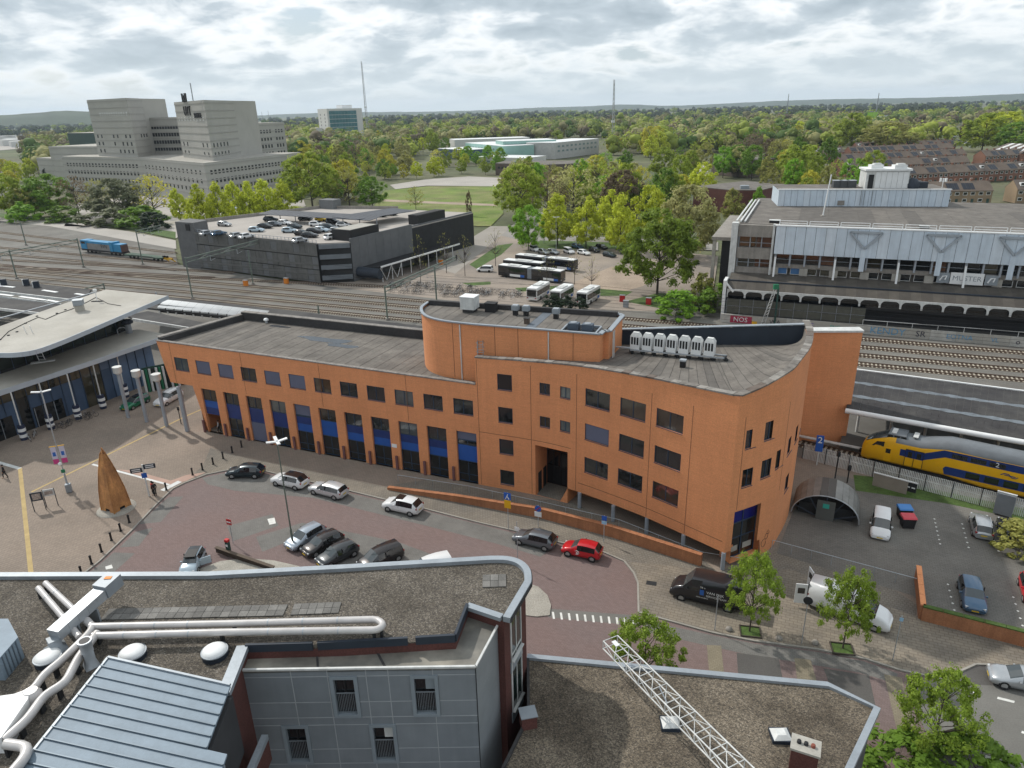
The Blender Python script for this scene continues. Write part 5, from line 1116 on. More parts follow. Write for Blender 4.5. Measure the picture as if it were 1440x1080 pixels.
# ------------------------------------------------------------------ foreground left building
GRAV=gravel('gravel_roof',[(0.0,(0.058,0.051,0.045)),(.35,(0.099,0.086,0.071)),(.6,(0.136,0.117,0.094)),(.85,(0.184,0.160,0.129)),(1.0,(0.258,0.235,0.204))],15.0,(.5,.48,.45))
GRAV2=gravel('gravel_roof_tan',[(0.0,(0.063,0.053,0.042)),(.3,(0.115,0.096,0.073)),(.6,(0.171,0.141,0.104)),(.85,(0.217,0.178,0.130)),(1.0,(0.294,0.252,0.196))],15.0,(.36,.34,.32))
FB=thing('flat_roofed_block','near dark brick block with gravel roof, rounded zinc edge and grey panel facade','building',(-10,35,0))
Z1=13.0
o_px=[(-60,810),(0,810),(290,809),(480,799),(690,786.5),(712,787),(728,792),(737,802),(738.5,816),(708,867)]
outer=[G(x,y,Z1)for x,y in o_px];outer=[Vector((*p,0))for p in smooth_path([(p.x,p.y)for p in outer[4:9]],4)];outer=[Vector((G(x,y,Z1).x,G(x,y,Z1).y,0))for x,y in o_px[:4]]+outer+[Vector((G(708,867,Z1).x,G(708,867,Z1).y,0))]
step_=[G(657,850,Z1),G(640,894,Z1),G(480,904,Z1),G(345,908,Z1),G(322,964,Z1)];step_=[Vector((p.x,p.y,0))for p in step_]
body=outer+step_+[Vector((-17.5,18,0)),Vector((-60,18,0)),Vector((-60,38,0))]
b=MB();b.prism([(p.x,p.y)for p in body],0,Z1-.35);b.build('wall',DBRICK,FB)
b=MB();b.prism([(p.x,p.y)for p in body],Z1-.34,Z1-.26);b.build('gravel_roof',GRAV,FB)
def ring_strip(path,o0,o1,z0,z1):
	b=MB();P=[]
	for i,p in enumerate(path):
		d=(path[min(i+1,len(path)-1)]-path[max(i-1,0)]).normalized();n_=Vector((d.y,-d.x,0));P+=[Vector((q.x,q.y,z))for q in(p+n_*o0,p+n_*o1)for z in(z0,z1)]
	for i in range(len(path)-1):a,c=4*i,4*i+4;b.add(P[a:a+8],[(0,4,5,1),(1,5,7,3),(3,7,6,2),(2,6,4,0)])
	b.add(P[-4:],[(0,1,3,2)]);return b
ring_strip(outer,.04,-.40,Z1-.36,Z1).build('zinc_coping',ZINC,FB)
b=ring_strip(outer,-.405,-.46,Z1-.34,Z1-.1);b.build('dark_upstand',BITUMEN_D,FB)
b=MB();b.bar(Vector((outer[-1].x-.1,outer[-1].y+.05,Z1-.12)),Vector((step_[0].x,step_[0].y,Z1-.12)),.42,.25);b.build('zinc_coping',ZINC,FB)
b=MB();b.bar(Vector((step_[3].x-.15,step_[3].y,Z1-.12)),Vector((step_[4].x-.1,step_[4].y-.5,Z1-.12)),.62,.3);b.build('zinc_coping',ZINC,FB)
for a,c in((step_[0],step_[1]),(step_[1],step_[1].lerp(step_[2],.35)),(step_[1].lerp(step_[2],.42),step_[2].lerp(step_[3],.25)),(step_[2].lerp(step_[3],.3),step_[3])):b=MB();b.bar(Vector((a.x,a.y,Z1-.15)),Vector((c.x,c.y,Z1-.15)),.16,.5);b.build('navy_upstand',NAVYCLAD,FB)
# grey panel facade block with its terrace
ZT=12.25
q0,q1,q2=G(338,941,ZT),G(669,936,ZT),G(704,870,ZT);q0,q1,q2=[Vector((p.x,p.y,0))for p in(q0,q1,q2)]
back_=[q2,step_[0],step_[1],step_[2],step_[3],q0]
b=MB();b.prism([(p.x,p.y)for p in[q0+Vector((.1,.35,0)),q1+Vector((-.25,.35,0)),q2+Vector((-.2,.1,0))]+back_[1:5]],0,ZT-.3);b.build('grey_block',DARK,FB)
b=MB();b.prism([(p.x,p.y)for p in[q0,q1,q2]+back_[1:5]],ZT-.29,ZT-.16);b.build('terrace',mat('wet_terrace',(.15,.145,.13),.45,0,.3,.5,tint=((.27,.25,.21),.35)),FB)
b=MB()
for a,c in((q0,q1),(q1,q2)):d=(c-a).normalized();pnl(b,a,c,ZT-.12,ZT,-.06,.06,Vector((d.y,-d.x,0)))
b.build('white_edge',WHITEW,FB)
for f in(.33,.62):p,q_=q0.lerp(q1,f),step_[3].lerp(step_[1],f);b=MB();b.bar(Vector((p.x,p.y,ZT-.14)),Vector((q_.x,q_.y,ZT-.14)),.12,.03);b.build('terrace_seam',BITUMEN_D,FB)
GP=mat('grey_facade_panel',(.225,.25,.275),.55,.1,.09,.5,streak=.06);GP2=mat('grey_facade_panel_b',(.21,.235,.26),.55,.1,.09,.5,streak=.06);GJ=mat('facade_joint',(.34,.36,.38),.6)
fw2=Wall([(q0.x,q0.y),(q1.x,q1.y)]);LFW=fw2.S[-1]
wp=[((462,953),(510,1009)),((575,948),(621,1006)),((395,1021),(443,1076)),((518,1018),(563,1073))]
wr=[]
for(a,c)in wp:
	h0,h1=fw2.hit(*a),fw2.hit(*c);wr.append((h0[0],h1[0],h1[1],h0[1]))
zt_row=(wr[0][3]+wr[1][3])/2;zb_row=(wr[0][2]+wr[1][2])/2;dz=zt_row-(wr[2][3]+wr[3][3])/2
WW,WH=1.5,zt_row-zb_row
wc=[((a+c)/2,zt_row if k<2 else zt_row-dz)for k,(a,c,z0,z1)in enumerate(wr)]
wc+=[(wc[0][0]-7.0*0,zt_row-2*dz),(wc[1][0],zt_row-2*dz),(wc[2][0],zt_row-3*dz),(wc[3][0],zt_row-3*dz)]
openings=[(x-WW/2,x+WW/2,z-WH,z)for x,z in wc]
zs=[ZT-.2];
for r_ in range(4):zs+=[zt_row-r_*dz,zt_row-r_*dz-WH*.62,zt_row-r_*dz-WH]
zs=sorted(set(round(z,3)for z in zs+[0.0]));xs=[0,LFW*.21,LFW*.365,LFW*.53,LFW*.625,LFW*.815,LFW]
rs=random.Random(5)
for z0,z1 in zip(zs,zs[1:]):
	for x0,x1 in zip(xs,xs[1:]):
	# cut panels around openings
		segs=[(x0,x1)]
		for a,c,y0,y1 in openings:
			if y0<(z0+z1)/2<y1:
				segs=[t for s_ in segs for t in((s_[0],min(s_[1],a)),(max(s_[0],c),s_[1]))if t[1]-t[0]>.05]
		for s0,s1 in segs:
			b=MB();pnl(b,fw2.at(s0+.012,0),fw2.at(s1-.012,0),z0+.012,z1-.012,-.1,0,fw2.nrm(1));b.build('facade_panel',rs.choice((GP,GP2)),FB)
		b=MB()
for z in zs[1:-1]:
	cuts=sorted([(a,c)for a,c,y0,y1 in openings if y0-.05<z<y1+.05]);x=0;b=MB()
	for a,c in cuts+[(LFW,LFW)]:
		if a-x>.05:pnl(b,fw2.at(x,0),fw2.at(a,0),z-.025,z+.025,-.02,.012,fw2.nrm(1))
		x=c
	b.build('joint_profile',GJ,FB)
for x in xs[1:-1]:
	b=MB();cuts=sorted([(y0,y1)for a,c,y0,y1 in openings if a-.05<x<c+.05]);z=0
	for y0,y1 in cuts+[(ZT-.2,0)]:
		if y0-z>.05:pnl(b,fw2.at(x-.025,0),fw2.at(x+.025,0),z,y0,-.02,.014,fw2.nrm(1))
		z=y1
	b.build('joint_profile',GJ,FB)
WF=mat('grey_window_surround',(.25,.29,.325),.5,.1,.06)
for k,(a,c,z0,z1)in enumerate(openings):
	p,q_=fw2.at(a,0),fw2.at(c,0);n_=fw2.nrm(1);d=(q_-p).normalized();b=MB();w_=.2
	pnl(b,p,q_,z1-w_,z1,-.25,.06,n_);pnl(b,p,q_,z0,z0+w_,-.25,.06,n_);pnl(b,p,p+d*w_,z0+w_,z1-w_,-.25,.06,n_);pnl(b,q_-d*w_,q_,z0+w_,z1-w_,-.25,.06,n_)
	o=b.build('window',WF,FB);b=MB();pnl(b,p+d*w_,q_-d*w_,z0+w_,z1-w_,-.25,-.22,n_);b.build('pane',GLASS_D,o)
	zm=z0+(z1-z0)*.56;b=MB();pnl(b,p+d*w_,q_-d*w_,zm-.03,zm+.03,-.2,-.14,n_);b.build('transom',BLACK,o)
	b=MB();[b.tube(p+d*(w_+.02+(c-a-2*w_)*i/12)+n_*-.1+Vector((0,0,z0+w_)),p+d*(w_+.02+(c-a-2*w_)*i/12)+n_*-.1+Vector((0,0,zm)),.012,4)for i in range(1,12)];pnl(b,p+d*w_,q_-d*w_,zm-.01,zm+.03,-.12,-.08,n_);tag(b.build('balustrade',GREYM,o),kind='stuff')
	if k in(1,3):b=MB();pnl(b,p+d*((c-a)*.52),q_-d*(w_+.03),z0+(z1-z0)*.62,z1-w_,-.2,-.15,n_);o2=b.build('open_vent',WF if k==1 else WHITEW,o)
	else:b=MB();pnl(b,p+d*((c-a)*.5-.04),p+d*((c-a)*.5+.04),zm,z1-w_,-.2,-.15,n_);b.build('mullion',BLACK,o)
sw=Wall([(q1.x,q1.y),(q2.x,q2.y)])
for z0,z1 in zip(zs,zs[1:]):b=MB();pnl(b,sw.at(.03,0),sw.at(sw.S[-1],0),z0+.005,z1-.005,-.1,0,sw.nrm(.5));b.build('side_panel',mat('pale_side_panel',(.30,.325,.345),.45,.2,.1,.6),FB)
b=MB();pnl(b,fw2.at(LFW-.04,0),fw2.at(LFW,0),0,ZT,0,.03,fw2.nrm(1));b.build('corner_trim',BLACK,FB)
# windows in the brick end wall
bw=Wall([(outer[-1].x,outer[-1].y),(outer[-2].x,outer[-2].y)])
for(a,c)in(((722,862),(734,895)),((716,930),(730,975))):
	h0,h1=bw.hit(*a),bw.hit(*c);s0,s1,z0,z1=.9,2.6,min(h0[1],h1[1])-.3,max(h0[1],h1[1])+.2
	p,q_=bw.at(s0,0),bw.at(s1,0);n_=bw.nrm(1);d=(q_-p).normalized();b=MB();pnl(b,p,q_,z1-.1,z1,.0,.07,n_);pnl(b,p,q_,z0-.1,z0,.0,.22,n_);pnl(b,p,p+d*.1,z0,z1-.1,0,.07,n_);pnl(b,q_-d*.1,q_,z0,z1-.1,0,.07,n_);pnl(b,p+d*.8,p+d*.88,z0,z1-.1,0,.06,n_)
	o=b.build('window',WHITEW,FB);b=MB();pnl(b,p+d*.1,q_-d*.1,z0,z1-.1,.005,.03,n_);b.build('pane',GLASSG,o);b=MB();pnl(b,p-d*.1,q_+d*.1,z0-.9,z0-.1,.0,.06,n_);b.build('sill_panel',ZINC,o)
	# roof paver slabs
SLAB=[mat('roof_slab_'+c,(v,v*.96,v*.9),.9,0,.2,1.5,fine=.2)for c,v in(('a',.17),('b',.14),('c',.19))]
def slabs(x0,y0,x1,y1,n,rows,wd):
	a,c=G(x0,y0,Z1-.22),G(x1,y1,Z1-.22);d=(c-a)/n;nn_=Vector((-d.y,d.x,0)).normalized()*wd
	for i in range(n):
		for r_ in range(rows):
			p=a+d*(i+.5)+nn_*(r_+.5);b=MB();b.box((p.x,p.y,Z1-.225+rs.random()*.012),(d.length-.025,wd-.025,.05),math.atan2(d.y,d.x)+rs.uniform(-.01,.01));b.build('roof_slab',rs.choice(SLAB),FB)
slabs(141,872,398,866,20,2,.5);slabs(408,865,476,862,6,2,.5);slabs(678,826,712,825,3,2,.62)
# zinc standing seam roof
SR_=thing('standing_seam_roof','pale blue zinc roof with raised seams in the near left corner','roof',tuple(G(170,1000,13.3)))
ta,tb=G(152,925,13.45),G(324,964,13.45);ba,bb_=G(-60,1190,13.0),G(215,1250,13.0);k=16
nb_=(tb-ta).normalized()
for i in range(k):
	a,c=ta.lerp(ba,i/k),ta.lerp(ba,(i+.97)/k);d_,e=tb.lerp(bb_,(i+.97)/k),tb.lerp(bb_,i/k)
	if i>5:d_=d_+nb_*1.1;e=e+nb_*1.1
	vs=[a,c,d_,e]+[p-Vector((0,0,.12))for p in(a,c,d_,e)];b=MB();b.add(vs,[(0,1,2,3),(7,6,5,4),(0,4,5,1),(1,5,6,2),(2,6,7,3),(3,7,4,0)]);b.build('zinc_pan',ZINCROOF,SR_)
	b=MB();b.bar(c+Vector((0,0,.03)),d_+Vector((0,0,.03)),.055,.11);b.build('seam',mat('seam_zinc',(.12,.155,.19),.5,.3),SR_)
b=MB();b.bar(ta+Vector((0,0,.04)),tb+Vector((0,0,.04)),.12,.12);b.bar(ta+Vector((0,0,.0)),ba+Vector((0,0,.0)),.12,.14);b.build('edge_trim',ZINC,SR_)
b=MB();pts=[ta,tb,tb.lerp(bb_,.99),ba];b.prism([(p.x,p.y)for p in pts],9,12.8);b.build('gable_wall',mat('dark_render',(.045,.046,.05),.9,0,.15,.6),SR_)
b=MB();p=tb.lerp(bb_,.40)+nb_*.95;q_=tb.lerp(bb_,.99)+nb_*.95;pnl(b,Vector((p.x,p.y,0)),Vector((q_.x,q_.y,0)),5,12.85,-.05,.05,Vector((nb_.x,nb_.y,0)));b.build('dormer_side',GREYM,SR_)
lg=thing('ledge_wall','low zinc capped ledge between the seam roof and the grey facade','parapet',tuple(G(362,1050,9)));b=MB();p,q_=G(373,1036,9),G(352,1085,9);b.bar(p,q_,.35,.3);b.build('coping',ZINC,lg);b=MB();b.bar(p-Vector((0,0,.9)),q_-Vector((0,0,.9)),.28,1.4);b.build('wall',DBRICK,lg)
# pipes and plant
PIPE=mat('white_lagged_pipe',(.52,.50,.49),.35,.15,.12,.9)
def pipe(label,px,z,r,name='duct_pipe'):
	pts=[G(x,y,z[i]if isinstance(z,(list,tuple))else z)for i,(x,y)in enumerate(px)]
	pp=[Vector(p)for p in pts];sm=[]
	for i,p in enumerate(pp):
		if 0<i<len(pp)-1:
			a,c=(pp[i-1]-p),(pp[i+1]-p);t=min(.35,a.length*.45,c.length*.45);a,c=p+a.normalized()*t,p+c.normalized()*t;sm+=[a,(a+p*2+c)/4,c]
		else:sm.append(p)
	o=thing(name,label,'pipe',(float(pp[0].x),float(pp[0].y),Z1-.25));MB().path(sm,r,12).build('pipe',PIPE,o)
	b=MB();acc=0
	for a,c in zip(sm,sm[1:]):
		L=(c-a).length;n_=int(L/2.2)
		for i in range(1,n_+1):p=a.lerp(c,i/(n_+1));d=(c-a).normalized();b.tube(p-d*.035,p+d*.035,r*1.05,12)
	if b.v:tag(b.build('pipe_joint',STEEL,o),kind='stuff')
	for i in range(0,len(sm),3):
		p=sm[i];MB().box((p.x,p.y,(p.z+Z1-.3)/2),(.12,.3,max(.05,p.z-Z1+.3))).build('pipe_support',DARK,o)
	return o
ZP=13.45
pipe('long pair of white lagged pipes joined by a bend at the far right end',[(126,881),(320,877),(531,871),(540,879),(531,886),(320,889),(130,894)],ZP,.2)
pipe('white lagged pipe running down to the bottom left, upper one of two',[(122,872),(131,882),(123,893),(85,930),(62,948),(45,972),(10,985)],ZP,.2)
pipe('white lagged pipe running down to the bottom left, lower one of two',[(137,890),(110,925),(92,960),(62,978),(38,1012),(4,1042)],ZP,.22)
pipe('short white pipe from the roof edge under the metal duct, left one of two',[(54,827),(82,860),(112,896)],ZP,.18)
pipe('short white pipe from the roof edge under the metal duct, right one of two',[(64,820),(98,852),(126,878)],ZP,.18)
pipe('thick white bent pipe in the bottom left corner of the roof',[(8,1046),(38,1050),(36,1064),(14,1090)],ZP,.24)
p=G(0,1000,12.8);v=thing('duct_box','large white duct box at the left frame edge','duct',tuple(p));q_=[G(-30,985,13.6),G(42,975,13.6),G(40,985,13.6),G(2,1040,13.6),G(-40,1040,13.6)];b=MB();b.prism([(a.x,a.y)for a in q_],12.75,13.7);b.build('casing',WHITE,v);b=MB();p=G(44,974,13.6);b.lathe((p.x,p.y,12.8),[(.45,0),(.45,.7),(.3,.95)],14);b.build('outlet',PIPE,v)
v=thing('metal_duct','grey sheet metal air duct lying across the white pipes','duct',tuple(G(110,862,Z1)));b=MB();a,c=G(76,893,13.75),G(142,834,14.05);d=(c-a).normalized();kk=5
for i in range(kk):b=MB();b.bar(a.lerp(c,i/kk),a.lerp(c,(i+.985)/kk),.78,.62);b.build('duct_section',STEEL,v)
b=MB();b.bar(c+Vector((0,0,.1)),c+d*1.2+Vector((0,0,.1)),.95,.8);b.build('fan_box',GREYM,v);b=MB();p=a-d*.1;b.lathe((p.x,p.y,Z1-.3),[(.75,0),(.7,.25),(.42,.4),(.42,.9)],4);b.build('roof_collar',GREYM,v);b=MB();p=c+d*.7+Vector((0,0,.52));b.box((p.x,p.y,p.z),(.4,.25,.03));b.build('warning_label',ORANGE,v)
for f in(.35,.75):p=a.lerp(c,f);b=MB();b.box((p.x,p.y,13.15),(.1,.9,.9),math.atan2(d.y,d.x));b.build('duct_leg',GREYM,v)
for(x,y),l_ in(((69,930),'round white roof dome partly behind the bent pipes'),((188,924),'round white roof dome just above the zinc roof edge'),((303,922),'round white roof dome beside the zinc parapet, rightmost of three')):
	p=G(x,y,12.75);v=thing('roof_dome',l_,'roof light',tuple(p),group='round white roof domes');b=MB();b.lathe((0,0,0),[(.68,0),(.66,.22),(.7,.3)],28);b.build('kerb',NAVYCLAD,v,world=False);b=MB();b.lathe((0,0,.3),[(.71,0),(.70,.06)],28);b.build('rim',GREYM,v,world=False);b=MB();b.lathe((0,0,.36),[(.64,0),(.60,.08),(.45,.17),(.25,.22),(.02,.24)],28);b.build('dome',WHITE,v,world=False)
p=G(129,936,12.75);v=thing('exhaust_vent','grey cylinder exhaust vent standing between the white pipes','roof vent',tuple(p));b=MB();b.lathe((0,0,0),[(.5,0),(.46,.1),(.34,.35),(.34,.95)],4);b.build('base',STEEL,v,world=False);b=MB();b.lathe((0,0,.95),[(.3,0),(.3,.55),(.36,.6),(.36,.72)],16);b.build('flue',STEEL,v,world=False);b=MB();b.lathe((0,0,1.66),[(.27,0),(.27,.02)],14);b.build('opening',BLACK,v,world=False)
p=G(0,905,13);v=thing('roof_unit','blue grey ribbed metal roof unit at the left edge of the gravel roof','roof unit',tuple(p));q_=[G(-40,872,14),G(12,872,14),G(26,898,14),G(-2,930,14),G(-50,930,14)];b=MB();b.prism([(a.x,a.y)for a in q_],12.7,14.1);b.build('casing',ZINCROOF,v)
a_,c_=q_[2],q_[3]
for i in range(1,6):p=a_.lerp(c_,i/6);b=MB();b.bar(Vector((p.x+.01,p.y-.01,12.75)),Vector((p.x+.01,p.y-.01,14.05)),.06,.06);b.build('rib',MATS['seam_zinc'],v)
# ------------------------------------------------------------------ foreground right low building
LB=thing('low_gravel_roof_building','near low building with tan gravel roof, zinc edge and chimney','building',(10,32,0))
Z2=6.3;lp=[G(741,924,Z2),G(1165,964,Z2),G(1230,994,Z2),G(1180,1100,Z2),G(1150,1180,Z2),G(700,1180,Z2),G(706,1078,Z2),G(742,1004,Z2)];lp=[Vector((p.x,p.y,0))for p in lp]
b=MB();b.prism([(p.x,p.y)for p in lp],0,Z2-.3);b.build('wall',mat('dark_grey_wall',(.085,.087,.09),.8,0,.1),LB);b=MB();b.prism([(p.x,p.y)for p in lp],Z2-.29,Z2-.2);b.build('gravel_roof',GRAV2,LB);b=MB()
ring_strip(lp[:5],.05,-.33,Z2-.34,Z2).build('zinc_coping',ZINC,LB);b=MB()
for a,c in list(zip(lp,lp[1:]))[5:]+[(lp[-1],lp[0])]:d=(c-a).normalized();pnl(b,a,c,Z2-.3,Z2-.02,-.02,.15,Vector((d.y,-d.x,0)))
b.build('side_upstand',BITUMEN_D,LB)
p=G(744,1015,Z2);b=MB();b.box((p.x-.05,p.y,Z2+.2),(.9,.8,1.0),.2);b.build('roof_box',DBRICK,LB);b=MB();b.box((p.x-.05,p.y,Z2+.72),(1.0,.9,.06),.2);b.build('roof_box_lid',GREYM,LB)
for(x,y),l_ in(((942,1020),'square skylight partly beneath the lattice boom'),((1097,1037),'square skylight beside the chimney')):
	p=G(x,y,Z2-.2);v=thing('skylight','small pyramid '+l_,'roof light',tuple(p),group='square skylights');b=MB();b.box((0,0,.12),(1.1,1.0,.24),-.08);b.build('kerb',NAVYCLAD,v,world=False);b=MB();tp=[(-.5,-.45),(.5,-.45),(.5,.45),(-.5,.45)];b.add([(x_,y_,.24)for x_,y_ in tp]+[(x_*.5,y_*.5,.42)for x_,y_ in tp],[(0,1,5,4),(1,2,6,5),(2,3,7,6),(3,0,4,7),(4,5,6,7)]);b.build('dome',WHITEW,v,world=False)
p=G(1128,1080,Z2);v=thing('chimney','square brick chimney with three dark pots on the tan gravel roof','chimney',(p.x,p.y,Z2-.25));b=MB();b.box((0,0,.9),(1.35,.95,1.8),-.45);b.build('stack',DBRICK,v,world=False);b=MB();b.box((0,0,1.86),(1.5,1.1,.14),-.45);b.build('cap',CONCL,v,world=False)
for k in(-.35,0,.35):MB().lathe((k*.9,-k*.44,1.93),[(.12,0),(.11,.16),(.07,.17)],10).build('pot',BLACK if k<.3 else mat('red_pot',(.2,.06,.04),.8),v,world=False)
# lattice boom
LT2=thing('lattice_boom','white steel lattice boom reaching diagonally over the tan gravel roof','lattice mast',tuple(G(1000,1050,8)));
b0,b1=G(858,908,7.4),G(1060,1112,8.3);d=(b1-b0).normalized();sx=Vector((-d.y,d.x,0)).normalized()*.55;sz=Vector((0,0,.6));b=MB()
ch=[sx,-sx,sx+sz,-sx+sz]
for o_ in ch:MB().tube(b0+o_,b1+o_,.045,6).build('chord',WHITEW,LT2)
n_=10;L=(b1-b0).length
for i in range(n_+1):
	p=b0+d*L*i/n_;q_=b0+d*L*(i+1)/n_;b=MB()
	b.tube(p+sx,p-sx,.03,5);b.tube(p+sx,p+sx+sz,.03,5);b.tube(p-sx,p-sx+sz,.03,5);b.tube(p+sx+sz,p-sx+sz,.03,5);b.build('cross_brace',WHITEW,LT2)
	if i<n_:b=MB();b.tube(p+sx,q_-sx,.028,5);b.tube(p+sx,q_+sx+sz,.025,5);b.tube(p-sx+sz,q_-sx,.025,5);b.build('diagonal_brace',WHITEW,LT2)
b=MB();p=b0+d*.6+sz;b.box((p.x,p.y,p.z),(.5,.3,.05),math.atan2(d.y,d.x));b.build('end_plate',WHITE,LT2);b=MB();p=b0+d*L*.4;b.bar(p+sz,p+d*.8,.06,.06);b.build('stay',STEEL,LT2)
MB().tube((b1.x,b1.y,Z2-.2),(b1.x,b1.y,9.2),.16,10).build('mast',WHITEW,LT2)
# ------------------------------------------------------------------ vehicles
TAIL=mat('tail_light',(.30,.012,.012),.3);HEAD=mat('head_light',(.62,.64,.66),.15);PLATE=mat('yellow_plate',(.65,.45,.03),.5);RIMM=mat('alloy_rim',(.40,.41,.42),.35,.6)
CGLASS=mat('car_glass',(.012,.014,.016),.05,0,0,spec=.9);WSGL=mat('windscreen_glass',(.05,.06,.065),.04,0,0,spec=1.0)
STY={'hatch':[(0,.52,.46,.86,''),(.012,.66,.60,.84,'rw'),(.115,.955,.62,.74,'g'),(.30,1.0,.62,.76,'g'),(.46,.995,.61,.76,'g'),(.575,.945,.60,.74,'ws'),(.745,.665,.59,.80,''),(.86,.61,.55,.80,''),(.965,.52,.46,.74,''),(1,.40,.36,.64,'')],'wagon':[(0,.52,.46,.86,''),(.012,.66,.60,.84,'rw'),(.07,.94,.62,.74,'g'),(.28,1.0,.62,.76,'g'),(.44,.995,.61,.76,'g'),(.55,.94,.60,.74,'ws'),(.71,.665,.59,.80,''),(.86,.61,.55,.80,''),(.965,.52,.46,.74,''),(1,.40,.36,.64,'')],'mpv':[(0,.50,.44,.90,''),(.01,.62,.55,.86,'rw'),(.05,.965,.57,.80,'g'),(.28,1.0,.57,.81,'g'),(.48,.99,.56,.80,'g'),(.62,.94,.55,.78,'ws'),(.80,.60,.53,.82,''),(.90,.54,.49,.80,''),(.975,.44,.40,.76,''),(1,.34,.30,.66,'')],'van':[(0,.50,.46,.94,''),(.004,.60,.56,.94,''),(.012,.975,.58,.90,''),(.30,1.0,.58,.91,''),(.56,1.0,.57,.91,'g'),(.70,.97,.56,.88,'ws'),(.82,.60,.50,.86,''),(.92,.52,.46,.84,''),(.975,.40,.36,.80,''),(1,.30,.26,.72,'')]}
def car_paint(name,col,met=.35,rough=.28):return mat('car_paint_'+name,col,rough,met,.03,1.0,obj=True,coat=.5)
def make_car(label,L,Wd,H,style,paint,roof=None,name='parked_car',cat='car',group=None,dark_sill=False,detail=True,sunroof=False,rails=False):
	r=thing(name,label,cat,(0,0,0),1e-4,group);st=STY[style];w=Wd/2;zb=.20 if style!='van' else .28
	rings=[]
	for x,zt,be,wt,k in st:
		X=(x-.5)*L;e=min(x,1-x);q=1-.16*max(0,1-e/.09)**2;zt*=H;be*=H;ww=w*q;sq=zb+(.10 if e<.02 else 0)
		rings.append([(X,0,sq),(X,ww*.80,sq),(X,ww*.97,sq+.10),(X,ww,sq+(be-sq)*.55),(X,ww*.965,be),(X,ww*wt,zt-.075*(1 if zt>.7*H else .35)),(X,ww*wt*.86,zt),(X,0,zt+.025)])
	B=MB();parts={'windscreen':MB(),'rear_window':MB(),'side_window':MB()}
	def q4(b,i,j,sg,mi=0):
		a,c,d_,e=rings[i][j],rings[i+1][j],rings[i+1][j+1],rings[i][j+1];vs=[(p[0],p[1]*sg,p[2])for p in(a,c,d_,e)]
		b.add(vs,[(0,1,2,3)if sg<0 else(3,2,1,0)],mi,mi!=2)
	for i in range(len(rings)-1):
		k=st[i][4]
		for j in range(7):
			for sg in(-1,1):
				if k=='ws' and j in(5,6):q4(parts['windscreen'],i,j,sg)
				elif k=='rw' and j in(5,6):q4(parts['rear_window'],i,j,sg)
				elif(k=='g' or(k=='ws' and j==4 and style!='hatch'))and j==4:q4(parts['side_window'],i,j,sg)
				else:q4(B,i,j,sg,1 if(j==0 or(j==1 and dark_sill))else(2 if j==6 and roof and st[i][1]>.9 and k in('g','')else 0))
	for i in(0,len(rings)-1):
		vs=[(p[0],p[1]*sg,p[2])for sg in(1,-1)for p in(rings[i]if sg>0 else rings[i][::-1])];B.add(vs,[tuple(range(len(vs)))[::(1 if i==0 else-1)]],0)
		# merge duplicate corners so the paint shades smoothly
	key={};nv=[];mp=[]
	for v_ in B.v:
		kk=tuple(round(c,4)for c in v_)
		if kk not in key:key[kk]=len(nv);nv.append(v_)
		mp.append(key[kk])
	B.v=nv;B.f=[tuple(dict.fromkeys(mp[i]for i in f))for f in B.f]
	ok_=[len(f)>2 for f in B.f];B.m=[m for m,o in zip(B.m,ok_)if o];B.sm=[m for m,o in zip(B.sm,ok_)if o];B.f=[f for f,o in zip(B.f,ok_)if o]
	B.build('body',[paint,BLACK,roof or paint],r,world=False)
	for nme,b in parts.items():
		if b.v:b.build(nme,WSGL if nme=='windscreen' else CGLASS,r,world=False)
	rw_=.33 if style!='van' else .36;wp_=None
	for fx in((.175,.805)if style!='van' else(.2,.83)):
		for sg in(-1,1):
			X=(fx-.5)*L
			b=MB();b.tube((X,sg*(w-.22),rw_),(X,sg*(w+.004),rw_+.03),rw_*1.14,16);b.build('wheel_arch',BLACK,r,world=False)if detail else None
			b=MB();b.tube((X,sg*(w-.21),rw_),(X,sg*(w+.015),rw_),rw_,16);o=b.build('wheel',RUBBER,r,world=False)
			if detail:b=MB();b.tube((X,sg*(w-.05),rw_),(X,sg*(w+.025),rw_),rw_*.64,10);b.build('rim',RIMM,o,world=False)
	if detail:
		fr,re=rings[-2],rings[1];zf=fr[4][2];zr_=re[4][2]
		for sg in(-1,1):
			b=MB();b.box((L*.462,sg*w*.66,zf-.02),(.16,w*.34,.14),-sg*.3);b.build('headlight',HEAD,r,world=False)
			b=MB();b.box((-L*.484,sg*w*.72,zr_-.03),(.12,w*.28,.16),sg*.25);b.build('tail_light',TAIL,r,world=False)
			X=(st[5][0]-.5)*L+(.12 if style!='van' else .3);b=MB();b.box((X+.05,sg*(w+.06),st[5][2]*H+.05),(.12,.16,.11));b.build('mirror',paint,r,world=False)
		b=MB();b.box((L*.5,0,.42),(.03,.52,.11));b.build('number_plate',PLATE,r,world=False);b=MB();b.box((-L*.5,0,.62 if style!='van' else .5),(.03,.52,.11));b.build('number_plate',PLATE,r,world=False)
		b=MB();b.box((L*.487,0,.56),(.04,w*.9,.14));b.build('grille',BLACK,r,world=False)
		for sg in(-1,1):
			if style!='van':b=MB();[b.box(((fx-.5)*L,sg*(w*.985),.44*H),(.012,.012,.40*H-.1))for fx in(.50,)];b.build('door_seam',BLACK,r,world=False);b=MB();[b.box(((fx-.5)*L,sg*(w*.90),.79*H),(.075,.08,.30*H))for fx in(.45,)];b.build('door_pillar',BLACK,r,world=False)
		if sunroof:b=MB();b.box((.02*L,0,H+.018),(.2*L,w*1.0,.03));b.build('sunroof',CGLASS,r,world=False)
		if rails:
			for sg in(-1,1):b=MB();b.bar((-.34*L,sg*w*.68,H-.01),(.05*L,sg*w*.68,H+.0),.04,.05);b.build('roof_rail',STEEL,r,world=False)
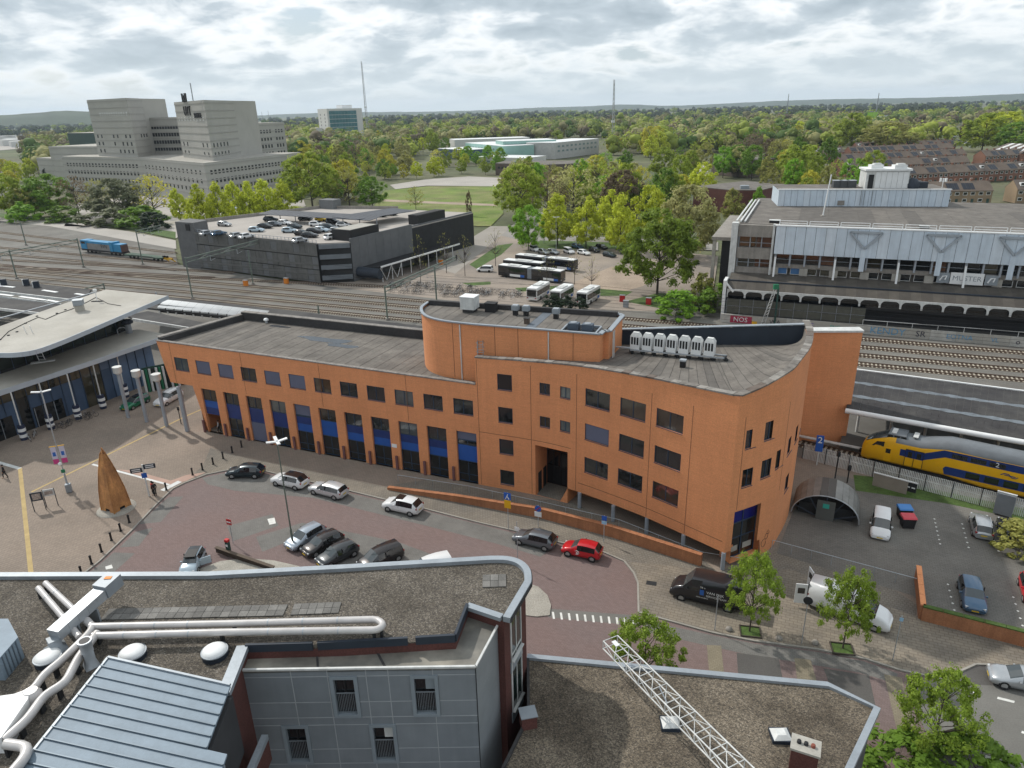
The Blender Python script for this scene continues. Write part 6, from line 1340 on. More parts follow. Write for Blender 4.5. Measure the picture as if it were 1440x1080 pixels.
	r.rotation_euler=(0,0,0);return r
def put(r,F,Rr,Wd,wb=.63,z=0.0,L=4.2):
	f,q=G(*F,z),G(*Rr,z);d=(f-q).normalized();n_=Vector((-d.y,d.x,0))
	if n_.dot(Vector((f.x,f.y,0)))<0:n_=-n_
	r.location=(f+q)/2+n_*Wd/2+Vector((0,0,.012));r.rotation_euler=(0,0,math.atan2(d.y,d.x));return r
def putc(r,end,other,L,front=True,z=0.0):
	a,c=G(*end,z),G(*other,z);d=(a-c).normalized();r.location=a-d*L/2+Vector((0,0,.012));r.rotation_euler=(0,0,math.atan2(d.y,d.x)+(0 if front else math.pi));return r
PW_=car_paint('white',(.72,.73,.74),0,.3);PS=car_paint('silver',(.42,.44,.46),.6);PB=car_paint('black',(.012,.012,.014),.2,.2);PG_=car_paint('grey',(.15,.165,.185),.5);PDB=car_paint('deep_teal',(.018,.032,.042),.4);PR=car_paint('red',(.50,.012,.02),.1);PBL=car_paint('steel_blue',(.06,.12,.20),.4);PLB=car_paint('light_blue',(.38,.47,.54),.2);PDG=car_paint('dark_grey',(.05,.055,.06),.4);PGR=car_paint('bottle_green',(.01,.16,.08),.2);PBR=car_paint('black_brown',(.03,.027,.028),.4)
put(make_car('dark teal hatchback parked at the head of the kerb row by the plaza',4.35,1.8,1.47,'hatch',PDB),(325,674),(359,674),1.8)
put(make_car('white crossover with black roof parked second in the kerb row',4.45,1.85,1.58,'hatch',PW_,PB,rails=True),(388,684),(414,690),1.85)
put(make_car('silver white estate car parked third in the kerb row',4.65,1.8,1.48,'wagon',car_paint('pale_silver',(.60,.62,.64),.4)),(440,696),(470,704),1.8)
put(make_car('white crossover with dark sunroof parked alone before the ramp wall',4.35,1.82,1.62,'hatch',PW_,dark_sill=True,sunroof=True),(545,720),(576,727),1.82)
put(make_car('grey blue hatchback parked at the kerb in front of the red car',4.3,1.8,1.48,'hatch',PG_),(729,767),(765,776),1.8)
rc_=put(make_car('small bright red car with white round door stickers at the kerb',3.8,1.67,1.5,'hatch',PR),(797,783),(832,791),1.67)
for sg in(-1,1):
	b=MB();b.path([(.25+.22*math.cos(t),sg*.852,.72+.2*math.sin(t))for t in np.linspace(.5,5.2,12)],.03,4);b.build('door_sticker',WHITE,rc_,world=False);b=MB();b.box((.22,sg*.85,.68),(.16,.02,.14));b.build('door_sticker',WHITE,rc_,world=False)
put(make_car('silver blue hatchback, leftmost of the angled row under the lamp post',4.2,1.76,1.47,'hatch',car_paint('silver_blue',(.36,.41,.47),.5)),(421,776),(455,756),1.76)
put(make_car('black hatchback with pale windscreen, second of the angled row',4.2,1.76,1.46,'hatch',PBR),(442,786),(480,767),1.76)
put(make_car('dark grey hatchback, third of the angled row near the roof edge',4.1,1.75,1.48,'hatch',PDG),(463,801),(500,783),1.75)
put(make_car('black people carrier parked alone right of the angled row',4.4,1.85,1.62,'mpv',PBR),(524,806),(560,790),1.85)
put(make_car('white van almost hidden behind the near zinc roof edge',4.4,1.8,1.85,'mpv',PW_,name='parked_van',cat='van'),(592,822),(626,812),1.8)
fi=put(make_car('small pale blue car with black folding roof and open door',3.57,1.63,1.49,'hatch',PLB,PB),(279,808),(291,785),1.63)
b=MB();b.bar((.35,.8,.7),(-.15,1.65,.7),.07,.75);b.build('open_door',PLB,fi,world=False);b=MB();b.box((-.05,0,1.5),(1.3,1.05,.05));b.build('folding_roof',BLACK,fi,world=False)
put(make_car('white estate car parked among the grey columns by the station',4.75,1.85,1.65,'wagon',PW_,rails=True),(234,572),(256,560),1.85)
put(make_car('black car with green bonnet parked beside the striped pole',4.5,1.8,1.5,'wagon',PGR,PB,dark_sill=True),(188,577),(208,567),1.8)
vb=put(make_car('black delivery van with white lettering on the street pavement',6.2,2.0,2.6,'van',car_paint('van_black',(.022,.022,.026),.3),name='delivery_van',cat='van'),(958,846),(1025,863),2.0,L=6.2)
for sg in(1,-1):
	def vt(s_,x,z,size,m):text(s_,size,m,vb,frame_mtx((x,sg*1.035,z),(-sg,0,0)),ext=.004)
	vt('VAN DIJK',-.75,1.55,.34,WHITE);vt('SERVICE TEAM',-.85,1.2,.26,WHITE);vt('24 u',.3,1.95,.24,WHITE);vt('www.vandijk.nl',.3,.95,.16,WHITE)
	b=MB();b.box((.35 if sg>0 else .45,sg*1.03,1.45),(.34,.02,.5));b.build('logo_panel',MBL,vb,world=False)
vw=put(make_car('white delivery van with its rear doors standing open',6.4,2.0,2.6,'van',PW_,name='delivery_van',cat='van'),(1226,889),(1152,863),2.0,L=6.4)
for sg,ang in((1,2.2),(-1,2.7)):
	b=MB();c_,s_=math.cos(ang),math.sin(ang);p0=Vector((-3.2,sg*.95,0));p1=p0+Vector((c_*.95,sg*s_*.95,0));b.bar(p0+Vector((0,0,1.45)),p1+Vector((0,0,1.45)),.07,1.9);o=b.build('rear_door',PW_,vw,world=False)
	m_=p0.lerp(p1,.5);b=MB();b.bar(p0.lerp(p1,.2)+Vector((0,0,1.75)),p0.lerp(p1,.8)+Vector((0,0,1.75)),.09,.55);b.build('door_window',CGLASS,o,world=False)
b=MB();b.box((-3.17,0,1.5),(.06,1.7,1.85));b.build('load_opening',DARK,vw,world=False)
putc(make_car('white minivan facing the camera beside the bins in the parking lot',4.3,1.8,1.8,'mpv',PW_,name='parked_van',cat='van'),(1236,762),(1240,712),4.3)
putc(make_car('silver hatchback seen from behind beside the white picket fence',4.3,1.78,1.5,'hatch',PS,rails=True),(1382,762),(1371,715),4.3,False)
putc(make_car('black estate car half hidden by the yellow leaved bush',4.5,1.78,1.48,'wagon',PB),(1424,771),(1412,735),4.5,False)
putc(make_car('steel blue hatchback parked nose towards the brick wall',4.3,1.8,1.48,'hatch',PBL),(1370,866),(1357,812),4.3)
putc(make_car('red car cut off by the right frame edge in the parking lot',4.0,1.7,1.48,'hatch',PR),(1456,858),(1443,815),4.0)
put(make_car('silver saloon on the street at the right frame edge',4.5,1.8,1.45,'hatch',PS),(1416,971),(1470,983),1.8)
# cars of the roof deck and of the far car parks: copies of plain cars
protos={}
def simple(col,style='hatch'):
	k=(col,style)
	if k not in protos:
		P={'w':PW_,'s':PS,'b':PB,'g':PG_,'u':PBL,'l':PLB,'n':PDB,'r':PR,'y':car_paint('yellow',(.65,.45,.02),.1)}[col]
		protos[k]=[make_car('car',4.3,1.78,1.48 if style!='mpv' else 1.7,style,P,detail=False),False]
	return protos[k]
def drop(col,x,y,rz,z,label,group,style='hatch'):
	e=simple(col,style);p=G(x,y,z);p.z=z+.01
	if not e[1]:e[1]=True;o=e[0];o.location=p;o.rotation_euler=(0,0,rz);o['label']=label;o['group']=group
	else:o=dup(e[0],p,rz,label,group)
	return o
CN=dict(w='white',s='silver',b='black',g='grey',u='blue',l='pale blue',n='dark teal',r='red',y='yellow')
RD=[('s',292,331,'leftmost of the four behind the front railing'),('u',308,331,'second of the four behind the front railing'),('s',334,334,'third of the four behind the front railing'),('w',347,335,'fourth of the four behind the front railing'),('s',422,341,'alone against the right end of the front railing'),('w',466,336,'nearest the black stair head'),('b',425,331,'at the front of the middle cluster'),('l',408,327,'at the left of the middle cluster'),('b',442,328,'between two lighter ones in the middle cluster'),('l',453,326,'second from the right in the middle cluster'),('n',462,322,'at the right rear of the middle cluster'),('w',484,319,'at the right end of the rear row'),('b',468,314,'in front of the yellow one under the solar roof'),('b',373,321,'at the left of the left cluster'),('g',387,318,'in the middle of the left cluster'),('w',401,316,'at the right of the left cluster'),('n',381,311,'below the left end of the solar roof'),('b',430,310,'under the middle of the solar roof'),('y',453,311,'beneath the solar roof'),('b',549,303,'beside the long solar panels'),('g',534,305,'left of the black one beside the long solar panels'),('s',316,318,'alone at the left rear corner'),('b',436,334,'in front of the middle cluster'),('w',446,318,'behind the middle cluster'),('n',415,321,'between the left and the middle cluster'),('s',475,327,'right of the middle cluster'),('l',361,326,'left of the left cluster')]
for k,(c,x,y,l_)in enumerate(RD):drop(c,x,y,R_(-30)+(1.57 if k<6 else .35 if k%3 else 0.1),9.96,CN[c]+' roof deck car, '+l_,'cars on the car park roof')
DP=[('w',752,353,'beside the orange truck'),('s',765,357,'right of the white van'),('s',778,357,'left of the tall floodlight'),('w',800,356,'in the middle of the row behind the buses'),('u',812,349,'at the rear of the row behind the buses'),('w',821,358,'just left of the black pair'),('b',836,354,'left of the black pair'),('b',846,350,'right of the black pair'),('n',857,361,'alone at the front right'),('l',874,352,'under the young tree'),('w',881,358,'beside the big green tree'),('w',848,329,'farther back beyond the lawn strip'),('g',867,331,'farther back beside the trunk')]
for k,(c,x,y,l_)in enumerate(DP):drop(c,x,y,R_(-65)+.1*(k%3),0,CN[c]+' car in the bus yard, '+l_,'cars in the bus yard','mpv' if k in(0,3)else 'hatch')
drop('w',682,382,R_(165),0,'white van standing alone left of the black buses','cars in the bus yard','mpv')
OL=[(c,178+i*12.5+(i%3)*4,284+(i*7%26)+i*.35)for i,c in enumerate('wsbgwusbwgwslbw')]
for k,(c,x,y)in enumerate(OL):drop(c,x,y,R_(-30)+(1.57 if k%2 else 0),0,CN[c]+' car in the tree shaded car park before the concrete offices','cars before the concrete offices')
RS=[(c,1290+i*7.5,192+(i*5%17))for i,c in enumerate('wswgwswwbws')]
for k,(c,x,y)in enumerate(RS):drop(c,x,y,.4*k,0,CN[c]+' car in the distant car park beyond the terraced houses','cars beyond the terraced houses')
# ------------------------------------------------------------------ buses
def make_bus(label,L,body,parts=2,white=False):
	r=thing('bus',label,'bus',(0,0,0),1e-4);w,H=1.26,3.0;secs=[(-L/2,L/2)]if parts==1 else[(-L/2,-.5),(.8,L/2)]
	for a,c in secs:
		b=MB();prof=[(-w,.35),(w,.35),(w,2.6),(w*.93,2.9),(-w*.93,2.9),(-w,2.6)];n_=6;vs=[(X,y,z)for X in(a,c)for y,z in prof];b.add(vs,[tuple(range(5,-1,-1)),tuple(range(6,12))]+[(i,(i+1)%6,6+(i+1)%6,6+i)for i in range(6)]);b.f=[f[::-1]for f in b.f];b.build('body',body,r,world=False)
		b=MB();b.box(((a+c)/2,0,2.95),(c-a-.2,w*1.84,.12));b.build('roof',WHITE,r,world=False)
		b=MB();b.box(((a+c)/2,0,3.1),((c-a)*.4,1.5,.25));b.build('roof_unit',WHITEW,r,world=False)
		n_=max(3,int((c-a)/1.5))
		for sg in(-1,1):
			for i in range(n_):X0=a+.2+(c-a-.4)*i/n_;b=MB();b.box((X0+(c-a-.4)/n_/2,sg*w,1.85),((c-a-.4)/n_-.08,.05,1.15));b.build('window',CGLASS,r,world=False)
			b=MB();b.box((a+(c-a)*.62,sg*w,.75),((c-a)*.42,.05,.6));b.build('side_panel',WHITE if not white else PS,r,world=False);b=MB();b.box((a+(c-a)*.84,sg*w,.75),((c-a)*.14,.055,.6));b.build('side_panel',MBL,r,world=False)
			for X in(a+2.2,c-2.4):b=MB();b.tube((X,sg*(w-.25),.48),(X,sg*(w+.02),.48),.48,14);b.build('wheel',RUBBER,r,world=False)
	if parts==2:b=MB();[b.box((-.35+.22*i,0,1.6),(.18,2.3+.12*(i%2),2.5))for i in range(6)];tag(b.build('bellows',GREYM,r,world=False),kind='stuff')
	for X in(-L/2,L/2):b=MB();b.box((X,0,1.9),(.06,2.2,1.5));b.build('windscreen',CGLASS,r,world=False);b=MB();[b.box((X,y,.8),(.08,.3,.2))for y in(-.95,.95)];b.build('lamp_pair',HEAD if X>0 else TAIL,r,world=False);tag(list(r.children)[-1],kind='stuff')if False else None
	r.rotation_euler=(0,0,0);return r
BB=mat('bus_black',(.012,.012,.014),.3,0,.1,coat=.4)
put(make_bus('black articulated bus with white roof and blue panel, nearest of three',18,BB),(787,399),(702,389),2.5,L=18)
put(make_bus('short black and white bus between the two articulated buses',11.5,BB,1),(762,387),(707,381),2.5)
put(make_bus('black articulated bus with white roof, farthest of three in the yard',18,BB),(809,383),(722,373),2.5)
WB=mat('bus_white',(.66,.66,.65),.4,0,.05)
for(x,y),l_ in(((748,424),'leftmost of three'),((781,428),'middle of three, behind the bushes'),((818,430),'rightmost of three')):
	o=make_bus('white bus with dark rear window, '+l_+' in its row',7.5,WB,1,True);a,c=G(x,y),G(x+24,y-14);d=(c-a).normalized();o.location=a+d*3.6;o.rotation_euler=(0,0,math.atan2(d.y,d.x));o['group']='white buses in a row'
	# ------------------------------------------------------------------ yellow and blue train
TY=mat('train_yellow',(.74,.40,.008),.35,0,.06,.8);TB=mat('train_blue',(.012,.035,.16),.35,0,.06);TG=mat('train_roof_grey',(.14,.155,.17),.5,.05,.15,.7)
tdir=(Q_-P_).normalized();tn=Vector((-tdir.y,tdir.x,0));org=P_+ss-tdir*1.2
TR=thing('train','yellow and blue double deck train standing on the track beside the fence','train',tuple(org));TR.rotation_euler=(0,0,math.atan2(tdir.y,tdir.x));TLN=27.0
# local frame: +x away from the nose along the track, -y towards the camera
def tsec(x):
	t=min(1,max(0,x/6.5));e=t**.5;w=1.42*(.52+.48*min(1,(x+.1)/1.8)**.5);H=2.2+(4.05-2.2)*min(1,(x/3.0))**.5
	if x>3.2:H=4.05+.62*min(1,max(0,(x-6.0)/2.6))
	return w,H
xs_=[0,.15,.4,.8,1.4,2.0,2.7,3.4,4.6,6.0,7.2,8.6,12,18,TLN];B=MB();vs=[];npt=10
for x in xs_:
	w,H=tsec(x);zb=.75 if x>.8 else .55;zb=.35 if x>8.6 else zb
	half=[(w*.9,zb),(w,zb+.25),(w,zb+(H-zb)*.45),(w*.985,zb+(H-zb)*.80),(w*.80,H-.12),(w*.4,H)]
	ring=half+[(-a,c)for a,c in half[::-1]];vs+=[(x,a,c)for a,c in ring]
n_=12;B.add(vs,[(i*n_+k,i*n_+(k+1)%n_,(i+1)*n_+(k+1)%n_,(i+1)*n_+k)for i in range(len(xs_)-1)for k in range(n_)],0,True)
B.add(vs[:n_],[tuple(range(n_-1,-1,-1))]);B.m=[1 if len(f)==4 and(((f[0]%n_)in(4,5,6)and f[0]//n_>=2)or((f[0]%n_)in(3,7)and f[0]//n_>=7))else 0 for f in B.f];B.f=[f[::-1]for f in B.f]
B.build('body',[TY,TG],TR,world=False)
def tpanel(name,m,pts,out=.012,par=None):
	"""polygon on the near side (x, z), curved with the body by sampling its width"""
	b=MB();v0=[(x,-(tsec(x)[0]+out),z)for x,z in pts];v1=[(x,-(tsec(x)[0]-.05),z)for x,z in pts];k=len(pts);b.add(v0+v1,[tuple(range(k-1,-1,-1))]+[(i,(i+1)%k,k+(i+1)%k,k+i)for i in range(k)]);return b.build(name,m,par or TR,world=False)
b=MB();b.add([(.35,-.55,2.35),(1.9,-1.05,3.35),(1.9,1.05,3.35),(.35,.55,2.35)]+[(.2,-.5,2.2),(.2,.5,2.2)],[(0,1,2,3),(4,0,3,5)]);b=MB()
for a,c in((.32,2.4),):
	vs=[];
	for x in np.linspace(a,c,6):w,H=tsec(x);vs+=[(x,-w*.82,H+.02-.10),(x,-w*.4,H+.035),(x,w*.4,H+.035),(x,w*.82,H-.08)]
	b.add(vs,[(i*4+k,i*4+k+1,(i+1)*4+k+1,(i+1)*4+k)for i in range(5)for k in range(3)],0,True)
b.build('windscreen',WSGL,TR,world=False)
tpanel('cab_side_window',CGLASS,[(1.0,2.45),(2.3,2.65),(2.3,3.25),(1.5,3.1)],.015)
b=MB();b.box((3.4,0,3.98),(1.8,2.2,.5));b.build('cab_roof_unit',TG,TR,world=False)
for x in(2.7,3.4,4.1):b=MB();b.box((x,-1.02,3.95),(.55,.2,.35));b.build('roof_grille',CGLASS,TR,world=False)
for x in(3.0,5.2):b=MB();b.box((x,0,4.25),(.5,1.5,.1));b.build('roof_hatch',WHITEW,TR,world=False)
tpanel('blue_stripe',TB,[(4.0,2.0),(6.3,2.0),(8.4,2.95),(TLN,2.95),(TLN,3.75),(8.2,3.75),(6.2,2.8),(4.0,2.8)])
tpanel('blue_stripe',TB,[(8.6,.95),(TLN,.95),(TLN,1.9),(8.6,1.9),(8.4,1.6)])
for i in range(11):
	x=9.0+i*1.75;tpanel('upper_window',CGLASS,[(x,3.05),(x+1.45,3.05),(x+1.45,3.55),(x,3.55)],.024)if i!=3 else None;tpanel('lower_window',CGLASS,[(x+1.6,1.05),(x+2.9,1.05),(x+2.9,1.75),(x+1.6,1.75)],.024)
for x in(4.6,5.5):tpanel('door',TB,[(x,.95),(x+.85,.95),(x+.85,2.9),(x,2.9)],.03);tpanel('door',TY,[(x,.95),(x+.85,.95),(x+.85,1.95),(x,1.95)],.034);tpanel('door_window',CGLASS,[(x+.2,2.0),(x+.65,2.0),(x+.65,2.7),(x+.2,2.7)],.045)
b=MB();[b.bar((x,-1.47,.9),(x,-1.47,2.95),.05,.05)for x in(4.57,5.46,6.38)];b.bar((4.57,-1.47,2.95),(6.38,-1.47,2.95),.05,.05);b.build('door_frame',BLACK,TR,world=False)
tpanel('cab_door',TY,[(2.4,.95),(3.2,.95),(3.2,2.6),(2.4,2.6)],.02);tpanel('cab_door_window',CGLASS,[(2.55,1.95),(3.05,1.95),(3.05,2.5),(2.55,2.5)],.03)
text('2',.75,WHITE,TR,frame_mtx((13.2,-1.46,3.35),(1,0,0)),ext=.01)
b=MB();lg_=[(-.75,-.05),(-.45,.18),(-.05,.18),(.25,-.16),(.62,-.16),(.8,.04)];b.path([(14.4+x,-1.45,2.42+z)for x,z in lg_],.05,4);b.path([(14.4+x*.95,-1.45,2.42+z-(.17 if x<.1 else-.17))for x,z in lg_[1:5]],.05,4);b.build('logo',TB,TR,world=False)
b=MB();b.box((14,0,.42),(24,2.3,.5));b.box((3.2,0,.55),(4.5,2.0,.45));b.build('underframe',BLACK,TR,world=False)
for x in(2.2,4.6,9.5,12,22):b=MB();[b.tube((x,y,.45),(x,y+.12,.45),.42,14)for y in(-.85,.73)];b.build('wheelset',RUBBER,TR,world=False)
b=MB();b.box((-.1,0,.95),(.5,.5,.35));b.build('coupler',BLACK,TR,world=False)
for sg in(-1,1):b=MB();b.box((.28,sg*.55,1.45),(.12,.3,.2));b.build('headlight',HEAD,TR,world=False)
# ------------------------------------------------------------------ blue locomotive, flat wagon, buffer stop
a,c=G(116,355),G(172,361);d=(c-a).normalized();LCO=thing('locomotive','blue and grey diesel locomotive with dark lettering on the far siding','locomotive',tuple(a),math.atan2(d.y,d.x));Lc=(c-a).length;LB_=mat('loco_blue',(.03,.22,.42),.5,0,.15);LG_=mat('loco_grey',(.21,.205,.20),.6,0,.2)
def lx(name,m,x0,x1,y,z0,z1):b=MB();b.box((Lc*(x0+x1)/2,1.4,(z0+z1)/2),(Lc*(x1-x0),y,z1-z0));return b.build(name,m,LCO,world=False)
lx('frame',BLACK,0,1,2.7,.8,1.3);lx('cab',LB_,0,.15,2.75,1.3,4.0);lx('engine_hood',LG_,.15,.72,2.5,1.3,3.8);lx('hood_stripe',LB_,.15,.72,2.54,3.2,3.85);lx('mid_cab',LB_,.73,.80,2.8,1.3,4.1);lx('rear_hood',LB_,.80,.985,2.4,1.3,3.6);lx('rear_face',mat('loco_rust',(.12,.07,.06),.8),.985,1,2.3,1.3,3.4);lx('cab_window',CGLASS,.02,.12,2.8,2.9,3.6)
text('EVN',1.6,BLACK,LCO,frame_mtx((Lc*.58,.13,2.5),(1,0,0)))
for x in(.1,.2,.3,.7,.8,.9):b=MB();[b.tube((Lc*x,y,.5),(Lc*x,y+.15,.5),.5,12)for y in(.65,2.0)];b.build('wheelset',RUBBER,LCO,world=False)
a2,c2=G(175,363),G(226,369);d=(c2-a2).normalized();FW=thing('flat_wagon','empty dark flat wagon with green edge behind the blue locomotive','wagon',tuple(a2),math.atan2(d.y,d.x));Lw=(c2-a2).length
b=MB();b.box((Lw/2,1.4,1.05),(Lw,2.6,.35));b.build('deck',mat('wagon_green',(.05,.09,.065),.8,0,.3),FW,world=False);b=MB();b.box((Lw/2,.1,1.3),(Lw*.6,.1,.3));b.build('side_stake',MASTGREEN,FW,world=False)
for x in(.12,.22,.78,.88):b=MB();[b.tube((Lw*x,y,.45),(Lw*x,y+.15,.45),.45,12)for y in(.65,2.0)];b.build('wheelset',RUBBER,FW,world=False)
p=G(237,368);BS=thing('buffer_stop','yellow buffer stop at the end of the far siding','buffer stop',tuple(p),-.4);b=MB();b.box((0,0,.9),(3.6,.5,.5));b.build('beam',YELLOW,BS,world=False);b=MB();[b.bar((x,0,.9),(x+1.2,.6,0),.25,.25)for x in(-1.4,1.0)];b.build('brace',YELLOW,BS,world=False);b=MB();[b.box((x,.1,1.35),(.7,.5,.7))for x in(-1.6,-.4)];b.build('buffer',BLACK,BS,world=False)
# ------------------------------------------------------------------ far buildings
UV=thing('concrete_office_complex','large stepped beige concrete office complex with two tall towers behind the trees','building',(-215,450,0))
UVC=mat('beige_concrete_panel',(.40,.39,.36),.9,0,.06,.1,streak=.05);UVS=mat('concrete_string_course',(.34,.33,.305),.9,0,.06)
def block(parent,m,base,top,back=45,name='wing',band=3.4,roofm=None):
	"""prism standing on pixel base points, its height read at one pixel (index, y)"""
	pts=[Vector((G(*q).x,G(*q).y,0))for q in base];i,ty=top;z=Zat(base[i][0]+(base[i][0]-785)*.0+(785-base[i][0])*-(0),ty,pts[i])if True else 0
	aw=(pts[-1]-pts[0]).normalized();nb_=Vector((-aw.y,aw.x,0));bk=[pts[-1]+nb_*back,pts[0]+nb_*back]
	b=MB();b.prism([(p.x,p.y)for p in pts+bk],0,z);o=b.build(name,m,parent);b=MB();b.prism([(p.x,p.y)for p in pts+bk],z+.02,z+.25);b.build('roof',roofm or CONCL,parent)
	if band:
		for a,c in zip(pts,pts[1:]):
			d=(c-a).normalized();n_=Vector((d.y,-d.x,0));k=z-1.2
			while k>4:b=MB();pnl(b,a,c,k,k+.5,-.02,.15,n_);b.build('string_course',UVS,parent);k-=band
	return pts,z
wnd={}
def wingrid(parent,a,c,z0,rows,dz,n,w=1.4,h=1.9,m=None,skip=None,s0=.04,s1=.96):
	d=(c-a);L=d.length;d=d/L;rz=math.atan2(d.y,d.x);n_=Vector((d.y,-d.x,0));key=(w,h,m.name if m else '')
	for r_ in range(rows):
		for i in range(n):
			if skip and skip(r_,i):continue
			p=a+d*L*(s0+(s1-s0)*(i+.5)/n)+n_*.03+Vector((0,0,z0+r_*dz))
			if key not in wnd:
				b=MB();b.box((0,0,0),(w,.18,h));o=b.build('window',m or mat('far_window',(.04,.043,.045),.25,0,.4,.15),parent,world=False);wnd[key]=o
			else:o=wnd[key].copy();COL.objects.link(o);o.parent=parent
			o.location=p-parent.location;o.rotation_euler=(0,0,rz)
sk=lambda q:(lambda r_,i:(i*7+r_*3)%11 in q)
lowp,lz=block(UV,UVC,[(98,268),(208,274),(297,290),(412,268)],(1,222),14)
for k,(a,c)in enumerate(zip(lowp,lowp[1:])):wingrid(UV,a,c,lz-4.2,3 if k else 3,-4.0,(22,15,22)[k])
t1,z1_=block(UV,UVC,[(150,268),(205,273),(224,267)],(1,138),24,'tower');wingrid(UV,t1[0],t1[1],z1_-19,6,-4.0,9,skip=lambda r_,i:i in(2,3)or(i+r_)%9==6);wingrid(UV,t1[0],t1[1],z1_-7.5,1,-4,12,1.2,1.8,WHITEW,s0=.25);wingrid(UV,t1[1],t1[2],z1_-19,1,-4,3,s0=.4)
t3,z3=block(UV,UVC,[(220,266),(268,266)],(0,166),24,'link_wing');wingrid(UV,t3[0],t3[1],z3-5,5,-4.0,12)
t2,z2_=block(UV,UVC,[(268,274),(310,285),(348,273)],(1,141),26,'tower');wingrid(UV,t2[0],t2[1],z2_-20,6,-4.2,7,skip=lambda r_,i:i in(2,3,4));wingrid(UV,t2[1],t2[2],z2_-20,6,-4.2,8,skip=lambda r_,i:i>4);wingrid(UV,t2[0],t2[1],z2_-8,1,-4,9,1.2,1.8,WHITEW)
t4,z4=block(UV,UVC,[(342,268),(410,256)],(1,172),26,'right_wing');wingrid(UV,t4[0],t4[1],z4-4.5,6,-4.1,15,skip=lambda r_,i:i==11)
block(UV,UVC,[(81,260),(152,262)],(0,206),40,'low_block');block(UV,UVC,[(60,258),(104,262)],(0,222),30,'low_block');block(UV,mat('green_black_glass',(.018,.05,.045),.3,0,.2),[(109,250),(150,252)],(0,187),20,'glass_penthouse',0)
a,c=t2[0],t2[1];d=(c-a).normalized();n_=Vector((d.y,-d.x,0))
for s_,z,sz,l_ in((.34,z2_-4.4,6.4,'UVT'),(.66,z2_-6.5,3.2,'SERVICE')):p=a.lerp(c,s_+.1)+n_*.3+Vector((0,0,z));text(l_,sz,BLACK,UV,frame_mtx(p-UV.location,d),ext=.2)
b=MB();p=a.lerp(c,.42)+n_*.2;[b.bar(Vector((p.x,p.y,z2_))+d*q,Vector((p.x,p.y,z2_+h))+d*(q+w_),.7,.7)for q,h,w_ in((-3.5,4,0),(-2.6,2.5,0),(0,3,-1.6),(1.2,4,0),(2.3,4,.3))];tag(b.build('roof_logo',BLACK,UV),kind='stuff')
b=MB();p=t2[1];b.tube((p.x-8,p.y+8,z2_),(p.x-8,p.y+8,z2_+8),.25,5);b.build('aerial',GREYM,UV)
# teal and white office tower
TT=thing('teal_office_tower','white office tower with teal glass front far behind the trees','building',tuple(G(478,215)));TEALG=mat('teal_glass',(.06,.17,.19),.25,0,.2,.08);WC=mat('white_cladding_far',(.56,.56,.54),.7,0,.05)
tp,tz=block(TT,WC,[(452,204),(465,206),(507,203)],(1,153),18,'tower',0,WHITE);wingrid(TT,tp[0],tp[1],8,8,4.2,2,2.6,2.2)
for i in range(8):
	for k in range(9):b=MB();d=(tp[2]-tp[1]);pnl(b,tp[1]+d*(.06+k*.1),tp[1]+d*(.155+k*.1),3+i*(tz-5)/8,3+(i+.9)*(tz-5)/8,-.1,.2,Vector((d.y,-d.x,0)).normalized());b.build('glass_panel',TEALG,TT)
block(TT,WHITE,[(486,204),(500,203)],(0,148),10,'plant_room',0);block(TT,WC,[(440,205),(447,206)],(0,180),8,'low_wing',0)
# teal school complex
TS=thing('teal_school_building','long low teal and white building among the trees in the middle distance','building',tuple(G(740,230)));TEALC=mat('pale_teal_cladding',(.27,.45,.41),.5,0,.1,.1)
for base,top,m,n in(([(655,219),(708,226)],(0,201),TEALC,12),([(708,224),(782,221)],(0,199),TEALC,16),([(780,224),(842,216)],(0,201),mat('grey_white_wing',(.44,.44,.43),.7,0,.1),10),([(616,222),(656,225)],(0,209),mat('dark_blue_block',(.06,.10,.15),.5),0),([(668,229),(740,231)],(0,221),WC,10)):
	q,z=block(TS,m,base,top,28,'wing',0,WHITE)
	if n:wingrid(TS,q[0],q[1],z-3,2,-3.6,n,3.2,1.5,mat('pale_window',(.17,.24,.24),.3))
block(TS,WC,[(640,214),(745,210)],(0,197),30,'rear_wing',0,WHITE);
for nm,lab,base,top,m,n in(('brick_school','long low brown brick building in front of the teal building',[(697,246),(765,249),(832,246)],(0,230),mat('brown_brick',(.12,.095,.08),.9,0,.2,.1),12),('brick_hall','dark red brick hall left of the clad concrete building',[(1028,300),(1068,300),(1100,290)],(1,268),DBRICK,0),('brick_hall','flat roofed brown hall among the trees above the clad building',[(1000,245),(1052,250)],(0,222),mat('brown_brick',(.12,.095,.08)),5),('white_office','small white stepped office right of the concrete complex',[(398,222),(428,226)],(0,203),WC,5),('white_office','long white flat roofed office behind the concrete complex',[(395,214),(424,213)],(0,193),WC,4),('green_white_hall','distant white hall with a lime green end wall',[(1222,178),(1290,177)],(0,164),WC,8),('lime_green_wall_block','lime green slab block at the end of the distant white hall',[(1217,180),(1225,180)],(0,158),mat('lime_green',(.28,.52,.04),.6),0),('far_tower','pale slab tower on the horizon at the far left',[(89,176),(99,176)],(0,162),mat('pale_tower',(.42,.46,.50),.8),0)):
	o=thing(nm,lab,'building',tuple(G(*base[0])));q,z=block(o,m,base,top,20,'wall',0,BITUMEN if n!=8 else WHITE)
	if n:wingrid(o,q[0],q[1],z-2.4,1,-3,n,2.0,1.3)
	d=(q[1]-q[0]).normalized();b=MB();pnl(b,q[0].lerp(q[1],.3),q[0].lerp(q[1],.6),z+.25,z+1.5,-6,-3,Vector((d.y,-d.x,0)));b.build('roof_unit',GREYM,o)
rr=random.Random(2)
